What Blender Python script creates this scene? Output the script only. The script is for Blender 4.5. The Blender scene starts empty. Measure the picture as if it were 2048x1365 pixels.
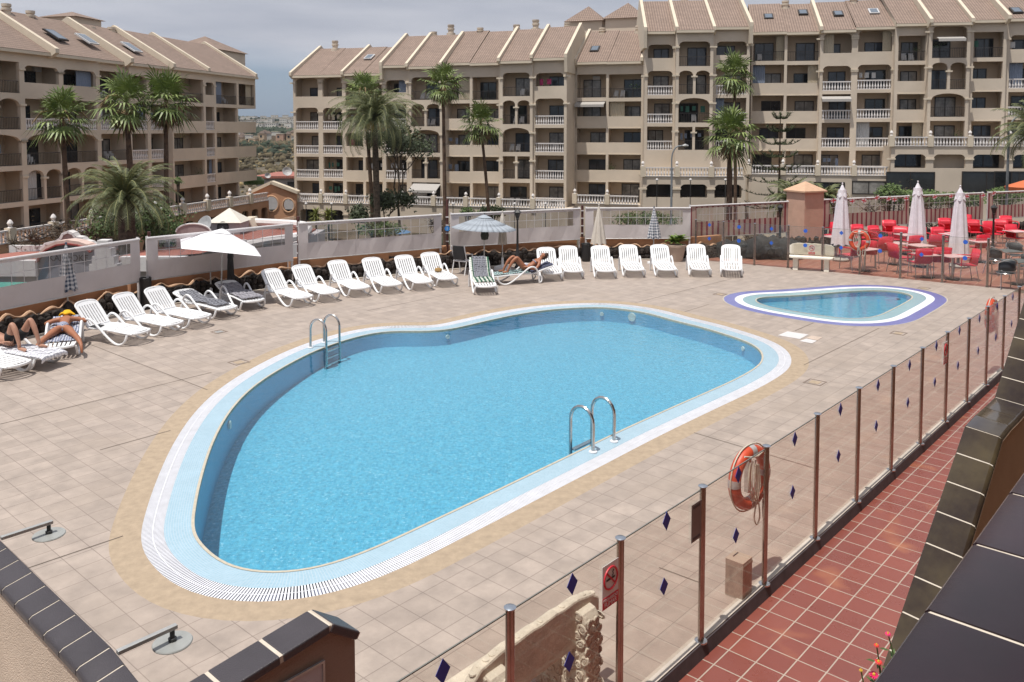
import bpy, bmesh, math, random
from mathutils import Vector, Matrix
S=bpy.context.scene; C=S.collection
R=math.radians
random.seed(7)
# ---------------- camera ----------------
FPX=1690.0; VPX=360.0; CH=4.6; PIT=math.atan(100/1690.0)
cd=bpy.data.cameras.new("camera"); cam=bpy.data.objects.new("camera",cd); C.objects.link(cam)
cam.location=(0,0,CH); cam.rotation_euler=(R(90)-PIT,0,0)
cd.sensor_width=36; cd.lens=36*FPX/2048; cd.shift_y=-(682.5-VPX)/2048; cd.clip_start=.05; cd.clip_end=12000
S.camera=cam
# ---------------- world and sun ----------------
SUN_D=Vector((-.21,-.25,1)).normalized()      # towards the sun
w=bpy.data.worlds.new("World"); S.world=w; w.use_nodes=True
nt=w.node_tree; nt.nodes.clear()
def N(nt,t,**k):
    n=nt.nodes.new(t)
    for a,b in k.items():
        if a.startswith('_'): setattr(n,a[1:],b)
        else:
            key=int(a[1:]) if a[0]=='i' and a[1:].isdigit() else a.replace('__',' ')
            n.inputs[key].default_value=b
    return n
def L(nt,a,b): nt.links.new(a,b)
sky=N(nt,'ShaderNodeTexSky',_sky_type='NISHITA',_sun_disc=False)
sky.sun_elevation=math.asin(SUN_D.z); sky.sun_rotation=math.atan2(SUN_D.x,SUN_D.y)
sky.air_density=1.0; sky.dust_density=1.5; sky.ozone_density=1.5
bg1=N(nt,'ShaderNodeBackground',Strength=.085); L(nt,sky.outputs[0],bg1.inputs[0])
tc=N(nt,'ShaderNodeTexCoord'); mp=N(nt,'ShaderNodeMapping'); mp.inputs['Scale'].default_value=(1.0,1.6,7.0); mp.inputs['Location'].default_value=(.3,.2,.1)
L(nt,tc.outputs['Generated'],mp.inputs[0])
n1=N(nt,'ShaderNodeTexNoise',Scale=1.6,Detail=7.0,Roughness=.52); L(nt,mp.outputs[0],n1.inputs['Vector'])
n2=N(nt,'ShaderNodeTexNoise',Scale=3.2,Detail=5.0,Roughness=.5); L(nt,mp.outputs[0],n2.inputs['Vector'])
cr=N(nt,'ShaderNodeValToRGB'); cr.color_ramp.elements[0].position=.33; cr.color_ramp.elements[1].position=.66
cr.color_ramp.elements[0].color=(.37,.39,.455,1); cr.color_ramp.elements[1].color=(.56,.565,.61,1)
L(nt,n2.outputs[0],cr.inputs[0])
bg2=N(nt,'ShaderNodeBackground',Strength=1.05); L(nt,cr.outputs[0],bg2.inputs[0])
sx=N(nt,'ShaderNodeSeparateXYZ'); L(nt,tc.outputs['Generated'],sx.inputs[0])
mr=N(nt,'ShaderNodeMapRange'); mr.inputs['From Min'].default_value=.035; mr.inputs['From Max'].default_value=.12
mr.inputs['To Min'].default_value=-.3; mr.inputs['To Max'].default_value=.33
L(nt,sx.outputs['Z'],mr.inputs['Value'])
ad=N(nt,'ShaderNodeMath',_operation='ADD'); L(nt,n1.outputs[0],ad.inputs[0]); L(nt,mr.outputs[0],ad.inputs[1])
mk=N(nt,'ShaderNodeMapRange'); mk.inputs['From Min'].default_value=.38; mk.inputs['From Max'].default_value=.72
L(nt,ad.outputs[0],mk.inputs['Value'])
mix=N(nt,'ShaderNodeMixShader'); L(nt,mk.outputs[0],mix.inputs[0])
hb=N(nt,'ShaderNodeBackground',Strength=1.0); hb.inputs[0].default_value=(.235,.325,.47,1)
mh=N(nt,'ShaderNodeMixShader'); mh.inputs[0].default_value=.62; L(nt,bg1.outputs[0],mh.inputs[1]); L(nt,hb.outputs[0],mh.inputs[2])
L(nt,mh.outputs[0],mix.inputs[1]); L(nt,bg2.outputs[0],mix.inputs[2])
wo=N(nt,'ShaderNodeOutputWorld'); L(nt,mix.outputs[0],wo.inputs[0])
sd=bpy.data.lights.new("sun",'SUN'); sd.energy=4.0; sd.angle=R(.55); sd.color=(1,.955,.88)
so=bpy.data.objects.new("sun",sd); C.objects.link(so); so.location=(-20,-10,80); so.rotation_euler=SUN_D.to_track_quat('Z','Y').to_euler()
S.view_settings.view_transform='Standard'; S.view_settings.look='None'; S.view_settings.exposure=.2; S.view_settings.gamma=1
S.render.engine='CYCLES'
S.cycles.max_bounces=8; S.cycles.transparent_max_bounces=24; S.cycles.caustics_reflective=False; S.cycles.caustics_refractive=False
# ---------------- pixel -> place helpers (photo pixels, 2048 wide) ----------------
def ray(u,v):
    x=(u-1024)/FPX; z=-(v-VPX)/FPX; c,s=math.cos(PIT),math.sin(PIT)
    return x,c+s*z,-s+c*z
def G(u,v,z=0.0):
    x,y,k=ray(u,v); t=(z-CH)/k
    return Vector((x*t,y*t,z))
def AT(u,v,Y):
    x,y,k=ray(u,v); t=Y/y
    return Vector((x*t,Y,CH+k*t))
# ---------------- materials ----------------
def newmat(name):
    m=bpy.data.materials.new(name); m.use_nodes=True; nt=m.node_tree
    return m,nt,nt.nodes['Principled BSDF']
def plain(name,col,rough=.6,metal=0,var=.06,scale=6,bump=0,bscale=40,spec=.5,coord='Object',dirt=None):
    m,nt,b=newmat(name)
    b.inputs['Roughness'].default_value=rough; b.inputs['Metallic'].default_value=metal; b.inputs['Specular IOR Level'].default_value=spec
    t=N(nt,'ShaderNodeTexCoord'); n=N(nt,'ShaderNodeTexNoise',Scale=scale,Detail=5.0,Roughness=.6); L(nt,t.outputs[coord],n.inputs['Vector'])
    r=N(nt,'ShaderNodeValToRGB'); r.color_ramp.elements[0].position=.3; r.color_ramp.elements[1].position=.7
    c=Vector(col); r.color_ramp.elements[0].color=(*[max(0,x*(1-var*1.6)) for x in c],1); r.color_ramp.elements[1].color=(*[min(1,x*(1+var)) for x in c],1)
    if dirt: r.color_ramp.elements[0].color=(*dirt,1)
    L(nt,n.outputs[0],r.inputs[0]); L(nt,r.outputs[0],b.inputs['Base Color'])
    if bump:
        n2=N(nt,'ShaderNodeTexNoise',Scale=bscale,Detail=4.0); L(nt,t.outputs[coord],n2.inputs['Vector'])
        bp=N(nt,'ShaderNodeBump',Strength=bump,Distance=.02); L(nt,n2.outputs[0],bp.inputs['Height']); L(nt,bp.outputs[0],b.inputs['Normal'])
    return m
def tiled(name,c1,c2,mort,w_,h_,ms=.012,rot=0,off=0.0,rough=.6,coord='Object',var=.5,bump=.25,patch=None,loc=(0,0,0),nscale=2.5,smooth=.1,spec=.5,rvar=0):
    m,nt,b=newmat(name); b.inputs['Roughness'].default_value=rough; b.inputs['Specular IOR Level'].default_value=spec
    t=N(nt,'ShaderNodeTexCoord'); mp=N(nt,'ShaderNodeMapping'); mp.inputs['Rotation'].default_value=(0,0,rot); mp.inputs['Location'].default_value=loc
    L(nt,t.outputs[coord],mp.inputs[0])
    br=N(nt,'ShaderNodeTexBrick',_offset=off,_squash=1.0); br.inputs['Scale'].default_value=1; br.inputs['Mortar Size'].default_value=ms
    br.inputs['Brick Width'].default_value=w_; br.inputs['Row Height'].default_value=h_; br.inputs['Mortar Smooth'].default_value=smooth
    br.inputs['Color1'].default_value=(*c1,1); br.inputs['Color2'].default_value=(*c2,1); br.inputs['Mortar'].default_value=(*mort,1)
    L(nt,mp.outputs[0],br.inputs['Vector'])
    n=N(nt,'ShaderNodeTexNoise',Scale=nscale,Detail=8.0,Roughness=.65); L(nt,mp.outputs[0],n.inputs['Vector'])
    r=N(nt,'ShaderNodeMapRange'); r.inputs['From Min'].default_value=.3; r.inputs['From Max'].default_value=.7
    r.inputs['To Min'].default_value=1-var*.35; r.inputs['To Max'].default_value=1+var*.25
    L(nt,n.outputs[0],r.inputs['Value'])
    mx=N(nt,'ShaderNodeVectorMath',_operation='SCALE'); L(nt,br.outputs['Color'],mx.inputs[0]); L(nt,r.outputs[0],mx.inputs['Scale'])
    out=mx.outputs[0]
    if patch:
        n3=N(nt,'ShaderNodeTexNoise',Scale=patch[1],Detail=3.0); L(nt,mp.outputs[0],n3.inputs['Vector'])
        r3=N(nt,'ShaderNodeMapRange'); r3.inputs['From Min'].default_value=patch[2]; r3.inputs['From Max'].default_value=patch[2]+.12; r3.inputs['To Max'].default_value=patch[3]; L(nt,n3.outputs[0],r3.inputs['Value'])
        mm=N(nt,'ShaderNodeMix',_data_type='RGBA'); L(nt,r3.outputs[0],mm.inputs[0]); L(nt,out,mm.inputs[6]); mm.inputs[7].default_value=(*patch[0],1); out=mm.outputs[2]
    L(nt,out,b.inputs['Base Color'])
    if rvar:
        rr=N(nt,'ShaderNodeMapRange'); rr.inputs['From Min'].default_value=.3; rr.inputs['From Max'].default_value=.7; rr.inputs['To Min'].default_value=rough-rvar; rr.inputs['To Max'].default_value=rough+rvar; L(nt,n.outputs[0],rr.inputs['Value']); L(nt,rr.outputs[0],b.inputs['Roughness'])
    if bump:
        bp=N(nt,'ShaderNodeBump',Strength=bump,Distance=.01,_invert=True); L(nt,br.outputs['Fac'],bp.inputs['Height']); L(nt,bp.outputs[0],b.inputs['Normal'])
    return m
def glassy(name,tint,ior=1.45,rough=0.0,bump=0,bscale=6,gl=1.0,mn=0.0):
    m,nt,b=newmat(name); nt.nodes.remove(b)
    tr=N(nt,'ShaderNodeBsdfTransparent'); tr.inputs[0].default_value=(*tint,1)
    g=N(nt,'ShaderNodeBsdfGlossy',Roughness=rough); g.inputs[0].default_value=(gl,gl,gl,1)
    f=N(nt,'ShaderNodeLayerWeight',Blend=.5); mx=N(nt,'ShaderNodeMixShader'); r0=((ior-1)/(ior+1))**2
    pw_=N(nt,'ShaderNodeMath',_operation='POWER'); pw_.inputs[1].default_value=5.0; L(nt,f.outputs['Facing'],pw_.inputs[0])
    ml=N(nt,'ShaderNodeMath',_operation='MULTIPLY_ADD'); ml.inputs[1].default_value=1-r0; ml.inputs[2].default_value=r0+mn; L(nt,pw_.outputs[0],ml.inputs[0]); L(nt,ml.outputs[0],mx.inputs[0])
    L(nt,tr.outputs[0],mx.inputs[1]); L(nt,g.outputs[0],mx.inputs[2])
    if bump:
        t=N(nt,'ShaderNodeTexCoord'); n=N(nt,'ShaderNodeTexNoise',Scale=bscale,Detail=3.0); L(nt,t.outputs['Object'],n.inputs['Vector'])
        bp=N(nt,'ShaderNodeBump',Strength=bump,Distance=.03); L(nt,n.outputs[0],bp.inputs['Height']); L(nt,bp.outputs[0],g.inputs['Normal']); L(nt,bp.outputs[0],f.inputs['Normal'])
    o=nt.nodes['Material Output']; L(nt,mx.outputs[0],o.inputs[0])
    return m
def stripes(name,c1,c2,w_,duty=.5,axis='X',coord='UV',rough=.8,check=None,c3=None):
    m,nt,b=newmat(name); b.inputs['Roughness'].default_value=rough
    t=N(nt,'ShaderNodeTexCoord'); sx=N(nt,'ShaderNodeSeparateXYZ'); L(nt,t.outputs[coord],sx.inputs[0])
    def st(ax):
        d=N(nt,'ShaderNodeMath',_operation='DIVIDE'); d.inputs[1].default_value=w_; L(nt,sx.outputs[ax],d.inputs[0])
        f=N(nt,'ShaderNodeMath',_operation='FRACT'); L(nt,d.outputs[0],f.inputs[0])
        g=N(nt,'ShaderNodeMath',_operation='LESS_THAN'); g.inputs[1].default_value=duty; L(nt,f.outputs[0],g.inputs[0]); return g.outputs[0]
    mm=N(nt,'ShaderNodeMix',_data_type='RGBA'); mm.inputs[6].default_value=(*c1,1); mm.inputs[7].default_value=(*c2,1)
    if check:
        a=N(nt,'ShaderNodeMath',_operation='ADD'); L(nt,st('X'),a.inputs[0]); L(nt,st('Y'),a.inputs[1])
        h=N(nt,'ShaderNodeMath',_operation='MULTIPLY'); h.inputs[1].default_value=.5; L(nt,a.outputs[0],h.inputs[0]); L(nt,h.outputs[0],mm.inputs[0])
    else: L(nt,st(axis),mm.inputs[0])
    L(nt,mm.outputs[2],b.inputs['Base Color'])
    return m
# ---------------- mesh builder ----------------
class MB:
    def __init__(s): s.v=[]; s.f=[]; s.uv={}
    def add(s,vs,fs,uv=None):
        b=len(s.v); s.v+= [tuple(x) for x in vs]
        for i,f in enumerate(fs):
            if uv: s.uv[len(s.f)]=uv[i]
            s.f.append([b+j for j in f])
        return s
    def quad(s,a,b,c,d,uv=None): return s.add([a,b,c,d],[(0,1,2,3)],[uv] if uv else None)
    def box(s,c,d,rz=0,M=None):
        x,y,z=[q/2 for q in d]; vs=[Vector((i*x,j*y,k*z)) for i in(-1,1) for j in(-1,1) for k in(-1,1)]
        m=Matrix.Translation(c)@Matrix.Rotation(rz,4,'Z')
        if M is not None: m=M@m
        return s.add([m@p for p in vs],[(0,1,3,2),(4,6,7,5),(0,4,5,1),(2,3,7,6),(0,2,6,4),(1,5,7,3)])
    def bar(s,a,b,w_,h_,up=(0,0,1)):
        a=Vector(a);b=Vector(b);d=(b-a); 
        if d.length<1e-6: return s
        d.normalize(); u=Vector(up)
        if abs(d.dot(u))>.98: u=Vector((1,0,0))
        x=d.cross(u).normalized(); y=x.cross(d).normalized()
        vs=[]
        for p in(a,b):
            for i,j in((-1,-1),(1,-1),(1,1),(-1,1)): vs.append(p+x*i*w_/2+y*j*h_/2)
        return s.add(vs,[(3,2,1,0),(4,5,6,7),(0,1,5,4),(1,2,6,5),(2,3,7,6),(3,0,4,7)])
    def tube(s,pts,r,n=8,cap=True,closed=False,flat=None):
        pts=[Vector(p) for p in pts]; m=len(pts); rs=r if isinstance(r,(list,tuple)) else [r]*m
        vs=[];fs=[];u=None
        for i,p in enumerate(pts):
            if closed: t=(pts[(i+1)%m]-pts[i-1])
            else: t=pts[min(i+1,m-1)]-pts[max(i-1,0)]
            if t.length<1e-9: t=Vector((0,0,1))
            t.normalize()
            if u is None:
                u=t.orthogonal().normalized() if abs(t.z)<.9 else Vector((1,0,0))
                if flat is not None: u=Vector(flat)
            u=(u-t*u.dot(t)).normalized(); v=t.cross(u)
            for k in range(n):
                a=2*math.pi*k/n; vs.append(p+(u*math.cos(a)+v*math.sin(a))*rs[i])
        for i in range(m if closed else m-1):
            j=(i+1)%m
            for k in range(n): fs.append((i*n+k,i*n+(k+1)%n,j*n+(k+1)%n,j*n+k))
        if cap and not closed: fs.append(tuple(range(n))[::-1]); fs.append(tuple((m-1)*n+k for k in range(n)))
        return s.add(vs,fs)
    def lathe(s,prof,n=12,c=(0,0,0),fold=0,folds=8):
        vs=[];fs=[];m=len(prof)
        for r,z in prof:
            for k in range(n):
                a=2*math.pi*k/n; q=r*(1+fold*math.cos(a*folds)) if fold else r
                vs.append((c[0]+q*math.cos(a),c[1]+q*math.sin(a),c[2]+z))
        for i in range(m-1):
            for k in range(n): fs.append((i*n+k,i*n+(k+1)%n,(i+1)*n+(k+1)%n,(i+1)*n+k))
        fs.append(tuple(range(n))[::-1]); fs.append(tuple((m-1)*n+k for k in range(n)))
        return s.add(vs,fs)
    def prism(s,poly,ex,o=(0,0,0),ax=None,ay=None):
        # poly 2D in (ax,ay), extruded by vector ex
        ax=Vector(ax or (1,0,0)); ay=Vector(ay or (0,1,0)); o=Vector(o); ex=Vector(ex); n=len(poly)
        a=[o+ax*p[0]+ay*p[1] for p in poly]; b=[p+ex for p in a]
        fs=[tuple(range(n))[::-1],tuple(range(n,2*n))]+[(i,(i+1)%n,n+(i+1)%n,n+i) for i in range(n)]
        return s.add(a+b,fs)
    def build(s,name,mat,parent=None,smooth=False,ang=35,bevel=0,loc=None):
        me=bpy.data.meshes.new(name); me.from_pydata(s.v,[],s.f)
        if s.uv:
            ul=me.uv_layers.new(name='uv')
            for fi,p in enumerate(me.polygons):
                q=s.uv.get(fi)
                if q:
                    for li,c in zip(p.loop_indices,q): ul.data[li].uv=c
        bm=bmesh.new(); bm.from_mesh(me); bmesh.ops.recalc_face_normals(bm,faces=bm.faces); bm.to_mesh(me); bm.free()
        me.update()
        for mm in (mat if isinstance(mat,list) else [mat]): me.materials.append(mm)
        if smooth: 
            for p in me.polygons: p.use_smooth=True
            me.set_sharp_from_angle(angle=R(ang))
        o=bpy.data.objects.new(name,me); C.objects.link(o)
        if parent: o.parent=parent
        if loc: o.location=loc
        if bevel:
            md=o.modifiers.new('bevel','BEVEL'); md.width=bevel; md.segments=2; md.limit_method='ANGLE'; md.angle_limit=R(40)
        return o
def tag(o,label=None,cat=None,group=None,kind=None):
    if label: o['label']=label
    if cat: o['category']=cat
    if group: o['group']=group
    if kind: o['kind']=kind
    return o
def struct(o): o['kind']='structure'; return o
def thing(name,label,cat,loc=(0,0,0),rz=0,group=None):
    o=bpy.data.objects.new(name,None); C.objects.link(o); o.location=loc; o.rotation_euler=(0,0,rz); o.empty_display_size=.2
    return tag(o,label,cat,group)
def dup(root,loc,rz,label,group=None):
    r=root.copy(); C.objects.link(r); r.location=loc; r.rotation_euler=(0,0,rz); r['label']=label
    if group: r['group']=group
    for ch in list(root.children):
        c=ch.copy(); C.objects.link(c); c.parent=r
        for g_ in list(ch.children):
            d=g_.copy(); C.objects.link(d); d.parent=c
    return r
def text(name,s,size,mat,parent,M,ext=.001,ax='CENTER'):
    cu=bpy.data.curves.new(name,'FONT'); cu.body=s; cu.size=size; cu.extrude=ext; cu.align_x=ax; cu.align_y='CENTER'
    o=bpy.data.objects.new(name,cu); C.objects.link(o)
    bpy.context.view_layer.update()
    me=bpy.data.meshes.new_from_object(o.evaluated_get(bpy.context.evaluated_depsgraph_get()))
    bpy.data.objects.remove(o); me.transform(M); me.materials.clear(); me.materials.append(mat)
    o=bpy.data.objects.new(name,me); C.objects.link(o); o.parent=parent
    return o
def spline(pts,k=6,closed=True):
    out=[];n=len(pts)
    for i in range(n if closed else n-1):
        if closed: p0,p1,p2,p3=[pts[(i+j-1)%n] for j in range(4)]
        else: p0,p1,p2,p3=pts[max(i-1,0)],pts[i],pts[i+1],pts[min(i+2,n-1)]
        for j in range(k):
            t=j/k; out.append(tuple(.5*((2*p1[a])+(-p0[a]+p2[a])*t+(2*p0[a]-5*p1[a]+4*p2[a]-p3[a])*t*t+(-p0[a]+3*p1[a]-3*p2[a]+p3[a])*t**3) for a in range(len(p1))))
    if not closed: out.append(tuple(pts[-1]))
    return out
# shared materials
M_white=plain('white_plastic',(.80,.81,.83),.42,var=.03,scale=9)
M_metal=plain('stainless_steel',(.55,.54,.53),.22,metal=1,var=.08,scale=12)
M_galv=plain('galvanised_steel',(.52,.52,.51),.45,metal=.6,var=.12,scale=10)
M_dark=plain('dark_metal',(.03,.03,.032),.45,var=.1)
M_black=plain('black_plastic',(.018,.018,.02),.5,var=.1)
M_blue=plain('blue_sticker',(.028,.045,.34),.6,var=.05)
M_orange=plain('lifebuoy_orange',(.56,.075,.03),.45,var=.08)
M_rope=plain('rope_cream',(.6,.55,.46),.9,var=.1,scale=60)
M_red=plain('sign_red',(.62,.03,.05),.5,var=.05)
M_signw=plain('sign_white',(.78,.77,.76),.5,var=.04)
M_glass=glassy('fence_glass',(.955,.945,.92),1.45,mn=.0)
M_stucco=plain('peach_stucco',(.44,.27,.17),.9,var=.06,scale=4,bump=.3,bscale=90)
# =============== setting: ground, deck, pools, walkway ===============
TH=R(48.2); DA=Vector((math.cos(TH),math.sin(TH),0)); DB=Vector((math.sin(TH),-math.cos(TH),0))   # along fence / towards the walkway
F0=Vector((1.70,7.35,0))
def FN(k,off=0,z=0): return F0+DA*(1.285*k)+DB*off+Vector((0,0,z))
CORNER=Vector((15.75,23.15,0))
MAIN=[(420,1104),(440,1121),(470,1135),(520,1144),(570,1144),(630,1136),(700,1114),(760,1090),(850,1048),(950,1001),(1050,953),(1150,905),(1250,857),(1350,812),(1450,768),(1497,744),(1519,728),(1524,715),(1520,702),(1505,690),(1480,679),(1440,666),(1400,654),(1350,642),(1300,628),(1250,619),(1200,615),(1150,616.5),(1100,620),(1050,627),(1000,636.5),(950,648),(900,659),(850,663),(800,662.5),(760,665),(720,673),(680,684.5),(630,703),(580,728),(530,758),(490,790),(455,832),(425,890),(403,960),(391,1020),(388,1060),(400,1085)]
KID=[(1511,601.5),(1514,597.5),(1526,594.5),(1555,593),(1598,591),(1645,587.5),(1681,584.5),(1717,582),(1753,581),(1784,582),(1808,586),(1822,591),(1825,595),(1817,601),(1803,609),(1784,618.5),(1765,628),(1750,633),(1734,636),(1705,637.5),(1681,636.5),(1633,630),(1598,624.5),(1562,618.5),(1526,610)]
def outline(px):
    p=[G(u,v) for u,v in px]; q=spline([(a.x,a.y) for a in p],6); 
    # arc-length resample, then light smoothing
    ln=[0]
    for i in range(len(q)): ln.append(ln[-1]+math.dist(q[i],q[(i+1)%len(q)]))
    n=max(80,int(ln[-1]/.12)); out=[]; j=0
    for i in range(n):
        t=ln[-1]*i/n
        while ln[j+1]<t: j+=1
        f=(t-ln[j])/max(1e-9,ln[j+1]-ln[j]); a=q[j%len(q)]; b=q[(j+1)%len(q)]
        out.append((a[0]+(b[0]-a[0])*f,a[1]+(b[1]-a[1])*f))
    for _ in range(6): out=[tuple((out[i-1][k]+2*out[i][k]+out[(i+1)%n][k])/4 for k in(0,1)) for i in range(n)]
    A=sum(out[i-1][0]*out[i][1]-out[i][0]*out[i-1][1] for i in range(n))
    return out if A>0 else out[::-1]
def offset(P,d):
    n=len(P); o=[]
    for i in range(n):
        a=P[i-2];b=P[(i+2)%n]; t=Vector((b[0]-a[0],b[1]-a[1])).normalized(); o.append((P[i][0]+t.y*d,P[i][1]-t.x*d))
    return o
def ring(P,Q,z0=0,z1=0,skirt=0):
    m=MB(); n=len(P); s=0
    for i in range(n):
        j=(i+1)%n; e=math.dist(P[i],P[j]); w_=math.dist(P[i],Q[i])
        m.quad((*P[i],z0),(*P[j],z0),(*Q[j],z1),(*Q[i],z1),uv=[(s,0),(s+e,0),(s+e,w_),(s,w_)]); s+=e
        if skirt: m.quad((*P[i],z0),(*P[j],z0),(*P[j],z0-skirt),(*P[i],z0-skirt),uv=[(s,0),(s+e,0),(s+e,skirt),(s,skirt)])
    return m
M_deck=tiled('deck_tiles',(.395,.33,.287),(.345,.288,.25),(.235,.19,.165),.305,.305,ms=.005,rot=-TH,rough=.62,var=.55,bump=.15,nscale=3.4,patch=((.33,.27,.225),.5,.52,.35),smooth=.3,rvar=.12,spec=.4)
M_mos=tiled('light_blue_mosaic',(.29,.45,.555),(.33,.49,.60),(.42,.53,.60),.028,.028,ms=.003,rough=.25,coord='UV',var=.18,bump=.1,nscale=3)
M_basin=tiled('pool_mosaic_sparkle',(.055,.30,.45),(.10,.38,.52),(.11,.37,.50),.05,.05,ms=.003,rough=.5,coord='Object',var=.75,bump=0,nscale=17,patch=((.34,.58,.68),24,.60,.8))  # fine bright flecks painted into the mosaic colour imitate water sparkle
M_basinw=tiled('pool_wall_mosaic',(.055,.37,.58),(.075,.41,.62),(.10,.42,.60),.04,.04,ms=.004,rough=.5,coord='UV',var=.2,bump=0)
M_tan=plain('worn_tan_stone',(.385,.30,.215),.8,var=.10,scale=9,bump=.2,bscale=30)
M_cream=plain('cream_edge',(.50,.45,.36),.6,var=.1,scale=12)
M_grate=plain('white_grating',(.74,.75,.80),.5,var=.05)
M_trench=plain('gutter_trench',(.17,.20,.32),.6)
M_violet=tiled('violet_mosaic',(.10,.115,.36),(.14,.155,.43),(.22,.22,.42),.028,.028,ms=.003,rough=.3,coord='UV',var=.3,bump=.1)
M_water=glassy('pool_water_surface',(.86,.97,1.0),1.33,.02,bump=.22,bscale=5.5,gl=.95)
P0=outline(MAIN); K0=outline(KID)
def pool(P,ds,cols,name,label,depth,kid=False):
    t=thing(name,label,'pool',(0,0,0))
    c1=offset(P,.035); c2=offset(P,ds[0]); c3=offset(P,ds[1]); c4=offset(P,ds[2])
    ring(P,c1,.004,.004,skirt=.05).build('cream_edge',M_cream,t)
    ring(c1,c2).build('mosaic_band',cols[0],t)
    if kid:
        ring(c2,c3,.003,.003).build('white_band',M_grate,t)
    else:
        ring(c2,c3,-.06,-.06).build('gutter_trench',M_trench,t)
        m=MB(); n=len(c2); cum=[0]
        for i in range(n): cum.append(cum[-1]+math.dist(c2[i],c2[(i+1)%n]))
        T_=cum[-1]; cnt=int(T_/.030); step=T_/cnt; jj=0
        def pick(q,sv,i):
            while i<n-1 and cum[i+1]<sv: i+=1
            f=(sv-cum[i])/(cum[i+1]-cum[i]); a,b=q[i],q[(i+1)%n]; return (a[0]+(b[0]-a[0])*f,a[1]+(b[1]-a[1])*f),i
        for k in range(cnt):
            s0=k*step; a,jj=pick(c2,s0,jj); d_,_=pick(c3,s0,jj); b,_=pick(c2,s0+.0175,jj); c_,_=pick(c3,s0+.0175,jj)
            m.add([(*a,0),(*b,0),(*c_,0),(*d_,0),(*a,-.02),(*b,-.02),(*c_,-.02),(*d_,-.02)],[(0,1,2,3),(0,4,5,1),(3,2,6,7),(1,5,6,2),(0,3,7,4)])
        mid=[((a[0]+b[0])/2,(a[1]+b[1])/2) for a,b in zip(c2,c3)]
        for q in (mid,):
            qa=[(a[0]+(b[0]-a[0])*.04,a[1]+(b[1]-a[1])*.04) for a,b in zip(q,c3)]; qb=[(a[0]+(b[0]-a[0])*.04,a[1]+(b[1]-a[1])*.04) for a,b in zip(q,c2)]
            for i in range(n):
                j=(i+1)%n; m.quad((*qb[i],.002),(*qb[j],.002),(*qa[j],.002),(*qa[i],.002))
        m.build('gutter_grating',M_grate,t)
    ring(c3,c4,.002 if kid else 0,0).build('outer_band',cols[1],t)
    if kid: ring(c4,offset(P,ds[2]+.03),.003,.003).build('cream_border',M_cream,t)
    # basin: walls and sloping floor
    n=len(P); m=MB(); s=0
    for i in range(n):
        j=(i+1)%n; e=math.dist(P[i],P[j]); a,b=depth(P[i]),depth(P[j])
        m.quad((*P[i],-.046),(*P[j],-.046),(*P[j],b),(*P[i],a),uv=[(s,0),(s+e,0),(s+e,-b),(s,-a)]); s+=e
    m.build('basin_wall',M_basinw,t)
    from mathutils.geometry import tessellate_polygon
    fl=[Vector((p[0],p[1],depth(p))) for p in P]; tr=tessellate_polygon([[Vector((p[0],p[1],0)) for p in P]])
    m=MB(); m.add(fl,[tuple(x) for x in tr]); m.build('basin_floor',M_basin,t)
    return t
def deep(p): 
    f=min(1,max(0,(p[1]-9)/9.5)); return -.98+.62*(f**.8)
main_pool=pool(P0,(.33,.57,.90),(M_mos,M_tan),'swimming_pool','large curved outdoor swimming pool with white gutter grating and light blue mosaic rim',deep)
M_teal=tiled('teal_mosaic',(.22,.40,.46),(.26,.44,.49),(.34,.46,.48),.028,.028,ms=.003,rough=.25,coord='UV',var=.2,bump=.1)
kid_pool=pool(K0,(.36,.57,.86),(M_teal,M_violet),'paddling_pool','small teardrop paddling pool ringed by a violet mosaic band',lambda p:-.16,True)
from mathutils.geometry import tessellate_polygon
for P,nm,lb in ((P0,'pool_water','rippled light blue water of the large pool'),(K0,'paddling_pool_water','shallow pale blue water of the paddling pool')):
    tr=tessellate_polygon([[Vector((p[0],p[1],0)) for p in P]])
    o=MB().add([(p[0],p[1],-.02) for p in P],[tuple(x) for x in tr]).build(nm,M_water); struct(o); tag(o,lb,'water')
# fittings on the basin walls
M_fit=plain('pale_fitting',(.62,.66,.62),.5)
for (u,v,r_,tilt) in ((542,1116,.09,'f'),(866,1002-170,.05,'w'),):
    pass
def disc(name,mat,parent,c,r,h,n=20,nrm=None):
    m=MB().lathe([(r*.96,h),(r,h*.5),(r,0)],n); o=m.build(name,mat,parent,True)
    o.location=c
    if nrm is not None: o.rotation_euler=Vector(nrm).to_track_quat('Z','Y').to_euler()
    return o
def near_wall(x,y,inset=.0):
    i=min(range(len(P0)),key=lambda k:math.dist(P0[k],(x,y))); a=P0[i-2];b=P0[(i+2)%len(P0)]
    t=Vector((b[0]-a[0],b[1]-a[1],0)).normalized(); return Vector((*P0[i],0)),Vector((-t.y,t.x,0))
q=G(542,1105,-.3); o=disc('main_drain',plain('drain_grey',(.30,.40,.36),.5),main_pool,(q.x,q.y,deep(q)+.01),.10,.02)
for u,v,r_ in ((1268,621,.11),(1203,616,.05),(900,660,.05),(455,832,.07),(1484,681,.05)):
    g=G(u,v); p,nr=near_wall(g.x,g.y); o=disc('wall_inlet',M_fit,main_pool,(p.x+nr.x*.005,p.y+nr.y*.005,-.17),r_,.03,nrm=nr)
for u,v in ((1642,628),(1730,631),(1797,588)):
    g=G(u,v); disc('floor_drain',M_dark,kid_pool,(g.x,g.y,-.155),.06,.012)
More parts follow.
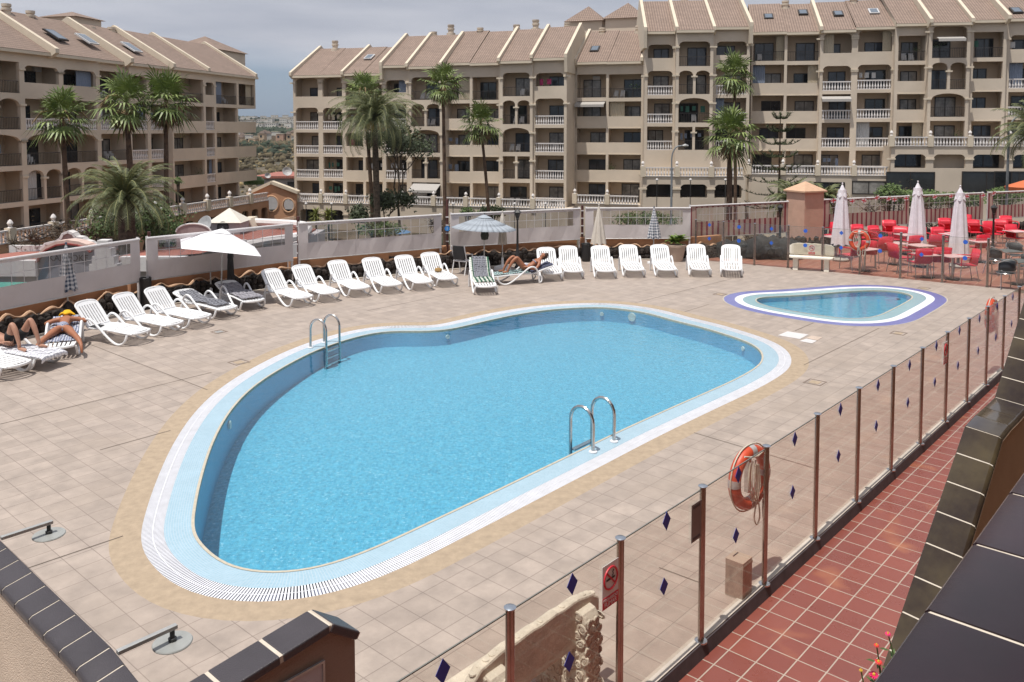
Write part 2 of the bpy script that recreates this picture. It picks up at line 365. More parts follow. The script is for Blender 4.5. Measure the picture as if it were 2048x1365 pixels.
# deck sheet with the two pools cut out
c4=offset(P0,.90); k4=offset(K0,.89)
e_=.045
outer=[(-12.5,1.0),(-12.2,14),(-11.1,17.6),(-9.55,21.4),(-6.45,24.95),(-2.1,27.6),(2.5,29.75),(6.5,29.85),(9.2,28.0),(12.05,25.95),(CORNER.x,CORNER.y),tuple(FN(-7)[:2])]
loops=[[Vector((x,y,0)) for x,y in outer],[Vector((*p,0)) for p in c4],[Vector((*p,0)) for p in k4]]
tr=tessellate_polygon(loops); allp=[p for l in loops for p in l]
struct(tag(MB().add(allp,[tuple(x) for x in tr]).build('pool_deck',M_deck),'beige square tiled pool deck with worn patches','deck'))
# expansion joints and a few paler slabs
M_joint=plain('joint_dark',(.15,.12,.10),.9)
M_slab=plain('pale_slab',(.62,.60,.60),.6,var=.05); M_slab2=plain('peach_slab',(.52,.42,.35),.7,var=.06)
JT=[((0,1155),(246,1072)),((0,848.6),(423,745)),((162,682),(415,780)),((200,900),(341,861)),((734,622),(940,580)),((1270,606),(1463,558)),((1369,624),(1418,609)),((1590,662),(1627,646)),((1608,730),(1758,656.7)),((1388,865.5),(1640,940)),((1318,1135),(1398,1165)),((860,1090),(1180,1030-90))]
jt=MB()
for a,b in JT[:-1]:
    A=G(*a,.004);B=G(*b,.004); d=(B-A).normalized(); nrm=Vector((-d.y,d.x,0))*.007
    jt.quad(A-nrm,B-nrm,B+nrm,A+nrm)
struct(tag(jt.build('expansion_joint',M_joint),'dark expansion joints crossing the beige deck','joint'))
for nm,px,mt,lb in (('deck_slab',[(1556,671),(1575,663),(1617,669.5),(1600,678.5)],M_slab,'larger white replacement slab let into the deck between the two pools'),
              ('deck_slab',[(1599,682.5),(1613,677.5),(1634,682),(1624,687)],M_slab,'smaller white replacement slab beside the larger one on the deck'),
              ('deck_slab',[(1612,676.5),(1623,671.5),(1645,675),(1635,681)],M_slab2,'peach coloured replacement slab beside the white ones on the deck')):
    p=[G(u,v,.006) for u,v in px]; m=MB(); m.prism([(a.x,a.y) for a in p],(0,0,.004),o=(0,0,.003)); tag(m.build(nm,mt),lb,'slab')
M_drain=plain('drain_frame_brown',(.24,.19,.16),.7)
for i,(u,v,sz,lb) in enumerate(((1630,765,.3,'square drain cover in the deck near the right end of the large pool'),(1797,667,.28,'square drain cover in the deck in front of the paddling pool'),(478,725,.3,'square drain cover in the deck left of the large pool'),(438,664,.26,'grey drain cover in the deck in front of the sun loungers'),(1440,589,.28,'square drain cover in the deck left of the paddling pool'),(1848,577,.28,'square drain cover in the deck by the far glass fence'))):
    g=G(u,v); t=thing('drain_cover',lb,'drain cover',g,TH,'drain covers in the deck')
    m=MB(); h=sz/2
    for s_ in(-1,1): m.box((s_*h,0,.004),(.025,sz+.025,.006)); m.box((0,s_*h,.004),(sz-.025,.025,.006))
    m.build('frame',M_drain,t)
    MB().box((0,0,.0025),(sz*.6,sz*.6,.003)).build('lid',M_galv if i==3 else M_tan,t)
# red walkway (0.15 m lower), its curb, restaurant floor
ZW=-.12
pr=G(1512.5,1247.8,ZW); cx=pr.x*math.cos(TH)+pr.y*math.sin(TH); cy=-pr.x*math.sin(TH)+pr.y*math.cos(TH)
M_red_t=tiled('red_floor_tiles',(.255,.078,.058),(.215,.064,.050),(.43,.36,.30),.277,.262,ms=.0065,rot=-TH,rough=.3,var=.25,bump=.3,nscale=1.3,loc=(-cx,-cy,0),patch=((.42,.17,.085),1.1,.62,.8),smooth=.2,rvar=.1)
a,b=FN(-7),FN(17.2)
wk=[a+DB*.02,b+DB*.02,b+DB*2.6,a+DB*2.6]
struct(tag(MB().add([(p.x,p.y,ZW) for p in wk],[(0,1,2,3)]).build('walkway',M_red_t),'glossy red tiled walkway beside the glass fence','walkway'))
M_curb=plain('pale_curb',(.50,.44,.38),.7,var=.15,scale=3); M_curbd=plain('curb_side_painted_shade',(.065,.05,.055),.8,var=.2,scale=5)  # curb side colour carries the dark shadow band below the deck edge
m=MB(); p,q_=FN(-7,-.03),FN(17,-.03); 
for s_,z0,z1 in ((0,.0,.022),):
    m.prism([(-.05,-.115),(.045,-.115),(.045,.014),(-.05,.014)],q_-p,o=p,ax=DB,ay=(0,0,1))
tag(m.build('curb',M_curb),'pale stone curb along the edge of the deck under the glass fence','curb',kind='structure')
m=MB(); p,q_=FN(-7,.02),FN(17,.02); m.prism([(0,-.119),(.030,-.119),(.012,.006),(0,.006)],q_-p,o=p,ax=DB,ay=(0,0,1)); struct(tag(m.build('curb_side',M_curbd),'side of the curb above the walkway with its shadow band coloured in','curb'))
M_rest=tiled('terrace_red_tiles',(.30,.125,.085),(.26,.105,.075),(.40,.27,.2),.30,.30,ms=.008,rot=-R(-38),rough=.5,var=.4,bump=.2,nscale=1.5)
rf=[(6.5,29.86),(9.22,28.02),(12.07,25.98),(CORNER.x+.02,CORNER.y+.01),(30,12.5),(34,30),(25,39.3),(12.3,33.7),(6.6,31.2)]
struct(tag(MB().add([(x,y,-.02) for x,y in rf],[tuple(x) for x in tessellate_polygon([[Vector((x,y,0)) for x,y in rf]])]).build('restaurant_terrace',M_rest),'red tiled restaurant terrace behind the far glass fence','terrace'))
# retaining mass under the deck, street ground, far terrain
M_under=plain('retaining_wall',(.40,.27,.19),.9,var=.1,scale=1)
base=[(-13,-3),(-12.6,14),(-11.45,17.7),(-9.9,21.65),(-6.7,25.3),(-2.3,27.95),(2.4,30.1),(6.4,31.6),(12.1,34.1),(25,39.7),(36,30),(36,-3)]
m=MB(); kb=len(base); m.add([(x,y,-.05) for x,y in base]+[(x,y,-7.5) for x,y in base],[(i,(i+1)%kb,kb+(i+1)%kb,kb+i) for i in range(kb)])
m.add([(x,y,-1.6) for x,y in base],[tuple(x) for x in tessellate_polygon([[Vector((x,y,0)) for x,y in base]])]); struct(tag(m.build('retaining_wall',M_under),'orange retaining wall holding up the pool terrace','wall'))
ZG=-6.8
M_ground=plain('street_ground',(.22,.19,.165),.9,var=.25,scale=.15,bump=.1)
def hz(x,y):
    pts=[(100,ZG),(150,-8.5),(200,-6.6),(260,-5.4),(350,-4.4),(520,-3.4),(700,-1.2),(950,3.5),(1300,12),(1600,23),(1900,24),(3500,-30)]
    for (a,za),(b,zb) in zip(pts,pts[1:]):
        if a<=y<=b: z=za+(zb-za)*(y-a)/(b-a); break
    else: z=ZG if y<100 else -30
    if y>180: z+=min(1,(y-180)/300)*(1.2*math.sin(x*.013+y*.009)+.9*math.sin(x*.041-y*.017))*(.5+y/900)
    if y>1000: z+=(x+500)*.012*min(1,(y-1000)/400) if -2000<x<200 else 0
    return z
xs=[-1500,-1200,-1000,-850,-700,-620]+list(range(-560,60,12))+[100,200,400,700,1200,2000]
ys=[-60,30,100,120,140,160,180,200,220,240,260,280,300,320,350,380,410,450,490,530,580,640,700,780,860,950,1050,1150,1250,1350,1450,1550,1650,1800,2000,2500,3500]
m=MB(); vs=[(x,y,hz(x,y)+(random.uniform(-.8,.8)*min(1,y/600) if 180<y<600 else 0)) for y in ys for x in xs]; nx_=len(xs)
m.add(vs,[(i+j*nx_,i+1+j*nx_,i+1+(j+1)*nx_,i+(j+1)*nx_) for j in range(len(ys)-1) for i in range(nx_-1)])
mt,nt_,b_=newmat('scrub_terrain'); b_.inputs['Roughness'].default_value=.95
t_=N(nt_,'ShaderNodeTexCoord'); n_=N(nt_,'ShaderNodeTexNoise',Scale=.06,Detail=9.0,Roughness=.7); L(nt_,t_.outputs['Object'],n_.inputs['Vector'])
r_=N(nt_,'ShaderNodeValToRGB'); es=r_.color_ramp.elements; es[0].position=.40; es[0].color=(.035,.042,.024,1); es[1].position=.66; es[1].color=(.20,.155,.11,1); e2=es.new(.53); e2.color=(.10,.08,.055,1)
L(nt_,n_.outputs[0],r_.inputs[0]); L(nt_,r_.outputs[0],b_.inputs['Base Color'])
o=m.build('terrain',mt,smooth=True,ang=60); struct(tag(o,'dry scrubby hillside and street level ground beyond the buildings','terrain'))
M_road=plain('asphalt',(.085,.082,.08),.85,var=.1,scale=.5)
struct(tag(MB().add([(-60,46,ZG+.02),(60,52,ZG+.02),(60,64,ZG+.02),(-60,58,ZG+.02)],[(0,1,2,3)]).build('road',M_road),'asphalt street between the pool terrace and the apartments','road'))
m=MB(); hv=[]; 
for i in range(25):
    a=i/24; x=1150+a*1700; h=200*math.exp(-((a-.42)/.25)**2)+110*math.exp(-((a-.75)/.2)**2)+40+14*math.sin(a*37)
    hv+= [(x,2400,-30),(x+40,2900,h*2.55)]
m.add(hv,[(2*i,2*i+2,2*i+3,2*i+1) for i in range(24)]); m.add([(1150,2400,-31),(2850,2400,-31),(2850,3600,-31),(1150,3600,-31)],[(0,1,2,3)])
m.add([(v[0],3600,-30) for v in hv[1::2]]+[hv[2*i+1] for i in range(25)],[(i,i+1,26+i,25+i) for i in range(24)])
struct(tag(m.build('mountain',mt),'distant brown mountain behind the apartment roofs','mountain'))
# =============== wind screen on the left and back ===============
M_canvas=plain('pale_canvas',(.60,.55,.55),.85,var=.05,scale=1.5,bump=.1,bscale=4)
M_pvc=glassy('clear_pvc_window',(.70,.69,.70),1.4,.12,bump=.3,bscale=1.2,gl=.8,mn=.07)
M_seam=plain('white_seam',(.62,.60,.61),.8,var=.05)
M_stripe=stripes('red_striped_canvas',(.46,.35,.30),(.24,.05,.065),.25,.36,'X')
M_wpost=plain('white_post',(.60,.57,.56),.6,var=.12,scale=5)
M_browna=plain('brown_post',(.10,.035,.03),.5,var=.2)
def screen_panel(a,b,label,z0=.72,z1=1.78,zw=1.22,striped=False,mg=.28):
    a=Vector((*a,0));b=Vector((*b,0)); d=b-a; ln=d.length; rz=math.atan2(d.y,d.x)
    t=thing('wind_screen',label,'wind screen',a,rz,'canvas wind screens around the terrace')
    cm=M_stripe if striped else M_canvas
    m=MB()
    def q(x0,x1,za,zb,mm,y=0.0,k=None):
        n=max(1,int((x1-x0)/.25))
        for i in range(n):
            p,r=x0+(x1-x0)*i/n,x0+(x1-x0)*(i+1)/n
            f=lambda x,z:(x,y+.018*math.sin(x*5.1+z*3)*math.sin((z-z0)*3)+.008*math.sin(x*17),z)
            mm.quad(f(p,za),f(r,za),f(r,zb),f(p,zb),uv=[(p,za),(r,za),(r,zb),(p,zb)])
    q(0,ln,z0,zw,m); q(0,mg,zw,z1,m); q(ln-mg,ln,zw,z1,m); q(mg,ln-mg,z1-.05,z1,m); m.build('canvas',cm,t)
    m=MB(); q(mg,ln-mg,zw,z1-.05,m); m.build('clear_window',M_pvc,t)
    m=MB(); x=mg+.31
    while x<ln-mg-.05: m.box((x,-.012+.018*math.sin(x*5.1+4)*math.sin(.9),(zw+z1-.05)/2),(.013,.004,z1-zw-.05)); x+=.31
    m.bar((mg,-.012,(zw+z1)/2-.02),(ln-mg,-.012,(zw+z1)/2-.02),.004,.014); m.build('window_seams',M_seam,t)
    MB().tube([(0,0,z1+.03),(ln,0,z1+.03)],.032,8).build('top_rail',M_seam,t,True)
    MB().tube([(0,0,z0),(ln,0,z0)],.016,6).build('bottom_rail',M_galv,t,True)
    for x in (.02,ln-.02):
        m=MB(); m.tube([(x,.04,-.02),(x,.04,z1+.08)],.035,8); m.build('post',M_wpost,t,True)
    return t
SP=[((-12.0,15.7),(-9.52,21.45),'nearest pale canvas wind screen at the far left, in front of the lettered gable wall'),
    ((-9.40,21.62),(-6.50,24.93),'pale canvas wind screen behind the open white parasol'),
    ((-6.36,25.05),(-2.32,27.66),'pale canvas wind screen behind the row of six upright loungers'),
    ((-2.02,27.8),(2.42,29.82),'pale canvas wind screen behind the open grey parasol'),
    ((2.62,29.95),(6.38,30.05),'pale canvas wind screen behind the cream closed parasol and the potted plant')]
for a,b,l in SP: screen_panel(a,b,l)
for a,b,l in (((6.5,30.75),(10.75,32.75),'red striped wind screen left of the pink gate pillar'),((12.45,33.62),(16.75,35.5),'red striped wind screen just right of the pink gate pillar'),((17.0,35.62),(20.9,37.35),'red striped wind screen between the second and third closed white parasols'),((21.2,37.5),(26,39.6),'red striped wind screen at the right edge behind the restaurant')):
    screen_panel(a,b,l,z0=.62,striped=True)
# rock wall and orange wall behind it
M_lava=plain('lava_rock',(.030,.022,.018),.95,var=.5,scale=14,bump=.8,bscale=30,dirt=(.012,.010,.010))
M_orange_w=plain('orange_rendered_wall',(.46,.24,.13),.9,var=.1,scale=2,bump=.2,bscale=60)
M_rim=plain('mortar_rim',(.62,.40,.26),.9,var=.12,scale=6)
def along(P,step):
    out=[];d=0
    for a,b in zip(P,P[1:]):
        a=Vector((*a,0));b=Vector((*b,0)); ln=(b-a).length
        while d<ln: out.append((a+(b-a)*(d/ln),(b-a).normalized())); d+=step
        d-=ln
    return out
def stone(m,c,r,rng):
    bm=bmesh.new(); bmesh.ops.create_icosphere(bm,subdivisions=1,radius=1)
    sc=Vector((r*rng.uniform(.8,1.2),r*rng.uniform(.7,1),r*rng.uniform(.8,1.2)))
    vs=[]
    for v in bm.verts: vs.append(Vector((v.co.x*sc.x,v.co.y*sc.y,v.co.z*sc.z))*rng.uniform(.82,1.14)+c)
    m.add(vs,[[v.index for v in f.verts] for f in bm.faces]); bm.free()
WP=[(-12.2,14.2),(-11.1,17.6),(-9.55,21.4),(-6.45,24.95),(-2.1,27.6),(2.5,29.75),(6.5,29.85),(7.9,30.6)]
rng=random.Random(3)
t=thing('rock_wall','low wall of dark volcanic rocks with a wavy mortar rim along the left edge of the deck','wall',(0,0,0))
m=MB(); rim=[]
pts=along(WP,.19)
for i,(p,d) in enumerate(pts):
    n=Vector((-d.y,d.x,0)); h=.44+.05*math.sin(i*.9)+.06*math.sin(i*2.3+1)+rng.uniform(-.03,.03)
    for z,rr in ((.09,.13),(.27,.125),(h-.10,.12)): stone(m,p+n*(.10+rng.uniform(-.02,.03))+Vector((0,0,z)),rr,rng)
    rim.append(p+n*.17+Vector((0,0,h+.035)))
for a,b in zip(WP,WP[1:]):
    a=Vector((*a,0));b=Vector((*b,0)); d=(b-a).normalized(); n=Vector((-d.y,d.x,0)); m.prism([(.10,0),(.30,0),(.30,.42),(.10,.42)],b-a,o=a,ax=n,ay=(0,0,1))
m.build('stones',M_lava,t)
sm=spline([tuple(p) for p in rim],3,False); MB().tube(sm,[.028+.012*math.sin(i*.7) for i in range(len(sm))],6).build('mortar_rim',M_rim,t,True)
t=MB()
for a,b in zip(WP,WP[1:]):
    a=Vector((*a,0));b=Vector((*b,0)); d=(b-a).normalized(); n=Vector((-d.y,d.x,0)); t.prism([(.305,-.3),(.5,-.3),(.5,.74),(.305,.74)],b-a,o=a-d*.06,ax=n,ay=(0,0,1))
tag(t.build('parapet_wall',M_orange_w),'orange rendered parapet wall behind the dark volcanic rocks','wall')
m=MB()
for a,b in zip(WP[:-1],WP[1:-1]):
    a=Vector((*a,0));b=Vector((*b,0)); d=(b-a).normalized(); n=Vector((-d.y,d.x,0)); m.prism([(-.10,.002),(.0,.002),(.0,.03),(-.10,.03)],b-a,o=a,ax=n,ay=(0,0,1))
struct(tag(m.build('kerb',M_curb),'thin pale kerb at the foot of the volcanic rock wall','kerb'))
# rocks between restaurant and screen
m=MB()
for i,(p,d) in enumerate(along([(6.6,30.6),(9.5,31.9),(12.4,33.2),(16,34.9),(24,38.4)],.3)):
    n=Vector((d.y,-d.x,0))
    for z in (.05,.2,.34): stone(m,p+n*rng.uniform(0,.2)+Vector((0,0,z)),.17,rng)
tag(m.build('rock_border',M_lava),'border of dark volcanic rocks below the striped wind screens','rocks')
M_cover=plain('dark_cover',(.022,.024,.026),.85,var=.3,scale=8,bump=.6,bscale=7)
for i,(u,v,w_,h_,lb) in enumerate(((1480,522,1.5,.62,'black covered garden heap behind the rightmost sun lounger'),(1549,524,1.2,.78,'black covered equipment behind the glass left of the far bench'))):
    g=G(u,v)+Vector((.2,1.0,0)); m=MB(); N_=9
    for k in range(3):
        stone(m,Vector((k*.42-.4,rng.uniform(-.1,.1),h_*.42)),h_*rng.uniform(.62,.8),rng)
    m.box((0,0,h_*.3),(w_,.8,h_*.55)); o=m.build('covered_equipment',M_cover,smooth=True,ang=60); o.location=g; tag(o,lb,'cover')
# brown masts and bins between the screens
for (x,y,h,lb) in ((-9.46,21.9,1.95,'slim brown mast between the two leftmost wind screens'),(-6.42,25.25,2.0,'brown mast between the wind screens behind the second upright lounger'),(-2.15,27.95,2.3,'brown mast left of the open grey parasol'),(2.52,30.15,1.9,'dark mast left of the cream closed parasol')):
    t=thing('mast',lb,'mast',(x,y,0),0,'masts between the wind screens')
    MB().tube([(0,0,0),(0,0,h)],.045,8).build('pole',M_browna,t,True)
    m=MB()
    for k in range(4): m.box((0,-.05,.9+k*.27),(.10,.03,.035))
    m.build('clips',M_seam,t)
M_bluesign=plain('blue_sign',(.02,.22,.62),.5)
t=thing('pool_sign','small round blue notice on the brown mast left of the grey parasol','sign',(-2.15,27.87,1.33))
m=MB(); m.lathe([(.085,0),(.085,.012)],20); o=m.build('plate',M_bluesign,t); o.rotation_euler=(R(90),0,0)
text('numeral','1',.13,M_signw,t,Matrix.Translation((0,-.016,0))@Matrix.Rotation(R(90),4,'X'))
for u,v,h,r,lb in ((292,618,.8,.14,'tall black litter bin against the rock wall at the far left'),(1172,523,.62,.16,'tall black litter bin beside the cream closed parasol'),(786,547,.55,.13,'black litter bin behind the loungers beside the clay pot')):
    g=G(u,v); t=thing('litter_bin',lb,'litter bin',g,0,'black litter bins along the rock wall')
    MB().lathe([(r*.85,0),(r,.05),(r*1.02,h*.9),(r*1.08,h*.92),(r*1.08,h),(r*.9,h),(r*.88,h-.06)],16).build('body',M_black,t,True)
    MB().tube([(r*1.0*math.cos(a*math.pi/10),r*1.0*math.sin(a*math.pi/10),h+.005) for a in range(20)],.012,6,closed=True).build('rim',M_dark,t,True)
# wall notices
t=thing('notice_board','white notice with a red edge leaning on the rock wall behind the white parasol','notice',G(463,588)+Vector((0,.12,.24)),R(40))
MB().box((0,0,.09),(.44,.015,.20)).build('panel',plain('notice_cream',(.62,.58,.52),.6,var=.1,scale=20),t); MB().box((-.245,0,.09),(.05,.017,.20)).build('edge',M_red,t)
m=MB(); [m.box((.02,-.009,.03+.03*k),(.30-.04*(k%2),.002,.007)) for k in range(5)]; m.build('text_lines',M_dark,t)
# =============== glass fences ===============
GH=1.43
M_postb=plain('fence_post_steel',(.40,.34,.31),.22,metal=1,var=.1,scale=6)
M_cap=plain('post_cap',(.40,.44,.50),.3,metal=.8)
def fence(pts,label,dia=(),z0=.03,gname='glass'):
    t=thing('glass_fence',label,'glass fence',(0,0,0))
    for i,p in enumerate(pts):
        m=MB()
        for s_ in(-1,1): m.tube([p+Vector((0,0,z0-.02)),p+Vector((0,0,GH))],.020,10); break
        a=(pts[min(i+1,len(pts)-1)]-pts[max(i-1,0)]).normalized()
        m=MB(); m.tube([p-a*.019+Vector((0,0,z0-.02)),p-a*.019+Vector((0,0,GH))],.019,10); m.tube([p+a*.019+Vector((0,0,z0-.02)),p+a*.019+Vector((0,0,GH))],.019,10)
        po=m.build('post',M_postb,t,True)
        MB().lathe([(.041,GH),(.043,GH+.006),(.03,GH+.014)],14,(p.x,p.y,0)).build('cap',M_cap,po,True)
        MB().lathe([(.058,z0-.03),(.058,z0-.016),(.04,z0-.012)],14,(p.x,p.y,0)).build('base_flange',M_metal,po,True)
    for a,b in zip(pts,pts[1:]):
        d=(b-a).normalized(); m=MB(); n=Vector((d.y,-d.x,0))
        m.bar(a+d*.045+Vector((0,0,(GH+.06)/2)),b-d*.045+Vector((0,0,(GH+.06)/2)),.008,GH-.10)
        m.build('glass_pane',M_glass,t)
        m=MB(); m.bar(a+d*.045+Vector((0,0,GH-.02)),b-d*.045+Vector((0,0,GH-.02)),.010,.008); m.build('glass_edge',plain_edge,t)
    return t
plain_edge=plain('glass_edge_grey',(.16,.165,.15),.3,var=.1)
FP=[FN(k) for k in range(-5,17)]
fen=fence(FP,'long glass fence on steel posts running beside the red walkway')
fp2=[(1391,520),(1446,526),(1508.6,531),(1575.8,536.5),(1644,542),(1719,548),(1800,557.7),(1884,565.6),(1974,574.8)]
P2=[G(u,v) for u,v in fp2]+[CORNER]; 
fen2=fence(P2,'far glass fence between the deck and the restaurant tables')
def diamond(name,parent,c,d,w_=.125,h_=.165,mat=None,th=.003,rnd=False):
    m=MB(); pl=[(-w_/2,0),(0,-h_/2),(w_/2,0),(0,h_/2)] if not rnd else [(w_/2*math.cos(a*math.pi/6),w_/2*math.sin(a*math.pi/6)) for a in range(12)]
    n=Vector((d.y,-d.x,0)); m.prism(pl,n*th,o=c,ax=d,ay=(0,0,1)); return m.build(name,mat or M_blue,parent)
for k in range(-5,16):
    mid=(FP[k+5]+FP[k+6])/2
    for z in (1.32,.77): 
        diamond('blue_diamond',fen,mid+DA*(.02 if z>1 else -.01)+DB*.008+Vector((0,0,z+rng.uniform(-.02,.02))),DA,h_=.165 if z>1 else .155)
M_blue2=plain('bright_blue_sticker',(.03,.13,.60),.5)
for i,(a,b) in enumerate(zip(P2,P2[1:])):
    d=(b-a).normalized(); mid=(a+b)/2; n=Vector((d.y,-d.x,0))
    for z in (1.28,.80): diamond('blue_sticker',fen2,mid+n*.008+Vector((0,0,z)),d,.13,.15,M_blue2,rnd=(i%2==1))
# no-smoking signs
def nosmoke(parent,M,s=1,name='no_smoking_sign'):
    """local: x right, y up, z out"""
    def xf(m,nm,mt): 
        m.v=[tuple(M@Vector(p)) for p in m.v]; return m.build(nm,mt,parent)
    m=MB().box((0,0,0),(.21*s,.34*s,.003)); pl=xf(m,'plate',M_signw)
    m=MB().box((0,-.125*s,.0025),(.21*s,.09*s,.002)); xf(m,'red_band',M_red)
    m=MB(); m.tube([(.085*s*math.cos(a*math.pi/16),.05*s+.085*s*math.sin(a*math.pi/16),.004) for a in range(32)],.008*s,5,closed=True); c=.06*s; m.bar((-c,.05*s+c,.005),(c,.05*s-c,.005),.014*s,.004,up=(0,0,1)); xf(m,'prohibition_ring',M_red)
    m=MB().box((.0,.045*s,.003),(.11*s,.016*s,.002)); m.tube([(.02*s,.06*s,.003),(.035*s,.075*s,.003),(.025*s,.09*s,.003),(.04*s,.105*s,.003)],.004*s,4); xf(m,'cigarette',M_black)
    if s>.5:
        text('lettering','PROHIBIDO',.036*s,M_signw,parent,M@Matrix.Translation((0,-.105*s,.0045)),.0005)
        text('lettering','FUMAR',.05*s,M_signw,parent,M@Matrix.Translation((0,-.142*s,.0045)),.0005)
def frame_on(c,d,n): # columns x=d, y=up, z=n
    return Matrix(((d.x,0,n.x,c.x),(d.y,0,n.y,c.y),(0,1,0,c.z),(0,0,0,1)))
t=thing('no_smoking_sign','PROHIBIDO FUMAR sign on the glass pane behind the near concrete bench','sign'); nosmoke(t,frame_on(FN(-1,.012,1.13)-DA*.15,DA,DB))
t=thing('no_smoking_sign','small no smoking sign far along the walkway glass fence','sign'); nosmoke(t,frame_on(FN(6,.012,1.13)-DA*.14,DA,DB))
t=thing('blank_notice','blank grey notice plate on the glass beside the lifebuoy','notice'); m=MB()
m.prism([(-.085,-.17),(.085,-.17),(.085,.17),(-.085,.17)],DB*.004,o=FN(0,.010,1.16)-DA*.13,ax=DA,ay=(0,0,1)); m.build('plate',plain('grey_plate',(.20,.165,.15),.6),t)
m=MB(); m.prism([(-.06,-.012),(.06,-.012),(.06,.012),(-.06,.012)],DB*.002,o=FN(0,.014,1.30)-DA*.13,ax=DA,ay=(0,0,1)); m.prism([(-.06,-.012),(.06,-.012),(.06,.012),(-.06,.012)],DB*.002,o=FN(0,.014,1.02)-DA*.13,ax=DA,ay=(0,0,1)); m.build('tape',M_dark,t)
t=thing('blank_notice','small grey notice plate beside the far lifebuoy on the walkway fence','notice'); m=MB()
m.prism([(-.06,-.1),(.06,-.1),(.06,.1),(-.06,.1)],DB*.004,o=FN(8,.010,1.28)-DA*.10,ax=DA,ay=(0,0,1)); m.build('plate',M_galv,t)
# lifebuoys
def lifebuoy(c,d,n,label,bag=True):
    rz=math.atan2(d.y,d.x); t=thing('lifebuoy',label,'lifebuoy',c,rz,'orange lifebuoys on the fences')
    m=MB(); m.tube([(.265*math.cos(a*math.pi/16),0,.265*math.sin(a*math.pi/16)) for a in range(32)],.062,12,closed=True); m.build('ring',M_orange,t,True)
    for k in range(4):
        a0=k*90; m=MB(); m.tube([(.265*math.cos(R(a0+a)),0,.265*math.sin(R(a0+a))) for a in(-9,-4,1,6)],.0645,12); m.build('reflective_band',plain_band,t,True)
    m=MB(); m.tube([(.335*math.cos(R(a)),.0,(.335+.015*abs(math.sin(R(a*2))))*math.sin(R(a))) for a in range(0,360,12)],.008,6,closed=True)
    m.tube([(-.20,-.07,.28),(-.10,-.075,.25),(.02,-.08,.235),(.16,-.075,.27)],.009,6); m.build('grab_rope',M_rope,t,True)
    if bag:
        m=MB()
        for q in range(3):
            m.tube(spline([(-.11+.05*q,-.075,.2),(-.15+.05*q,-.09,0),(-.06+.03*q,-.09,-.2),(.0+.03*q,-.085,-.05),(-.03+.03*q,-.08,.15)],5,False),.009,6)
        m.tube(spline([(.02,-.08,-.2),(-.03,-.08,-.38),(.02,-.08,-.47),(.07,-.08,-.40),(.04,-.08,-.22)],5,False),.008,6); m.tube(spline([(.2,-.07,-.12),(.21,-.07,-.35),(.18,-.08,-.47),(.13,-.08,-.42),(.14,-.07,-.25)],5,False),.007,6)
        m.build('coiled_rope',M_rope,t,True)
    MB().box((0,.02,.02),(.05,.05,.36)).build('bracket',M_metal,t)
    return t
plain_band=plain('reflective_grey',(.42,.40,.40),.4,var=.08)
lifebuoy(FN(1,-.14,1.10)-DA*.08,(DA*.99+DB*.12).normalized(),DB,'lifebuoy with coiled rope on the near part of the walkway fence')
lifebuoy(FN(8.62,-.11,1.13),DA,DB,'lifebuoy at the far end of the walkway fence')
q=G(1719,548); d=(P2[6]-P2[4]).normalized(); n=Vector((-d.y,d.x,0)); lifebuoy(q-n*.12+Vector((0,0,1.08)),d,n,'weathered lifebuoy on the far fence in front of the red chairs')
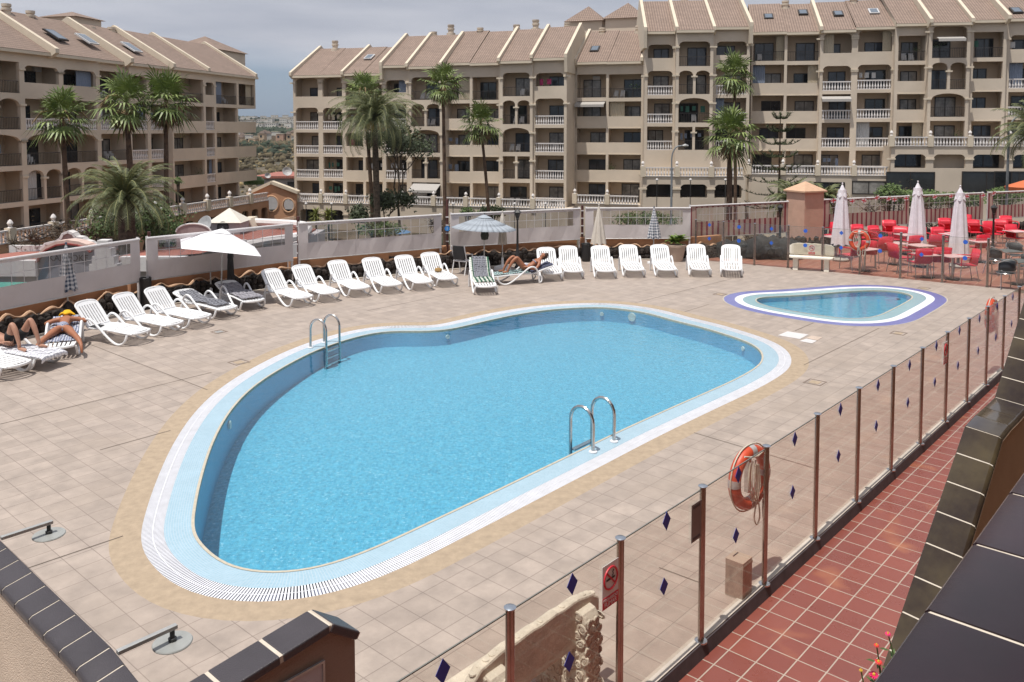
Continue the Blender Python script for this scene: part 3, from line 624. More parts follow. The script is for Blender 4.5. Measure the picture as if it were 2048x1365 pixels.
# =============== sun loungers ===============
def lounger(name,label,ang=62,group='white sun loungers around the pool'):
    t=thing(name,label,'sun lounger',(0,0,0),0,group)
    W=.285
    for s_ in(-1,1):
        y=s_*(W+.035)
        p=spline([(-.60,y,.02),(-.575,y,.20),(-.52,y,.40),(-.42,y,.50),(-.28,y,.49),(-.10,y,.36),(.16,y,.16),(.36,y,.045),(.50,y,.025),(.62,y,.07),(.69,y,.16),(.70,y*.94,.245)],4,False)
        MB().tube(p,.026,8).build('side_frame',M_white,t,True)
        m=MB(); m.tube(spline([(-.60,y,.02),(-.66,y*.97,.06),(-.68,y*.93,.14),(-.64,y*.9,.22),(-.5,y*.88,.25)],4,False),.022,8); m.build('rear_loop',M_white,t,True)
    # seat
    zs=lambda x:.27+.035*math.cos((x+.1)*2.2)
    m=MB(); xs_=[-.40+.1*i for i in range(13)]
    for s_ in(-1,1): m.tube([(x,s_*W*(1 if x<.6 else 1-(x-.6)*.5),zs(x)) for x in xs_],.021,6)
    for k in range(7):
        y=-W+.045+k*(2*W-.09)/6
        for x0,x1 in((-.38,.22),(.24,.76)):
            st=[x0+(x1-x0)*i/4 for i in range(5)]
            vs=[];fs=[]
            for i,x in enumerate(st):
                yy=y*(1 if x<.6 else 1-(x-.6)*.5)
                vs+=[(x,yy-.025,zs(x)+.012),(x,yy+.025,zs(x)+.012),(x,yy+.025,zs(x)-.003),(x,yy-.025,zs(x)-.003)]
            for i in range(4):
                b=4*i; fs+=[(b,b+1,b+5,b+4),(b+1,b+2,b+6,b+5),(b+2,b+3,b+7,b+6),(b+3,b,b+4,b+7)]
            m.add(vs,fs)
    m.bar((.23,-W,zs(.23)),(.23,W,zs(.23)),.04,.03); m.bar((-.39,-W,zs(-.39)),(-.39,W,zs(-.39)),.045,.03)
    m.tube(spline([(.74,-W*.93,zs(.74)),(.82,-W*.6,zs(.8)),(.85,0,zs(.84)),(.82,W*.6,zs(.8)),(.74,W*.93,zs(.74))],4,False),.03,7)
    m.build('seat',M_white,t,True)
    # backrest, hinged at x=-.40
    a=R(ang); ca,sa=math.cos(a),math.sin(a); H=lambda u,y,o=0:(-.42-u*ca+o*sa,y,.30+u*sa+o*ca)
    m=MB(); BL=.62
    wv=lambda u:W*(1.0-.12*max(0,(u-.45)/.21)**2)
    fr=[H(u,-wv(u),.01*math.sin(u*5)) for u in(0,.2,.4,.52,.60)]+[H(.655,-W*.6),H(.67,0),H(.655,W*.6)]+[H(u,wv(u),.01*math.sin(u*5)) for u in(.60,.52,.4,.2,0)]
    m.tube(spline(fr,3,False),.024,6); m.bar(H(.02,-W),H(.02,W),.03,.05); m.bar(H(.60,-W*.85),H(.60,W*.85),.09,.025,up=(sa,0,ca))
    for k in range(8):
        y=-W+.045+k*(2*W-.09)/7
        m.bar(H(.02,y,.006),H(.60,y,.006),.046,.014,up=(sa,0,ca))
    m.build('backrest',M_white,t,True)
    MB().tube([(-.50,-W-.02,.24),(-.50,W+.02,.24)],.014,6).build('cross_bar',M_white,t,True)
    return t
proto=lounger('sun_lounger','white upright lounger at the left end of the row, beside the sunbathing woman face down',50)
flat=lounger('sun_lounger','low white lounger at the left edge partly outside the frame',18)
def bend_pos(u,v,rz,side=-1,lx=.42): 
    g=G(u,v); y=side*.32; c,s=math.cos(rz),math.sin(rz)
    return Vector((g.x-(lx*c-y*s),g.y-(lx*s+y*c),0))
def mid_pos(u0,u1,v,rz,lx=.45):
    g=G((u0+u1)/2,v); return Vector((g.x-lx*math.cos(rz),g.y-lx*math.sin(rz),0))
LG={}
first=[True,True]
def put(key,pos,deg,label,fl=False):
    src=flat if fl else proto; i=1 if fl else 0
    if first[i]: o=src; o.location=pos; o.rotation_euler=(0,0,R(deg)); o['label']=label; first[i]=False
    else: o=dup(src,pos,R(deg),label)
    LG[key]=(pos,R(deg)); return o
for key,u,v,deg,lb in (('D',233,692,-22,'first empty upright lounger to the right of the woman lying face down'),('E',303,673.5,-24,'second upright lounger from the checked closed parasol'),('F',361,658.5,-27,'third upright lounger, beside the low one with a grey towel'),
    ('I',572,614.5,-42,'upright lounger just right of the white open parasol and its shaded lounger'),('J',627,604.5,-47,'second upright lounger right of the white open parasol'),('K',690,593.5,-54,'upright lounger third right of the white open parasol'),('L',755,586.5,-58,'upright lounger standing in front of the clay pot by the rock wall'),('M',818,580.5,-61,'upright lounger left of the one with the straw bag')):
    put(key,bend_pos(u,v,R(deg)),deg,lb)
put('N',bend_pos(868,573,R(-64)),-64,'upright lounger with a small straw bag, left of the black folded chair')
for key,u0,u1,v,deg,lb in (('O',951,989,587,-80,'lounger draped with a green striped towel and a grey towel'),('Q',1085,1121,560,-84,'upright lounger directly behind the woman lying on her back'),('R',1125,1165,556,-87,'upright lounger left of the cream closed parasol'),('S',1191,1230,555.3,-88,'upright lounger under the cream closed parasol'),('T',1247,1288,553,-89,'upright lounger between the cream and the checked closed parasols'),
    ('U',1314,1349.5,552.6,-90,'upright lounger in front of the checked closed parasol beside the potted plant'),('V',1381,1419,551.8,-96,'upright lounger just right of the potted plant'),('W',1443,1483,552.6,-103,'rightmost upright lounger in front of the far glass fence')):
    put(key,mid_pos(u0,u1,v,R(deg)),deg,lb)
put('A',bend_pos(-22,762,R(-20)),-20,'lounger at the left edge of the picture showing only its foot end',True)
put('B',bend_pos(45,743,R(-17)),-17,'lounger under the man in black shorts at the left edge',True)
put('C',mid_pos(93,150,712,R(-68)),-68,'lounger under the woman lying face down',True)
put('G',bend_pos(416,639,R(-33)),-33,'low lounger with a grey towel beside the white parasol',True)
put('H',bend_pos(473,621,R(-48)),-48,'low lounger in the shade of the white open parasol',True)
put('P',bend_pos(1014,571,R(197),1),197,'lounger seen from the side under the woman lying on her back',True)
LP={k:Matrix.Translation(v[0])@Matrix.Rotation(v[1],4,'Z') for k,v in LG.items()}
# towels (own things lying on the loungers)
def towel(key,prof,y0,y1,mat,label,nm='towel',fold=.006):
    m=MB(); n=8; pts=spline(prof,4,False); s=0; last=None
    for (x0,z0),(x1,z1) in zip(pts,pts[1:]):
        e=math.hypot(x1-x0,z1-z0)
        for j in range(n):
            ya,yb=y0+(y1-y0)*j/n,y0+(y1-y0)*(j+1)/n
            f=lambda x,y,z:(x,y,z+fold*math.sin(y*31+x*9)-(.035*max(0,abs(y)-.27)/.05 if abs(y)>.27 else 0))
            m.quad(f(x0,ya,z0),f(x1,ya,z1),f(x1,yb,z1),f(x0,yb,z0),uv=[(s,ya),(s+e,ya),(s+e,yb),(s,yb)])
        s+=e
    o=m.build(nm,mat,smooth=True,ang=60); o.location=LG[key][0]+Vector((0,0,.034 if key in 'GH' else .014)); o.rotation_euler=(0,0,LG[key][1])
    md=o.modifiers.new('thickness','SOLIDIFY'); md.thickness=.012; md.offset=1
    return tag(o,label,'towel')
M_tgrey=plain('grey_towel',(.235,.24,.275),.95,var=.08,scale=20)
M_tgreen=stripes('green_striped_towel',(.62,.66,.60),(.035,.12,.075),.115,.5,'Y')
M_tblue=stripes('blue_patterned_towel',(.66,.68,.74),(.06,.09,.24),.05,.5,check=True)
M_twhite=stripes('white_fringed_towel',(.74,.74,.78),(.52,.53,.60),.09,.35,'X')
M_tteal=stripes('teal_striped_towel',(.50,.60,.58),(.09,.20,.24),.07,.45,'X')
a=R(50); bk=lambda u,o=.03:(-.42-u*math.cos(a)+o*math.sin(a),.30+u*math.sin(a)+o*math.cos(a))
towel('O',[bk(.66),bk(.45),bk(.2),(-.34,.345),(-.1,.335),(.2,.325),(.42,.315)],-.285,.285,M_tgreen,'green and white striped towel covering the lounger left of the reclining woman')
towel('O',[bk(.68,.045),bk(.45,.048),bk(.2,.045),(-.32,.365),(-.22,.352)],-.20,.20,M_tgrey,'grey towel hung over the green striped towel')
a=R(18)
towel('G',[bk(.5,.035),bk(.2,.035),(-.36,.34),(0,.34),(.3,.32),(.6,.30)],-.2,.22,M_tgrey,'dark grey towel spread on the low lounger left of the white parasol')
towel('H',[bk(.42,.035),bk(.2,.035),(-.36,.34),(0,.34),(.3,.32),(.7,.30)],-.27,.27,plain('lilac_grey_towel',(.34,.33,.37),.95,var=.06,scale=8),'lilac grey cover on the shaded lounger right of the white parasol')
towel('C',[bk(.6,.03),bk(.2,.03),(-.36,.33),(0,.33),(.3,.32),(.52,.31)],-.28,.28,M_tblue,'blue patterned towel under the woman lying face down')
towel('B',[bk(.6,.03),bk(.2,.03),(-.36,.335),(0,.335),(.3,.32),(.6,.305),(.86,.285),(.875,.20)],-.31,.31,M_twhite,'white fringed towel under the man in black shorts')
towel('P',[(-.30,.335),(0,.335),(.3,.32),(.6,.305),(.8,.29)],-.27,.27,M_tteal,'teal striped towel under the feet of the reclining woman')
towel('P',[bk(.68,.035),bk(.4,.035),bk(.15,.035),(-.36,.338)],-.27,.27,plain('navy_towel',(.09,.10,.16),.95,var=.1),'navy towel behind the back of the reclining woman')
# small belongings
t=thing('straw_bag','small straw bag lying on the sixth upright lounger','bag',LP['N']@Vector((-.12,.02,.325)),LG['N'][1])
M_straw=plain('straw',(.34,.21,.08),.9,var=.3,scale=40)
MB().lathe([(.02,0),(.09,.01),(.12,.05),(.10,.10),(.03,.12)],12,fold=.08,folds=5).build('body',M_straw,t,True); MB().tube([(.05*math.cos(R(a_)),.0,.10+.07*math.sin(R(a_))) for a_ in range(0,181,20)],.008,5).build('handle',M_straw,t,True)
t=thing('flip_flops','dark flip flops lying on the first upright lounger','flip flops',LP['D']@Vector((-.30,-.16,.32)),LG['D'][1]+.5)
for i in(-1,1): MB().prism([(-.12,-.03),(-.05,-.045),(.08,-.045),(.13,0),(.08,.045),(-.05,.035),(-.12,.03)],(0,0,.018),o=(0,i*.055,0)).build('sole',M_black,t); MB().tube([(-.0,i*.055-.035,.02),(.06,i*.055,.05),(.0,i*.055+.035,.02)],.006,5).build('strap',M_black,t,True)
# black folded chair
t=thing('garden_chair','white armed garden chair with a black bag over its back, left of the grey parasol','chair',G(925,548),R(60))
m=MB()
for y in(-.24,.24): m.tube([(-.25,y,0),(-.12,y,.45),(-.2,y,.72),(-.26,y,.92)],.018,6); m.tube([(.24,y,0),(.16,y,.42),(.22,y,.62),(-.16,y,.66)],.018,6)
m.build('frame',M_white,t,True); MB().box((.02,0,.43),(.44,.46,.03)).build('seat',M_white,t,bevel=.008)
MB().box((-.20,0,.70),(.06,.44,.44)).build('backrest',M_black,t,bevel=.02)
# =============== parasols ===============
M_fabw=plain('white_fabric',(.80,.80,.83),.85,var=.03,bump=.03,bscale=30)
M_fabg=plain('grey_blue_fabric',(.34,.38,.43),.85,var=.05,bump=.03,bscale=30)
M_fabc=plain('cream_fabric',(.58,.53,.47),.9,var=.06)
M_fabl=plain('offwhite_fabric',(.74,.71,.76),.9,var=.06,bump=.2,bscale=12)
M_check=stripes('checked_fabric',(.62,.62,.64),(.035,.055,.10),.09,.5,check=True)
M_concrete=plain('concrete',(.42,.40,.37),.85,var=.12,scale=8,bump=.3,bscale=50)
def folded(m,r0,r1,z0,z1,n=28,k=7,flare=0,uvs=1,amp=.16,seed=0,sag=.0):
    rows=[];R_=random.Random(seed); ph=R_.uniform(0,6)
    H=[i/11 for i in range(12)]
    for h in H:
        z=z0+(z1-z0)*h; r=r0+(r1-r0)*(1-(1-h)**1.0)
        rr=[]
        for j in range(n):
            a=2*math.pi*j/n; q=r*(1+amp*math.cos(k*a+ph+h*.8)*min(1,(1-h)*3))
            zz=z-(sag*(.5+.5*math.cos(k*a+ph))*(1 if h==0 else max(0,1-h*6)))
            rr.append((q*math.cos(a),q*math.sin(a),zz))
        rows.append(rr)
    s=2*math.pi*r0/n
    for i in range(11):
        for j in range(n):
            b=(j+1)%n; L_=abs(z1-z0)/11
            m.quad(rows[i][j],rows[i][b],rows[i+1][b],rows[i+1][j],uv=[(j*s,i*L_),((j+1)*s,i*L_),((j+1)*s,(i+1)*L_),(j*s,(i+1)*L_)])
    return m
def closed_parasol(label,pos,ztop,zbot,r,mat,base='socket',head=True,group='closed parasols',seed=1,rtop=.045):
    t=thing('parasol',label,'parasol',pos,seed*.7,group)
    m=MB(); folded(m,r,rtop*1.5,zbot,ztop-.20,seed=seed,sag=.06); m.build('canopy',mat,t,True,60)
    m=MB(); folded(m,rtop*1.9,.02,ztop-.20-rtop*2.2,ztop-.02,k=5,seed=seed+3,sag=.08,amp=.10); m.build('top_flap',mat,t,True,60)
    MB().tube([(0,0,.02),(0,0,ztop+.02)],.019,8).build('pole',M_galv,t,True)
    MB().lathe([(.02,ztop),(.03,ztop+.02),(.012,ztop+.05)],10).build('finial',mat if head else M_dark,t,True)
    if base=='socket': MB().lathe([(.22,0),(.22,.05),(.06,.075),(.04,.10),(.032,.30),(.02,.31)],18).build('base',M_white,t,True,40)
    elif base=='block': MB().box((0,0,.07),(.42,.42,.14)).build('base',M_white,t,bevel=.02); MB().lathe([(.045,.14),(.035,.42)],10).build('socket',M_white,t,True)
    elif base=='pot': MB().lathe([(.26,0),(.28,.06),(.24,.12),(.1,.13),(.05,.13),(.04,.35)],18).build('base',M_concrete,t,True,40)
    return t
closed_parasol('closed navy and white checked parasol at the left behind the sunbathing woman',G(137,652),1.93,.88,.20,M_check,'pot',seed=2)
closed_parasol('closed navy and white checked parasol beside the potted plant',G(1313,533)+Vector((.0,.6,0)),1.93,.92,.22,M_check,'socket',seed=4)
closed_parasol('closed cream parasol tied behind the upright loungers in the middle',G(1199,530)+Vector((0,.3,0)),2.0,.72,.25,M_fabc,'socket',seed=5)
closed_parasol('slim closed white parasol on a square white base right of the grey parasol',G(1005,541),1.92,.90,.14,M_fabc,'block',seed=6)
closed_parasol('closed black parasol standing behind the open white one',G(450,600)+Vector((.05,.35,0)),1.45,.12,.10,M_black,'socket',head=False,seed=7)
for (u,v,zt,zb,X,lb,sd_) in ((1685,365,2.72,.62,29.6,'tall closed white parasol behind the far concrete bench',8),(1836,362,2.80,.60,29.4,'middle tall closed white parasol over the red chairs',9),(1921,370,2.72,.42,28.2,'rightmost tall closed white parasol beside the black lamp post',10)):
    p=AT(u,v,X); closed_parasol(lb,Vector((p.x,p.y,-.02)),zt,zb,.30,M_fabl,'pot',seed=sd_,rtop=.09,group='tall closed white parasols on the restaurant terrace')
# stray pole with base
t=thing('parasol_stand','bare parasol pole in a white round base behind the low lounger','parasol stand',G(422,596))
MB().tube([(0,0,.2),(0,0,1.05)],.018,8).build('pole',M_galv,t,True); MB().lathe([(.24,0),(.24,.08),(.19,.11),(.05,.12),(.045,.34),(.02,.35)],18).build('base',M_white,t,True,40)
def open_parasol(label,pos,zrim,ztop,rad,sides,mat,rz,square=False,tilt=0,lean=(0,0)):
    t=thing('parasol',label,'parasol',pos,rz); T=Matrix.Translation((0,0,zrim))@Matrix.Rotation(tilt,4,'Y')
    m=MB(); K=3; n=sides*4; h=ztop-zrim; rows=[]
    for i in range(K+1):
        f=i/K; row=[]
        for j in range(n):
            a=2*math.pi*j/n; 
            if square:
                c,s=math.cos(a),math.sin(a); q=1/max(abs(c),abs(s)); corner=(q-1)/(math.sqrt(2)-1)
                r=rad*f*q; z=h*(1-f)
            else:
                ph=(j%4)/4; sag=math.sin(ph*math.pi); r=rad*f*(1-.03*sag*f); z=h*(1-f)-.008*sag*f
            row.append(T@Vector((r*math.cos(a),r*math.sin(a),z)))
        rows.append(row)
    for i in range(1,K+1):
        for j in range(n):
            b=(j+1)%n
            if i==1: m.add([rows[0][0],rows[1][j],rows[1][b]],[(0,1,2)])
            else: m.quad(rows[i-1][j],rows[i][j],rows[i][b],rows[i-1][b])
    cn=m.build('canopy',mat,t,not square,60); md=cn.modifiers.new('thickness','SOLIDIFY'); md.thickness=.004
    m=MB(); 
    for j in range(n):
        b=(j+1)%n; a0,a1=2*math.pi*j/n,2*math.pi*b/n
        f=lambda a,q,z:T@Vector((rad*q*math.cos(a)*(1/max(abs(math.cos(a)),abs(math.sin(a))) if square else 1),rad*q*math.sin(a)*(1/max(abs(math.cos(a)),abs(math.sin(a))) if square else 1),z))
        m.quad(f(a0,.02,h+.022),f(a1,.02,h+.022),f(a1,.22,h*.78+.022),f(a0,.22,h*.78+.022))
    m.build('vent_flap',mat,t,not square,60)
    MB().tube([(lean[0],lean[1],.05),T@Vector((0,0,h+.03))],.020,8).build('pole',M_galv,t,True)
    MB().lathe([(.022,0),(.028,.03),(.01,.06)],8,T@Vector((0,0,h+.02))).build('finial',M_dark,t,True)
    for j in range(sides):
        a=2*math.pi*j/sides+(math.pi/4 if square else 0); q=math.sqrt(2)*.97 if square else .97
        e=T@Vector((rad*q*math.cos(a),rad*q*math.sin(a),-.07 if square else -.02)); mid_=T@Vector((rad*q*.5*math.cos(a),rad*q*.5*math.sin(a),h*.45)); 
        MB().tube([T@Vector((0,0,h-.02)),mid_-Vector((0,0,.02)),e-Vector((0,0,.005))],.007,4).build('rib',M_wpost,t); MB().tube([T@Vector((0,0,h*.15)),mid_-Vector((0,0,.03))],.006,4).build('strut',M_wpost,t)
    return t
p=G(442,604)
o=open_parasol('open square white parasol with its pole between two low loungers',p,1.46,1.95,.98,4,M_fabw,R(22),True,tilt=R(9)); MB().lathe([(.22,0),(.22,.06),(.05,.09),(.04,.3)],16).build('base',M_white,o,True,40)
p=G(968,546)
o=open_parasol('open grey blue round parasol over the reclining woman and the striped towel lounger',p,1.44,1.86,1.06,8,M_fabg,R(10),tilt=R(3)); MB().lathe([(.22,0),(.22,.06),(.05,.09),(.04,.3)],16).build('base',M_concrete,o,True,40)
t=thing('mesh_bag','dark net bag hanging from the pole of the grey parasol','bag',p+Vector((.02,-.06,1.22))); MB().lathe([(.02,.16),(.11,.12),(.13,0),(.10,-.13),(.03,-.15)],12,fold=.12,folds=5).build('net',plain('net_dark',(.05,.055,.045),.95,var=.5,scale=60),t,True); MB().tube([(0,0,.14),(0,.05,.2)],.006,4).build('cord',M_rope,t)
# =============== pool ladders ===============
def ladder(f1,f2,inward,label):
    c=(f1+f2)/2; d=(f2-f1).normalized(); rz=math.atan2(d.y,d.x); hw=(f2-f1).length/2
    t=thing('pool_ladder',label,'pool ladder',c,rz,'stainless steel pool ladders')
    s_=1 if (Vector((-d.y,d.x,0))).dot(inward)>0 else -1; RL=.40
    for x in(-hw,hw):
        arc=[(x,s_*(RL/2-RL/2*math.cos(a*math.pi/10)),.40+.22*math.sin(a*math.pi/10)) for a in range(11)]
        o=MB().tube([(x,0,0),(x,0,.2)]+arc+[(x,s_*RL,.2),(x,s_*RL,-.30),(x,s_*(RL-.04),-.45)],.026,10); ha=o.build('handrail',M_metal,t,True)
        MB().lathe([(.062,0),(.06,.012),(.03,.02)],16,(x,0,.004)).build('base_flange',M_grate,ha,True)
    for z in(-.06,-.20,-.34): MB().box((0,s_*(RL-.03),z),(2*hw-.03,.075,.022)).build('step',M_metal,t)
    return t
ladder(G(1186,905),G(1228,884),-DB,'near pool ladder in the foreground on the right long side of the pool')
ladder(G(621,696),G(648,685.5),Vector((.6,-.8,0)),'far pool ladder on the left curve of the pool')
# =============== outdoor showers and foreground walls ===============
M_slate=plain('dark_slate_tile',(.055,.048,.055),.38,var=.1,scale=3,bump=.25,bscale=160)
M_grout=plain('cream_grout',(.60,.53,.45),.85,var=.08,scale=10)
M_glaz=plain('glazed_brown_tile',(.016,.009,.008),.10,spec=.45,var=.25,scale=2.4,dirt=(.075,.056,.030),bump=.06,bscale=9)
M_glazed2=plain('glazed_purple_tile',(.024,.011,.016),.16,spec=.2,var=.2,scale=2.2,dirt=(.014,.009,.012),bump=.03,bscale=12)
M_tanstucco=plain('tan_stucco',(.62,.50,.40),.95,var=.07,scale=3,bump=.6,bscale=120)
M_brown=plain('brown_terracotta_wall',(.34,.25,.20),.9,var=.05,scale=3,bump=.3,bscale=80)
def coping(t,path,across,tile,gap,thick,mat,over=None,nose=.0,drop=None,name='coping_tile',curl=.03):
    """tiles laid along path (Vectors), spanning the vector across"""
    for a,b in zip(path,path[1:]):
        d=b-a; ln=d.length; n=max(1,round(ln/tile)); u=d/ln
        for i in range(n):
            p=a+u*(ln*i/n+gap/2); q=a+u*(ln*(i+1)/n-gap/2)
            up=across.cross(u); up=up if up.z>0 else -up; up.normalize(); ac=across
            prof=[(0,-thick),(0,-.006),(.006/ac.length,0),(1-.03/ac.length,0),(1-.008/ac.length,-.010),(1,-.035),(1,-thick-.0)]
            m=MB(); pts=[p+ac*x+up*y for x,y in prof]; k=len(pts); qs=[x+(q-p) for x in pts]
            m.add(pts+qs,[tuple(range(k))[::-1],tuple(range(k,2*k))]+[(j,(j+1)%k,k+(j+1)%k,k+j) for j in range(k)])
            m.build(name,mat,t,True,50)
    m=MB()
    for a,b in zip(path,path[1:]):
        u=(b-a).normalized(); up=across.cross(u); up=up if up.z>0 else -up; up.normalize(); Lc=across.length
        prof=[(.003/Lc,-thick+.004),(.003/Lc,-.008),(.009/Lc,-.003),(1-.032/Lc,-.003),(1-.011/Lc,-.013),(1-.003/Lc,-.037),(1-.003/Lc,-thick+.002)]
        pts=[a+across*x+up*y for x,y in prof]; k=len(pts); qs=[x+(b-a) for x in pts]; m.add(pts+qs,[tuple(range(k))[::-1],tuple(range(k,2*k))]+[(j,(j+1)%k,k+(j+1)%k,k+j) for j in range(k)])
    m.build('grout',M_grout,t)
M_shead=plain('shower_head_grey',(.36,.37,.36),.5,metal=.25,var=.1,scale=9)
DS=-DB   # away from the walkway, towards the pool
# left shower wall: ridge line at z=2 running along DB
t=thing('shower_wall','foreground tan wall with black tiled coping at the lower left','wall',(0,0,0))
a=AT(-60,1022,5.72); 
def onz(u,v,z): return G(u,v,z)
r0=onz(-90,994,2.0); r1=onz(221.5,1294,2.0); r2=onz(278,1365,1.98); r3=onz(330,1440,1.95)
e0=onz(-175,1050,1.94)
acr=(onz(51,1238,1.94)-onz(121,1197,2.0)); 
coping(t,[r0,r1,r2,r3],acr,.222,.011,.045,M_slate)
w0,w1=r0+acr*.10,r3+acr*.10; inn=acr*.78
wl=MB()
for A,B in ((r0,r1),(r1,r2),(r2,r3)):
    A_,B_=A+acr*.1-Vector((0,0,.05)),B+acr*.1-Vector((0,0,.05)); h=Vector((acr.x,acr.y,0))*.72; dz=Vector((0,0,-.03))
    v=[A_,B_,B_+h+dz*2,A_+h+dz*2]; g=[Vector((x.x,x.y,0.0)) for x in v]; wl.add(v+g,[(0,1,5,4),(1,2,6,5),(2,3,7,6),(3,0,4,7),(0,3,2,1)])
wl.build('wall_body',M_tanstucco,t)
for (u,v,lb) in ((98,1071,'rain shower with a round steel head at the far left of the deck'),(345,1287,'rain shower with a round steel head in the foreground left of the small pillar')):
    g=G(u,v,1.90); t2=thing('shower',lb,'shower',g,TH,'rain showers above the tan wall')
    MB().lathe([(.10,0),(.102,.004),(.098,.010),(.02,.014)],30).build('shower_head',M_shead,t2,True,50)
    MB().lathe([(.020,.010),(.022,.03),(.013,.034),(.013,.075)],12).build('ball_joint',M_dark,t2,True,40)
    MB().box((-.13,0,.085),(.31,.030,.022)).build('arm',M_galv,t2,bevel=.003)
# small gabled pillar wall
t=thing('pillar_wall','small brown wall with a kinked black tiled coping in the lower foreground','wall',(0,0,0))
pk=onz(655,1245,2.10); thk=onz(617,1219.5,2.10)-pk
lend=pk-DA*1.15-Vector((0,0,.10)); rend=pk+DA*.19-Vector((0,0,.125))
coping(t,[lend,pk],thk*1.0,.285,.014,.042,M_slate) if False else None
def coping2(t,a,b,ac,tile,gap,mat,th=.045,last=True):
    d=b-a; ln=d.length; n=max(1,round(ln/tile)); u=d/ln; up=ac.cross(u); up=up if up.z>0 else -up; up.normalize()
    for i in range(n):
        p=a+u*(ln*i/n+gap/2); q=a+u*(ln*(i+1)/n-gap/2)
        MBp=[p,q,q+ac,p+ac]; m=MB(); m.add([x-up*th for x in MBp]+MBp,[(0,1,2,3),(7,6,5,4),(0,4,5,1),(1,5,6,2),(2,6,7,3),(3,7,4,0)]); m.build('coping_tile',mat,t,bevel=.008)
    p=a+ac*.02;q=b+ac*.02; m=MB(); k=[p,q,q+ac*.96,p+ac*.96]; m.add([x-up*(th-.006) for x in k]+[x-up*.004 for x in k],[(0,1,2,3),(7,6,5,4),(0,4,5,1),(1,5,6,2),(2,6,7,3),(3,7,4,0)]); m.build('grout',M_grout,t)
ov=(-thk).normalized()*.03
coping2(t,lend+ov,pk+ov,thk-ov,.275,.016,M_slate); coping2(t,pk+ov+DA*.012,rend+ov,thk-ov,.5,.010,M_slate)
m=MB(); zz=lambda p:Vector((p.x,p.y,p.z-.048))
a0,a1,a2=zz(lend),zz(pk),zz(rend-DA*.02); v=[a0,a1,a2,Vector((a2.x,a2.y,0)),Vector((a0.x,a0.y,0))]; v2=[x+thk*.9 for x in v]
m.add(v+v2,[(0,1,2,3,4),(9,8,7,6,5),(0,5,6,1),(1,6,7,2),(2,7,8,3),(4,3,8,9),(0,4,9,5)]); m.build('wall_body',M_brown,t)
# framed notice on it
t=thing('rules_board','white framed safety notice with a red figure on the small brown wall','notice',(0,0,0))
fo=pk-DA*.03; c=Vector((fo.x,fo.y,1.62))-DA*.21; nn=-thk.normalized()
M_=Matrix(((DA.x,0,nn.x,c.x+nn.x*.006),(DA.y,0,nn.y,c.y+nn.y*.006),(0,1,0,c.z),(0,0,0,1)))
def loc(m,nm,mt,par):
    m.v=[tuple(M_@Vector(p)) for p in m.v]; return m.build(nm,mt,par)
loc(MB().box((0,.0,0),(.42,.60,.006)),'panel',plain('lilac_white_board',(.50,.47,.50),.4,var=.05),t)
m=MB(); [m.box((s_*.205,0,.006),(.012,.60,.008)) for s_ in(-1,1)]; [m.box((0,s_*.295,.006),(.40,.012,.008)) for s_ in(-1,1)]; loc(m,'frame',M_galv,t)
m=MB(); m.tube([(.06,.19,.008),(.075,.165,.008),(.05,.13,.008)],[.02,.026,.02],8); loc(m,'red_figure',M_red,t)
m=MB(); m.lathe([(.0255,.0),(.0255,.003)],16,(.065,.215,.008)); loc(m,'figure_head',M_dark,t)
m=MB(); [m.box((-.06,.02-.05*k,.004),(.22,.014,.002)) for k in range(4)]; loc(m,'text_lines',M_dark,t)
# walkway wall with waved coping (right)
t=thing('garden_wall','brown wall with a waved coping of glazed dark tiles along the right edge of the walkway','wall',(0,0,0))
WO=Vector((3.2,6.02,0))
def onwall(u,v):
    x,y,z=ray(u,v); # intersect vertical plane through WO along DA
    # (x*t - WO.x)*DA.y - (y*t - WO.y)*DA.x = 0
    tt=(WO.x*DA.y-WO.y*DA.x)/(x*DA.y-y*DA.x); return Vector((x*tt,y*tt,CH+z*tt))
cp=[onwall(*p) for p in ((1735,1420),(1767,1325),(1822,1165),(1879.6,1000),(1930,851.7))]
cv=[onwall(*p) for p in ((1930,851.7),(1950,830),(1968,815),(1989.5,794.5))]
cu=[onwall(*p) for p in ((1989.5,794.5),(2003,748),(2018,700),(2032,655))]
s0=cp[0]-(cp[1]-cp[0])*2.2
path=[s0,cp[0],cp[-1]]
ac=DB*.255-Vector((0,0,.03))
coping(t,[s0,cp[-1]],ac,.262,.012,.04,M_glaz); coping(t,cv,ac,.25,.010,.04,M_glaz)
e2=cu[-1]+(cu[-1]-cu[0])*1.0; coping(t,[cu[0],e2],ac,.262,.012,.04,M_glaz)
m=MB(); pr_=[s0]+[cp[-1]]+cv[1:]+[e2]; top=[x+DB*.02-Vector((0,0,.045)) for x in pr_]; 
far=e2+DA*6; top.append(Vector((far.x,far.y,e2.z-.05)))
bot=[Vector((x.x,x.y,ZW)) for x in top]; k=len(top); top2=[x+DB*.2-Vector((0,0,.02)) for x in top]; bot2=[x+DB*.2 for x in bot]
m.add(top+bot+top2+bot2,[(i,i+1,k+i+1,k+i) for i in range(k-1)]+[(2*k+i,3*k+i,3*k+i+1,2*k+i+1) for i in range(k-1)]+[(i,2*k+i,2*k+i+1,i+1) for i in range(k-1)]+[(0,k,3*k,2*k),(k-1,3*k-1,4*k-1,2*k-1)])
m.build('wall_body',plain('warm_brown_wall',(.47,.29,.18),.9,var=.05,scale=3,bump=.3,bscale=80),t)
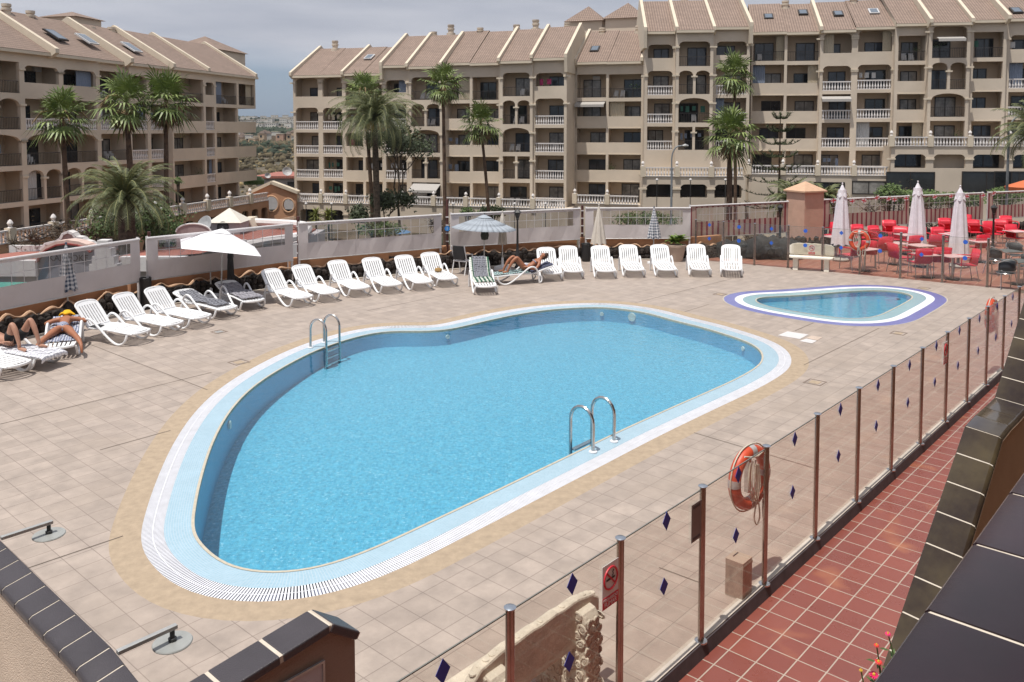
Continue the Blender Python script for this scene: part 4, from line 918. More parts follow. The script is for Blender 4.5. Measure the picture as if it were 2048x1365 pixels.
# near parapet (the photographer's own balcony)
t=thing('balcony_parapet','near parapet with large glossy dark brown tiles in the lower right corner','parapet',(0,0,0))
zp=3.75; b1=G(1848,1219,zp); b0=b1-DA*1.0; b2=b1+DA*2.6
tl=(G(1848,1219,zp)-G(1946,1086,zp)).length
ac=DB*.42
n0=3; st=b1-DA*(n0*tl); coping(t,[st,st+DA*tl*10],ac,tl,.012,.05,M_glazed2)
m=MB(); A=st+DB*.03; B=st+DA*tl*10+DB*.03; m.add([Vector((A.x,A.y,zp-.05)),Vector((B.x,B.y,zp-.05)),Vector((B.x,B.y,ZW)),Vector((A.x,A.y,ZW))]+[Vector((A.x,A.y,zp-.05))+DB*.36,Vector((B.x,B.y,zp-.05))+DB*.36,Vector((B.x,B.y,ZW))+DB*.36,Vector((A.x,A.y,ZW))+DB*.36],[(0,1,2,3),(7,6,5,4),(0,4,5,1),(1,5,6,2),(3,2,6,7),(0,3,7,4)])
m.build('wall_body',M_brown,t)
struct(tag(MB().add([WO-DA*9+DB*.24+Vector((0,0,2.6)),WO+DA*2+DB*.24+Vector((0,0,2.6)),WO+DA*2+DB*6+Vector((0,0,2.6)),WO-DA*9+DB*6+Vector((0,0,2.6))],[(0,1,2,3)]).build('balcony_floor',M_brown),'floor behind the near parapet','floor')) if False else None
# flowers at the foot of the garden wall
M_leaf=plain('leaf_green',(.07,.13,.03),.6,var=.3,scale=30); M_pink=plain('petal_pink',(.72,.03,.16),.6,var=.1); M_redp=plain('petal_red',(.68,.04,.04),.6,var=.1); M_yel=plain('flower_yellow',(.6,.38,.04),.7)
def flower(u,v,Y,mt,r,lb,lean):
    h=AT(u,v,Y); g=Vector((h.x+lean[0],h.y+lean[1],h.z-.34)); t=thing('zinnia',lb,'flower',g,0,'zinnias growing by the walkway'); H=h-g
    MB().tube([(0,0,0),H*.5+Vector((.02,0,0)),H],.004,5).build('stem',M_leaf,t,True)
    m=MB(); z=Vector((0,-.25,1)).normalized(); X=z.orthogonal().normalized(); Y_=z.cross(X)
    for k in range(12):
        a=k*math.pi/6; d=X*math.cos(a)+Y_*math.sin(a); s=X*-math.sin(a)+Y_*math.cos(a)
        m.add([H,H+d*r*.6+s*r*.22+z*.004,H+d*r-z*.004,H+d*r*.6-s*r*.22+z*.004],[(0,1,2,3)])
    m.build('petals',mt,t); MB().lathe([(r*.3,0),(r*.25,.008),(r*.1,.012)],10,H).build('centre',M_yel,t,True)
    m=MB()
    for k in range(5):
        a=k*2.4; q=H*(.15+.14*k); d=Vector((math.cos(a),math.sin(a),.3)); s=Vector((-math.sin(a),math.cos(a),0)); m.add([q,q+d*.035+s*.014,q+d*.07,q+d*.035-s*.014],[(0,1,2,3)])
    m.build('leaves',M_leaf,t)
for u,v,mt,r,lb,ln in ((1776,1268,M_pink,.018,'pink zinnia nearest the black coping, partly hidden',(.06,.02)),(1753,1291,M_redp,.017,'small red zinnia high on a thin stem',(.03,.03)),(1757,1324,M_redp,.024,'open red zinnia in the middle of the group',(.02,.02)),(1748,1350,M_pink,.030,'large red pink zinnia lowest in the picture',(.02,0)),(1722,1341,M_yel,.012,'yellow zinnia bud at the left of the group',(.03,0))):
    flower(u,v,4.55,mt,r,lb,ln)
# =============== concrete benches ===============
M_benchA=plain('bench_concrete',(.60,.54,.45),.85,var=.14,scale=7,bump=.4,bscale=40)
def pebble_relief(m,w,h,o,ax,ay,nr,inside,rng):
    k=0;pl=[]
    while k<400 and len(pl)<64:
        k+=1; x,y=rng.uniform(*w),rng.uniform(*h); r=rng.uniform(.022,.05)
        if not inside(x,y): continue
        if any(math.hypot(x-a,(y-b))<(r+c)*.82 for a,b,c in pl): continue
        pl.append((x,y,r)); n=8; e=rng.uniform(.75,1.3); ph=rng.uniform(0,3); vs=[];
        for s,hh in((1,0),(.92,.013),(.66,.015),(.55,.004),(.40,.013)):
            for j in range(n):
                a=2*math.pi*j/n; X=r*s*e*math.cos(a);Y=r*s/e*math.sin(a); vs.append(Vector(o)+ax*(x+X*math.cos(ph)-Y*math.sin(ph))+ay*(y+X*math.sin(ph)+Y*math.cos(ph))+nr*hh)
        m.add(vs,[(i*n+j,i*n+(j+1)%n,(i+1)*n+(j+1)%n,(i+1)*n+j) for i in range(4) for j in range(n)]+[tuple(4*n+j for j in range(n))])
M_bench2=plain('pale_bench_concrete',(.80,.75,.66),.85,var=.06,scale=5,bump=.2,bscale=40)
def bench(label,pos,rz,sign=False,ln=1.5,fancy=True):
    M_bench=M_benchA if fancy else M_bench2
    # local x along the bench, +y is the sitting side
    t=thing('concrete_bench',label,'bench',pos,rz,'cast concrete benches')
    Z=Vector((0,0,1)); rg=random.Random(5)
    # backrest slab with a softly waved top
    N_=16; m=MB(); top=[(-ln/2+ln*i/N_, .86-.05*abs(2*i/N_-1)**6*1.6+.006*math.sin(i*2.1)) for i in range(N_+1)]
    poly=[(-ln/2+.02,.47),(-ln/2,.52)]+[(-ln/2,.76)]+top[1:-1]+[(ln/2,.76),(ln/2,.52),(ln/2-.02,.47)]
    m.prism(poly,(0,.085,0),o=(0,-.235,0),ax=(1,0,0),ay=(0,0,1)); m.build('backrest',M_bench,t,bevel=.018)
    if fancy:
        m=MB()
        for i in range(22):
            x=-ln/2+.05+(ln-.1)*i/21; z=.86-.05*abs(2*x/ln)**6*1.6
            vs=[];n=8;rx=rg.uniform(.022,.034)
            for s,h in((1,-.012),(.9,.0),(.5,.004)):
                for j in range(n): a=2*math.pi*j/n; vs.append((x+rx*s*math.cos(a),-.192+.030*s*math.sin(a),z+h))
            m.add(vs,[(q*n+j,q*n+(j+1)%n,(q+1)*n+(j+1)%n,(q+1)*n+j) for q in range(2) for j in range(n)]+[tuple(2*n+j for j in range(n))])
        m.build('top_relief',M_bench,t,True)
    m=MB(); sp=[(-ln/2,-.10),(-ln/2+.03,.20),(-ln/2+.12,.26),(ln/2-.12,.26),(ln/2-.03,.20),(ln/2,-.10)]; m.prism(sp,(0,0,.065),o=(0,0,.40)); m.build('seat',M_bench,t,bevel=.015)
    for s_ in(-1,1):
        x=s_*(ln/2-.22)
        if fancy:
            side=[(-.33,0),(.20,0),(.24,.10),(.16,.24),(.22,.395),(-.14,.395),(-.145,.60),(-.12,.70),(-.15,.75),(-.22,.775),(-.29,.755),(-.33,.70)]
            m=MB(); m.prism(side,(.19,0,0),o=(x-.095,0,0),ax=(0,1,0),ay=(0,0,1)); lg=m.build('leg',M_bench,t,bevel=.02)
            def ins(px,py):
                c=False;n=len(side)
                for i in range(n):
                    (x1,y1),(x2,y2)=side[i],side[i-1]
                    if (y1>py)!=(y2>py) and px<(x2-x1)*(py-y1)/(y2-y1)+x1: c=not c
                return c
            m=MB(); pebble_relief(m,(-.34,.22),(.04,.74),(x+.095,0,0),Vector((0,1,0)),Z,Vector((1,0,0)),ins,rg); pebble_relief(m,(-.34,.22),(.04,.74),(x-.095,0,0),Vector((0,1,0)),Z,Vector((-1,0,0)),ins,rg)
            pebble_relief(m,(-.08,.08),(.03,.72),(x,-.33,0),Vector((1,0,0)),Z,Vector((0,-1,0)),lambda px,py:abs(px)<.085 and .02<py<.72,rg)
            m.build('pebble_relief',M_bench,lg,True)
        else:
            m=MB(); m.prism([(-.24,0),(.16,0),(.13,.12),(.17,.395),(-.235,.395),(-.235,.7),(-.30,.7),(-.30,.3)],(.16,0,0),o=(x-.08,0,0),ax=(0,1,0),ay=(0,0,1)); m.build('leg',M_bench,t,bevel=.012)
    if sign: nosmoke(t,Matrix(((-1,0,0,.0),(0,0,1,-.147),(0,1,0,.665),(0,0,0,1))),.95)
    return t
q0=G(1185,1168,.86);q1=G(922,1334,.86); c=(q0+q1)/2; bench('pebble relief concrete bench seen from behind through the near glass fence',Vector((c.x,c.y,0))+DA*.02-DB*.16,TH,ln=1.5)
p=G(1630,543); d=(P2[5]-P2[3]).normalized(); bench('plain pale concrete bench with a no smoking sign at the far glass fence',p+Vector((-.06,.20,0)),math.atan2(d.y,d.x)+math.pi+.12,True,1.40,False)
# box by the fence
t=thing('parcel_box','small grey tan box wrapped in tape standing by the glass fence','box',G(1487,1203)+DB*-.10+DA*.09,TH)
M_box=plain('box_wrap',(.34,.27,.22),.5,var=.18,scale=18); MB().box((0,0,.185),(.20,.19,.37)).build('body',M_box,t,bevel=.006); MB().box((-.0,.0,.3715),(.2,.19,.003)).build('lid',plain('box_lid',(.42,.33,.26),.55,var=.1),t); m=MB(); m.box((0,-.0965,.33),(.2,.003,.03)); m.build('tape',plain('tape_brown',(.24,.17,.12),.3),t); MB().box((.03,.05,.375),(.10,.012,.005)).build('handle_slot',M_dark,t)
# potted plants
M_pot=plain('pale_terracotta',(.48,.37,.30),.85,var=.06)
M_agave=plain('agave_leaf',(.16,.24,.05),.5,var=.3,scale=12)
g=G(1355,524); t=thing('potted_plant','leafy green rosette plant in a large pale clay pot','potted plant',g+Vector((0,.15,0)))
MB().lathe([(.20,0),(.205,.02),(.30,.50),(.325,.50),(.335,.58),(.30,.585),(.28,.54)],24).build('pot',M_pot,t,True,40)
MB().lathe([(.28,.53),(.1,.54)],20).build('soil',plain('soil',(.05,.035,.025),1),t)
def rosette(m,c,n,L0,wd,rng,up=(.2,1.2)):
    for k in range(n):
        a=k*2.399; e=rng.uniform(*up); ln=L0*rng.uniform(.75,1.05); d=Vector((math.cos(a),math.sin(a),0)); s=Vector((-math.sin(a),math.cos(a),0)); pts=[]
        for i in range(6):
            f=i/5; r=ln*f*math.cos(e-f*.35); z=ln*f*math.sin(e-f*.35); w_=wd*(.45+.9*math.sin(f*2.6))*(1-f**5)
            p=Vector(c)+d*r+Vector((0,0,z)); pts.append((p-s*w_+Vector((0,0,w_*.35)),p,p+s*w_+Vector((0,0,w_*.35))))
        vs=[x for q in pts for x in q]; m.add(vs,[(3*i+j,3*i+j+1,3*i+j+4,3*i+j+3) for i in range(5) for j in range(2)])
rg=random.Random(2); m=MB(); 
for cc in ((0,0,.62),(.12,.04,.72),(-.1,.06,.68)): rosette(m,cc,26,.38,.045,rg)
m.build('leaves',M_agave,t,True,60)
g=G(772,543); t=thing('potted_plant','dry reddish plant in a clay pot between the loungers at the rock wall','potted plant',g+Vector((0,.3,0)))
MB().lathe([(.17,0),(.25,.46),(.27,.5),(.24,.5)],20).build('pot',plain('clay_pot',(.42,.29,.22),.9),t,True,40)
m=MB(); rosette(m,(0,0,.46),40,.2,.02,rg,(.3,1.4)); m.build('leaves',plain('dry_leaf',(.10,.035,.03),.8,var=.4,scale=30),t,True,60)
# gate pillar
g=Vector((11.55,33.2,0)); t=thing('gate_pillar','pink rendered square pillar with a pyramid cap between the striped wind screens','pillar',g,R(25))
MB().box((0,0,1.02),(.98,.98,2.3)).build('shaft',plain('pink_render',(.58,.37,.28),.9,var=.06,scale=3,bump=.2,bscale=60),t)
m=MB(); m.add([(-.58,-.58,2.17),(.58,-.58,2.17),(.58,.58,2.17),(-.58,.58,2.17),(-.58,-.58,2.23),(.58,-.58,2.23),(.58,.58,2.23),(-.58,.58,2.23),(0,0,2.58)],[(3,2,1,0),(0,1,5,4),(1,2,6,5),(2,3,7,6),(3,0,4,7),(4,5,8),(5,6,8),(6,7,8),(7,4,8)]); m.build('cap',plain('peach_cap',(.56,.36,.24),.85,var=.06),t)
# =============== restaurant chairs and tables ===============
M_redp2=plain('red_plastic',(.62,.025,.05),.4,var=.08,scale=6); M_table=plain('pink_white_table',(.60,.42,.42),.45,var=.05); M_alu=plain('aluminium_leg',(.45,.45,.46),.3,metal=.9); M_cush=plain('red_cushion',(.72,.07,.10),.8,var=.08)
def red_chair():
    t=thing('armchair','red plastic armchair','chair',(0,0,0),0,'red plastic armchairs on the restaurant terrace')
    m=MB(); m.prism([(-.21,-.20),(-.19,.22),(.19,.22),(.21,-.20)],(0,0,.028),o=(0,0,.42)); m.build('seat',M_redp2,t,bevel=.01)
    n=6; m=MB(); vs=[]
    for i in range(7):
        x=-.24+.08*i; cy=.035*(1-(x/.24)**2)
        for z,y in((.44,-.205),(.62,-.235),(.845+.02*(1-(x/.24)**2),-.285)): vs.append((x,y-cy,z))
    m.add(vs,[(3*i+j,3*i+3+j,3*i+4+j,3*i+1+j) for i in range(6) for j in range(2)]); o=m.build('backrest',M_redp2,t,True); md=o.modifiers.new('thickness','SOLIDIFY'); md.thickness=.014
    for x in(-.235,.235): MB().tube(spline([(x,-.24,.66),(x*1.05,-.05,.665),(x*1.05,.14,.655),(x,.20,.60),(x*.95,.20,.43)],3,False),.018,6).build('armrest',M_redp2,t,True)
    for x in(-.2,.2):
        for y,y2 in((-.19,-.27),(.19,.22)): MB().tube([(x,y,.425),(x*1.08,y2,.0)],.012,6).build('leg',M_alu,t,True)
    return t
def face_to(p,q): return math.atan2(q[1]-p[1],q[0]-p[0])-math.pi/2
cp_=red_chair(); cp_.scale=(1.13,)*3; cf=[True]
def place(proto,flag,g,rz,label):
    if flag[0]: proto.location=g; proto.rotation_euler=(0,0,rz); proto['label']=label; flag[0]=False; return proto
    return dup(proto,g,rz,label)
CH_=[(1701,538,25,'front row red armchair right beside the far concrete bench'),(1735,535,-20,'front row red armchair directly behind the weathered lifebuoy'),(1762,526,5,'red armchair just right of the weathered lifebuoy'),(1799,544,-75,'red armchair turned sideways behind the fence post right of the lifebuoy'),
(1838,555,0,'front row red armchair with its back to the fence, centre of the front row'),(1877,552,-8,'front row red armchair touching the fence post right of the centre chair'),(1930,560,85,'red armchair turned sideways at the right end of the front row'),(1822,523,5,'second row red armchair behind the centre front chair'),
(1866,520,-5,'second row red armchair right of the middle white parasol'),(1953,521,10,'second row red armchair right of the rightmost white parasol'),(1781,489,170,'back row red armchair between the first two white parasols facing the pool'),(1798,505,150,'red armchair left of the middle white parasol facing the pool'),
(1843,506,175,'red armchair under the middle white parasol facing the pool'),(1883,507,185,'red armchair left of the rightmost parasol facing the pool'),(1895,484,180,'back row red armchair left of the rightmost white parasol'),(1949,488,170,'back row red armchair right of the rightmost white parasol'),
(1986,492,185,'back row red armchair left of the black lamp post'),(2003,487,160,'back row red armchair behind the black lamp post'),(2032,500,190,'red armchair at the right edge of the picture behind the black chairs'),(1660,494,120,'back row red armchair left of the first white parasol'),(1628,492,150,'red armchair behind the backrest of the far bench'),
(1690,514,60,'red armchair behind the front row beside the first white parasol'),(1722,500,190,'red armchair right of the first white parasol facing the pool'),(1757,503,200,'red armchair between the lifebuoy and the middle parasol'),(1905,500,10,'red armchair in front of the rightmost white parasol'),(2018,478,180,'farthest red armchair at the right edge'),(1935,475,175,'far red armchair against the striped screen')]
for i,(u,v,dg,lb) in enumerate(CH_):
    g=G(u,v); place(cp_,cf,Vector((g.x,g.y,-.02)),R(dg),lb)
    if i in(10,11,12,13,14,15,17,22,23,25):
        c_=MB(); 
        o=MB().box((0,-.22,.80),(.42,.10,.16)).build('seat_cushion',M_cush,smooth=False,bevel=.035); o.location=(g.x,g.y,-.02); o.rotation_euler=(0,0,R(dg)); tag(o,'cushion of the '+lb,'cushion','red cushions on the chairs')
def red_table(nm='dining_table',mt=M_table,r=.35,top=.74):
    t=thing(nm,'square pale table','table',(0,0,0),0,'square pale restaurant tables')
    MB().box((0,0,top),(2*r,2*r,.028)).build('tabletop',mt,t,bevel=.006); MB().tube([(0,0,.03),(0,0,top-.01)],.035,10).build('column',M_alu,t,True); m=MB(); m.box((0,0,.02),(.5,.06,.03)); m.box((0,0,.0215),(.06,.5,.026)); m.build('foot',M_dark,t)
    return t
tb=red_table(); tf=[True]
for u,v,dg,lb in ((1672,473,20,'pale table left of the first white parasol'),(1790,486,10,'pale table between the first and middle parasols'),(1841,490,15,'pale table under the middle white parasol'),(1856,508,10,'pale table behind the centre front chair'),(1906,511,12,'pale table in front of the rightmost parasol'),(1962,482,8,'pale table right of the rightmost parasol'),(1899,467,14,'pale table behind the rightmost parasol'),(2034,462,10,'pale table at the right edge of the picture'),(1815,469,10,'far pale table behind the middle parasol'),(1730,497,30,'pale table behind the weathered lifebuoy')):
    g=G(u,v,.74); place(tb,tf,Vector((g.x,g.y,-.02)),R(dg),lb)
M_mesh=plain('black_mesh_seat',(.03,.035,.045),.6,var=.1)
def bistro():
    t=thing('bistro_chair','black','chair',(0,0,0),0,'black and aluminium bistro chairs')
    MB().lathe([(.20,.42),(.215,.43),(.20,.445)],18).build('seat',M_mesh,t,True)
    m=MB(); vs=[]
    for i in range(9):
        a=R(200+i*17.5); 
        for z in(.50,.62,.72): vs.append((.235*math.cos(a),.235*math.sin(a)-.03*(z-.5),z+(.06*math.sin(R(i*22.5)) if z>.7 else 0)))
    m.add(vs,[(3*i+j,3*i+3+j,3*i+4+j,3*i+1+j) for i in range(8) for j in range(2)]); o=m.build('backrest',M_mesh,t,True); md=o.modifiers.new('thickness','SOLIDIFY'); md.thickness=.012
    m=MB(); m.tube(spline([(-.25,.24,0),(-.24,.20,.40),(-.26,.18,.63),(-.25,-.03,.66),(-.17,-.20,.76),(0,-.28,.82),(.17,-.20,.76),(.25,-.03,.66),(.26,.18,.63),(.24,.20,.40),(.25,.24,0)],4,False),.013,7)
    m.tube([(.22*math.cos(a*math.pi/8),.22*math.sin(a*math.pi/8),.425) for a in range(16)],.011,6,closed=True); m.build('tube_frame',M_metal,t,True)
    for x in(-.17,.17): MB().tube([(x,-.14,.42),(x*1.3,-.26,0)],.012,6).build('leg',M_metal,t,True)
    return t
bc=bistro(); bc.scale=(1.12,)*3; bf=[True]
for u,v,dg,lb in ((2010,577,-5,'nearest black bistro chair with its back to the far glass fence'),(1991,548,-60,'black bistro chair left of the dark tables'),(2030,538,170,'black bistro chair behind the dark tables'),(2047,562,100,'black bistro chair cut by the right edge of the picture')):
    g=G(u,v); place(bc,bf,Vector((g.x,g.y,-.02)),R(dg),lb)
db=red_table('bistro_table',plain('dark_table',(.10,.12,.125),.3),.36,.72); db['group']='dark square tables by the corner of the terrace'; df=[True]
for u,v,lb in ((2013,501,'dark grey square table behind the black bistro chair'),(2038,521,'dark grey square table in front of the black bistro chair at the corner')):
    g=G(u,v,.72); place(db,df,Vector((g.x,g.y,-.02)),R(12),lb)
# =============== lamp posts, street lamps, bunting ===============
def lamp_post(label,g,h):
    t=thing('lamp_post',label,'lamp post',g,0,'black lantern lamp posts')
    MB().lathe([(.10,0),(.10,.06),(.065,.10),(.06,h*.30),(.045,h*.33),(.04,h*.36),(.03,h-.36),(.045,h-.34),(.05,h-.31)],12).build('post',M_dark,t,True,40)
    la=MB(); la.lathe([(.05,h-.30),(.11,h-.10)],6); o=la.build('lantern',M_dark,t); 
    MB().lathe([(.045,h-.29),(.10,h-.11)],6).build('glass',plain_lamp,o)
    MB().lathe([(.135,h-.10),(.11,h-.07),(.04,h-.01),(.015,h),(.02,h+.02),(.004,h+.05)],6).build('roof',M_dark,o)
    return t
plain_lamp=plain('lantern_glass',(.30,.29,.27),.25)
lamp_post('black lantern lamp post right of the slim closed white parasol',G(1035,538)+Vector((0,.1,0)),1.97)
lamp_post('black lantern lamp post left of the pink gate pillar',Vector((10.3,32.3,-.02)),1.75)
lamp_post('black lantern lamp post on the restaurant terrace right of the rightmost parasol',Vector((16.55,28.9,-.02)),2.05)
M_pole=plain('pole_grey',(.23,.25,.27),.5,metal=.3)
def street_lamp(label,u,vt,vb,Y,arm,s_):
    a=AT(u,vt,Y); t=thing('street_lamp',label,'street lamp',Vector((a.x,a.y,ZG)),0,'grey street lamps behind the terrace'); h=a.z-ZG; ar=Vector((arm,0,0))
    MB().tube([(0,0,0),(0,0,h-1.6)],[.10,.07],8).build('pole',M_pole,t,True); MB().tube(spline([(0,0,h-1.6),(0,0,h-.8),(arm*.2,0,h-.3),(arm*.5,0,h-.06),(arm,0,h)],4,False),.05,8).build('arm',M_pole,t,True)
    MB().tube([(arm,0,h),(arm*1.25,0,h+.02),(arm*1.55,0,h)],[.06,.13,.05],8).build('lamp_head',M_galv,t,True)
street_lamp('grey street lamp with a curved arm in front of the middle of the apartments',1344,292,410,60,.75,1)
street_lamp('grey street lamp with a curved arm at the right edge of the picture',2019,232,400,50,1.0,1)
for u,v,Y,lb in ((1156,150,0,''),): pass
M_flag=plain('flag_white',(.75,.74,.76),.8); 
t=thing('bunting','string of small white flags with red crosses along the striped screens','bunting',(0,0,0))
fl=[((11.0,32.9,1.95),(14.6,34.5,2.0)),((14.6,34.5,2.0),(17,35.6,2.0)),((17,35.6,2.0),(21,37.4,1.95))]
A0,A1=Vector((12.4,33.45,1.9)),Vector((21.5,37.45,1.88)); m=MB(); pts=[A0.lerp(A1,i/30)-Vector((.05,.15,.09*abs(math.sin(i/30*math.pi*4)))) for i in range(31)]; m.tube(pts,.006,4); m.build('cord',M_rope,t)
dd=(A1-A0).normalized()
for i,k in enumerate((1,4,6,8,10,11,13,15,18,21,24,27,29)):
    p=pts[k]; h=.17; w_=.26; m=MB(); tl_=rng.uniform(-.35,.35); up=Vector((dd.x*math.sin(tl_),dd.y*math.sin(tl_),-math.cos(tl_))); sd_=Vector((dd.x*math.cos(tl_),dd.y*math.cos(tl_),math.sin(tl_)))
    m.quad(p,p+sd_*w_,p+sd_*w_+up*h,p+up*h); f=m.build('flag',M_flag,t); n=Vector((dd.y,-dd.x,0))*.004
    m=MB(); c=p+sd_*w_/2+up*h/2+n; m.quad(c-sd_*w_/2-up*.02,c+sd_*w_/2-up*.02,c+sd_*w_/2+up*.02,c-sd_*w_/2+up*.02); c=c+n*.3; m.quad(c-sd_*.02-up*h/2,c+sd_*.02-up*h/2,c+sd_*.02+up*h/2,c-sd_*.02+up*h/2); m.build('red_cross',M_red,f)

plain_hp=plain('hotel_pane',(.03,.035,.04),.1)
# the photographer's own building behind the camera
t=thing('hotel_building','terracotta hotel facade with balconies behind the near parapet','building',F0+DB*6.2,TH)
M_hotel=plain('hotel_render',(.25,.19,.15),.9,var=.08,scale=.6)
m=MB(); m.box((0,-2,6),(70,4,12.6)); m.build('wall',M_hotel,t)
for k in range(-8,9):
    for z in (1.6,4.9,8.0):
        w=MB().box((k*3.8,.03,z),(1.7,.1,2.1)).build('window',M_dark,t); MB().box((k*3.8,.10,z),(1.5,.04,1.9)).build('pane',plain_hp,w)
# =============== apartment buildings ===============
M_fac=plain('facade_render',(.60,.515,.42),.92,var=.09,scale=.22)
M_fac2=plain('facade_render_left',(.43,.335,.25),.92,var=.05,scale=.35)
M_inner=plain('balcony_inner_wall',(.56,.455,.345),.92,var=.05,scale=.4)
M_trim=plain('cream_trim',(.62,.54,.43),.85,var=.05,scale=1)
M_bal=plain('white_balustrade',(.66,.63,.62),.8,var=.05,scale=2)
M_roof=tiled('roof_tiles',(.295,.215,.175),(.255,.185,.15),(.10,.07,.055),.26,.36,ms=.035,rough=.85,coord='UV',var=.35,bump=.5,nscale=.6,smooth=.6,off=.0)
M_pane=plain('dark_window_glass',(.025,.03,.035),.08,var=.3,scale=.5,spec=.7)
M_curt=plain('curtained_glass',(.26,.25,.235),.15,var=.35,scale=1.2,spec=.6)
M_bluep=plain('blue_grey_glass',(.07,.085,.11),.10,var=.3,scale=.8,spec=.6)
M_frame=plain('dark_window_frame',(.025,.020,.018),.5)
M_rail=plain('dark_railing',(.04,.035,.035),.5)
M_shut=plain('pale_shutter',(.40,.38,.36),.7,var=.06)
M_plast=plain('balcony_plastic',(.55,.55,.56),.5)
M_sky=plain('skylight_glass',(.12,.15,.19),.1,spec=.8)
M_cl=[plain('cloth_grey_white',(.5,.5,.5),.9),plain('cloth_cream',(.5,.44,.34),.9),plain('cloth_blue_grey',(.2,.24,.32),.9),plain('cloth_magenta',(.4,.04,.14),.9),plain('cloth_dark_green',(.04,.12,.09),.9)]
M_pl=plain('balcony_leaf',(.07,.13,.03),.7,var=.3)
class Frame:
    def __init__(s,ua,Ya,ub,Yb,off=0):
        a=Vector(((ua-1024)/FPX*Ya,Ya,0)); b=Vector(((ub-1024)/FPX*Yb,Yb,0)); s.d=(b-a).normalized(); s.n=Vector((s.d.y,-s.d.x,0)); s.o=a
    def P(s,x,z,o=0): return s.o+s.d*x+s.n*o+Vector((0,0,z))
    def s(s,u,o=0):
        r=(u-1024)/FPX; O=s.o+s.n*o
        # depth correction for the pitch is tiny at building height: use z=CH
        r2=r/ (math.cos(PIT)) *1.0
        return (O.x-r*O.y)/(r*s.d.y-s.d.x)
    def Z(s,u,v,o=0):
        p=s.P(s.s(u,o),0,o); return AT(u,v,p.y).z
def top_fn(kind,x0,x1,z1,r=.45,h=.55):
    w_=x1-x0
    def f(x):
        if kind=='round':
            d=min(x-x0,x1-x); return z1 if d>=r else z1-(r-math.sqrt(max(0,r*r-(r-d)**2)))
        if kind=='arch':
            c=(x0+x1)/2; return z1-h+h*math.sqrt(max(0,1-((x-c)/(w_/2))**2))
        return z1
    return f
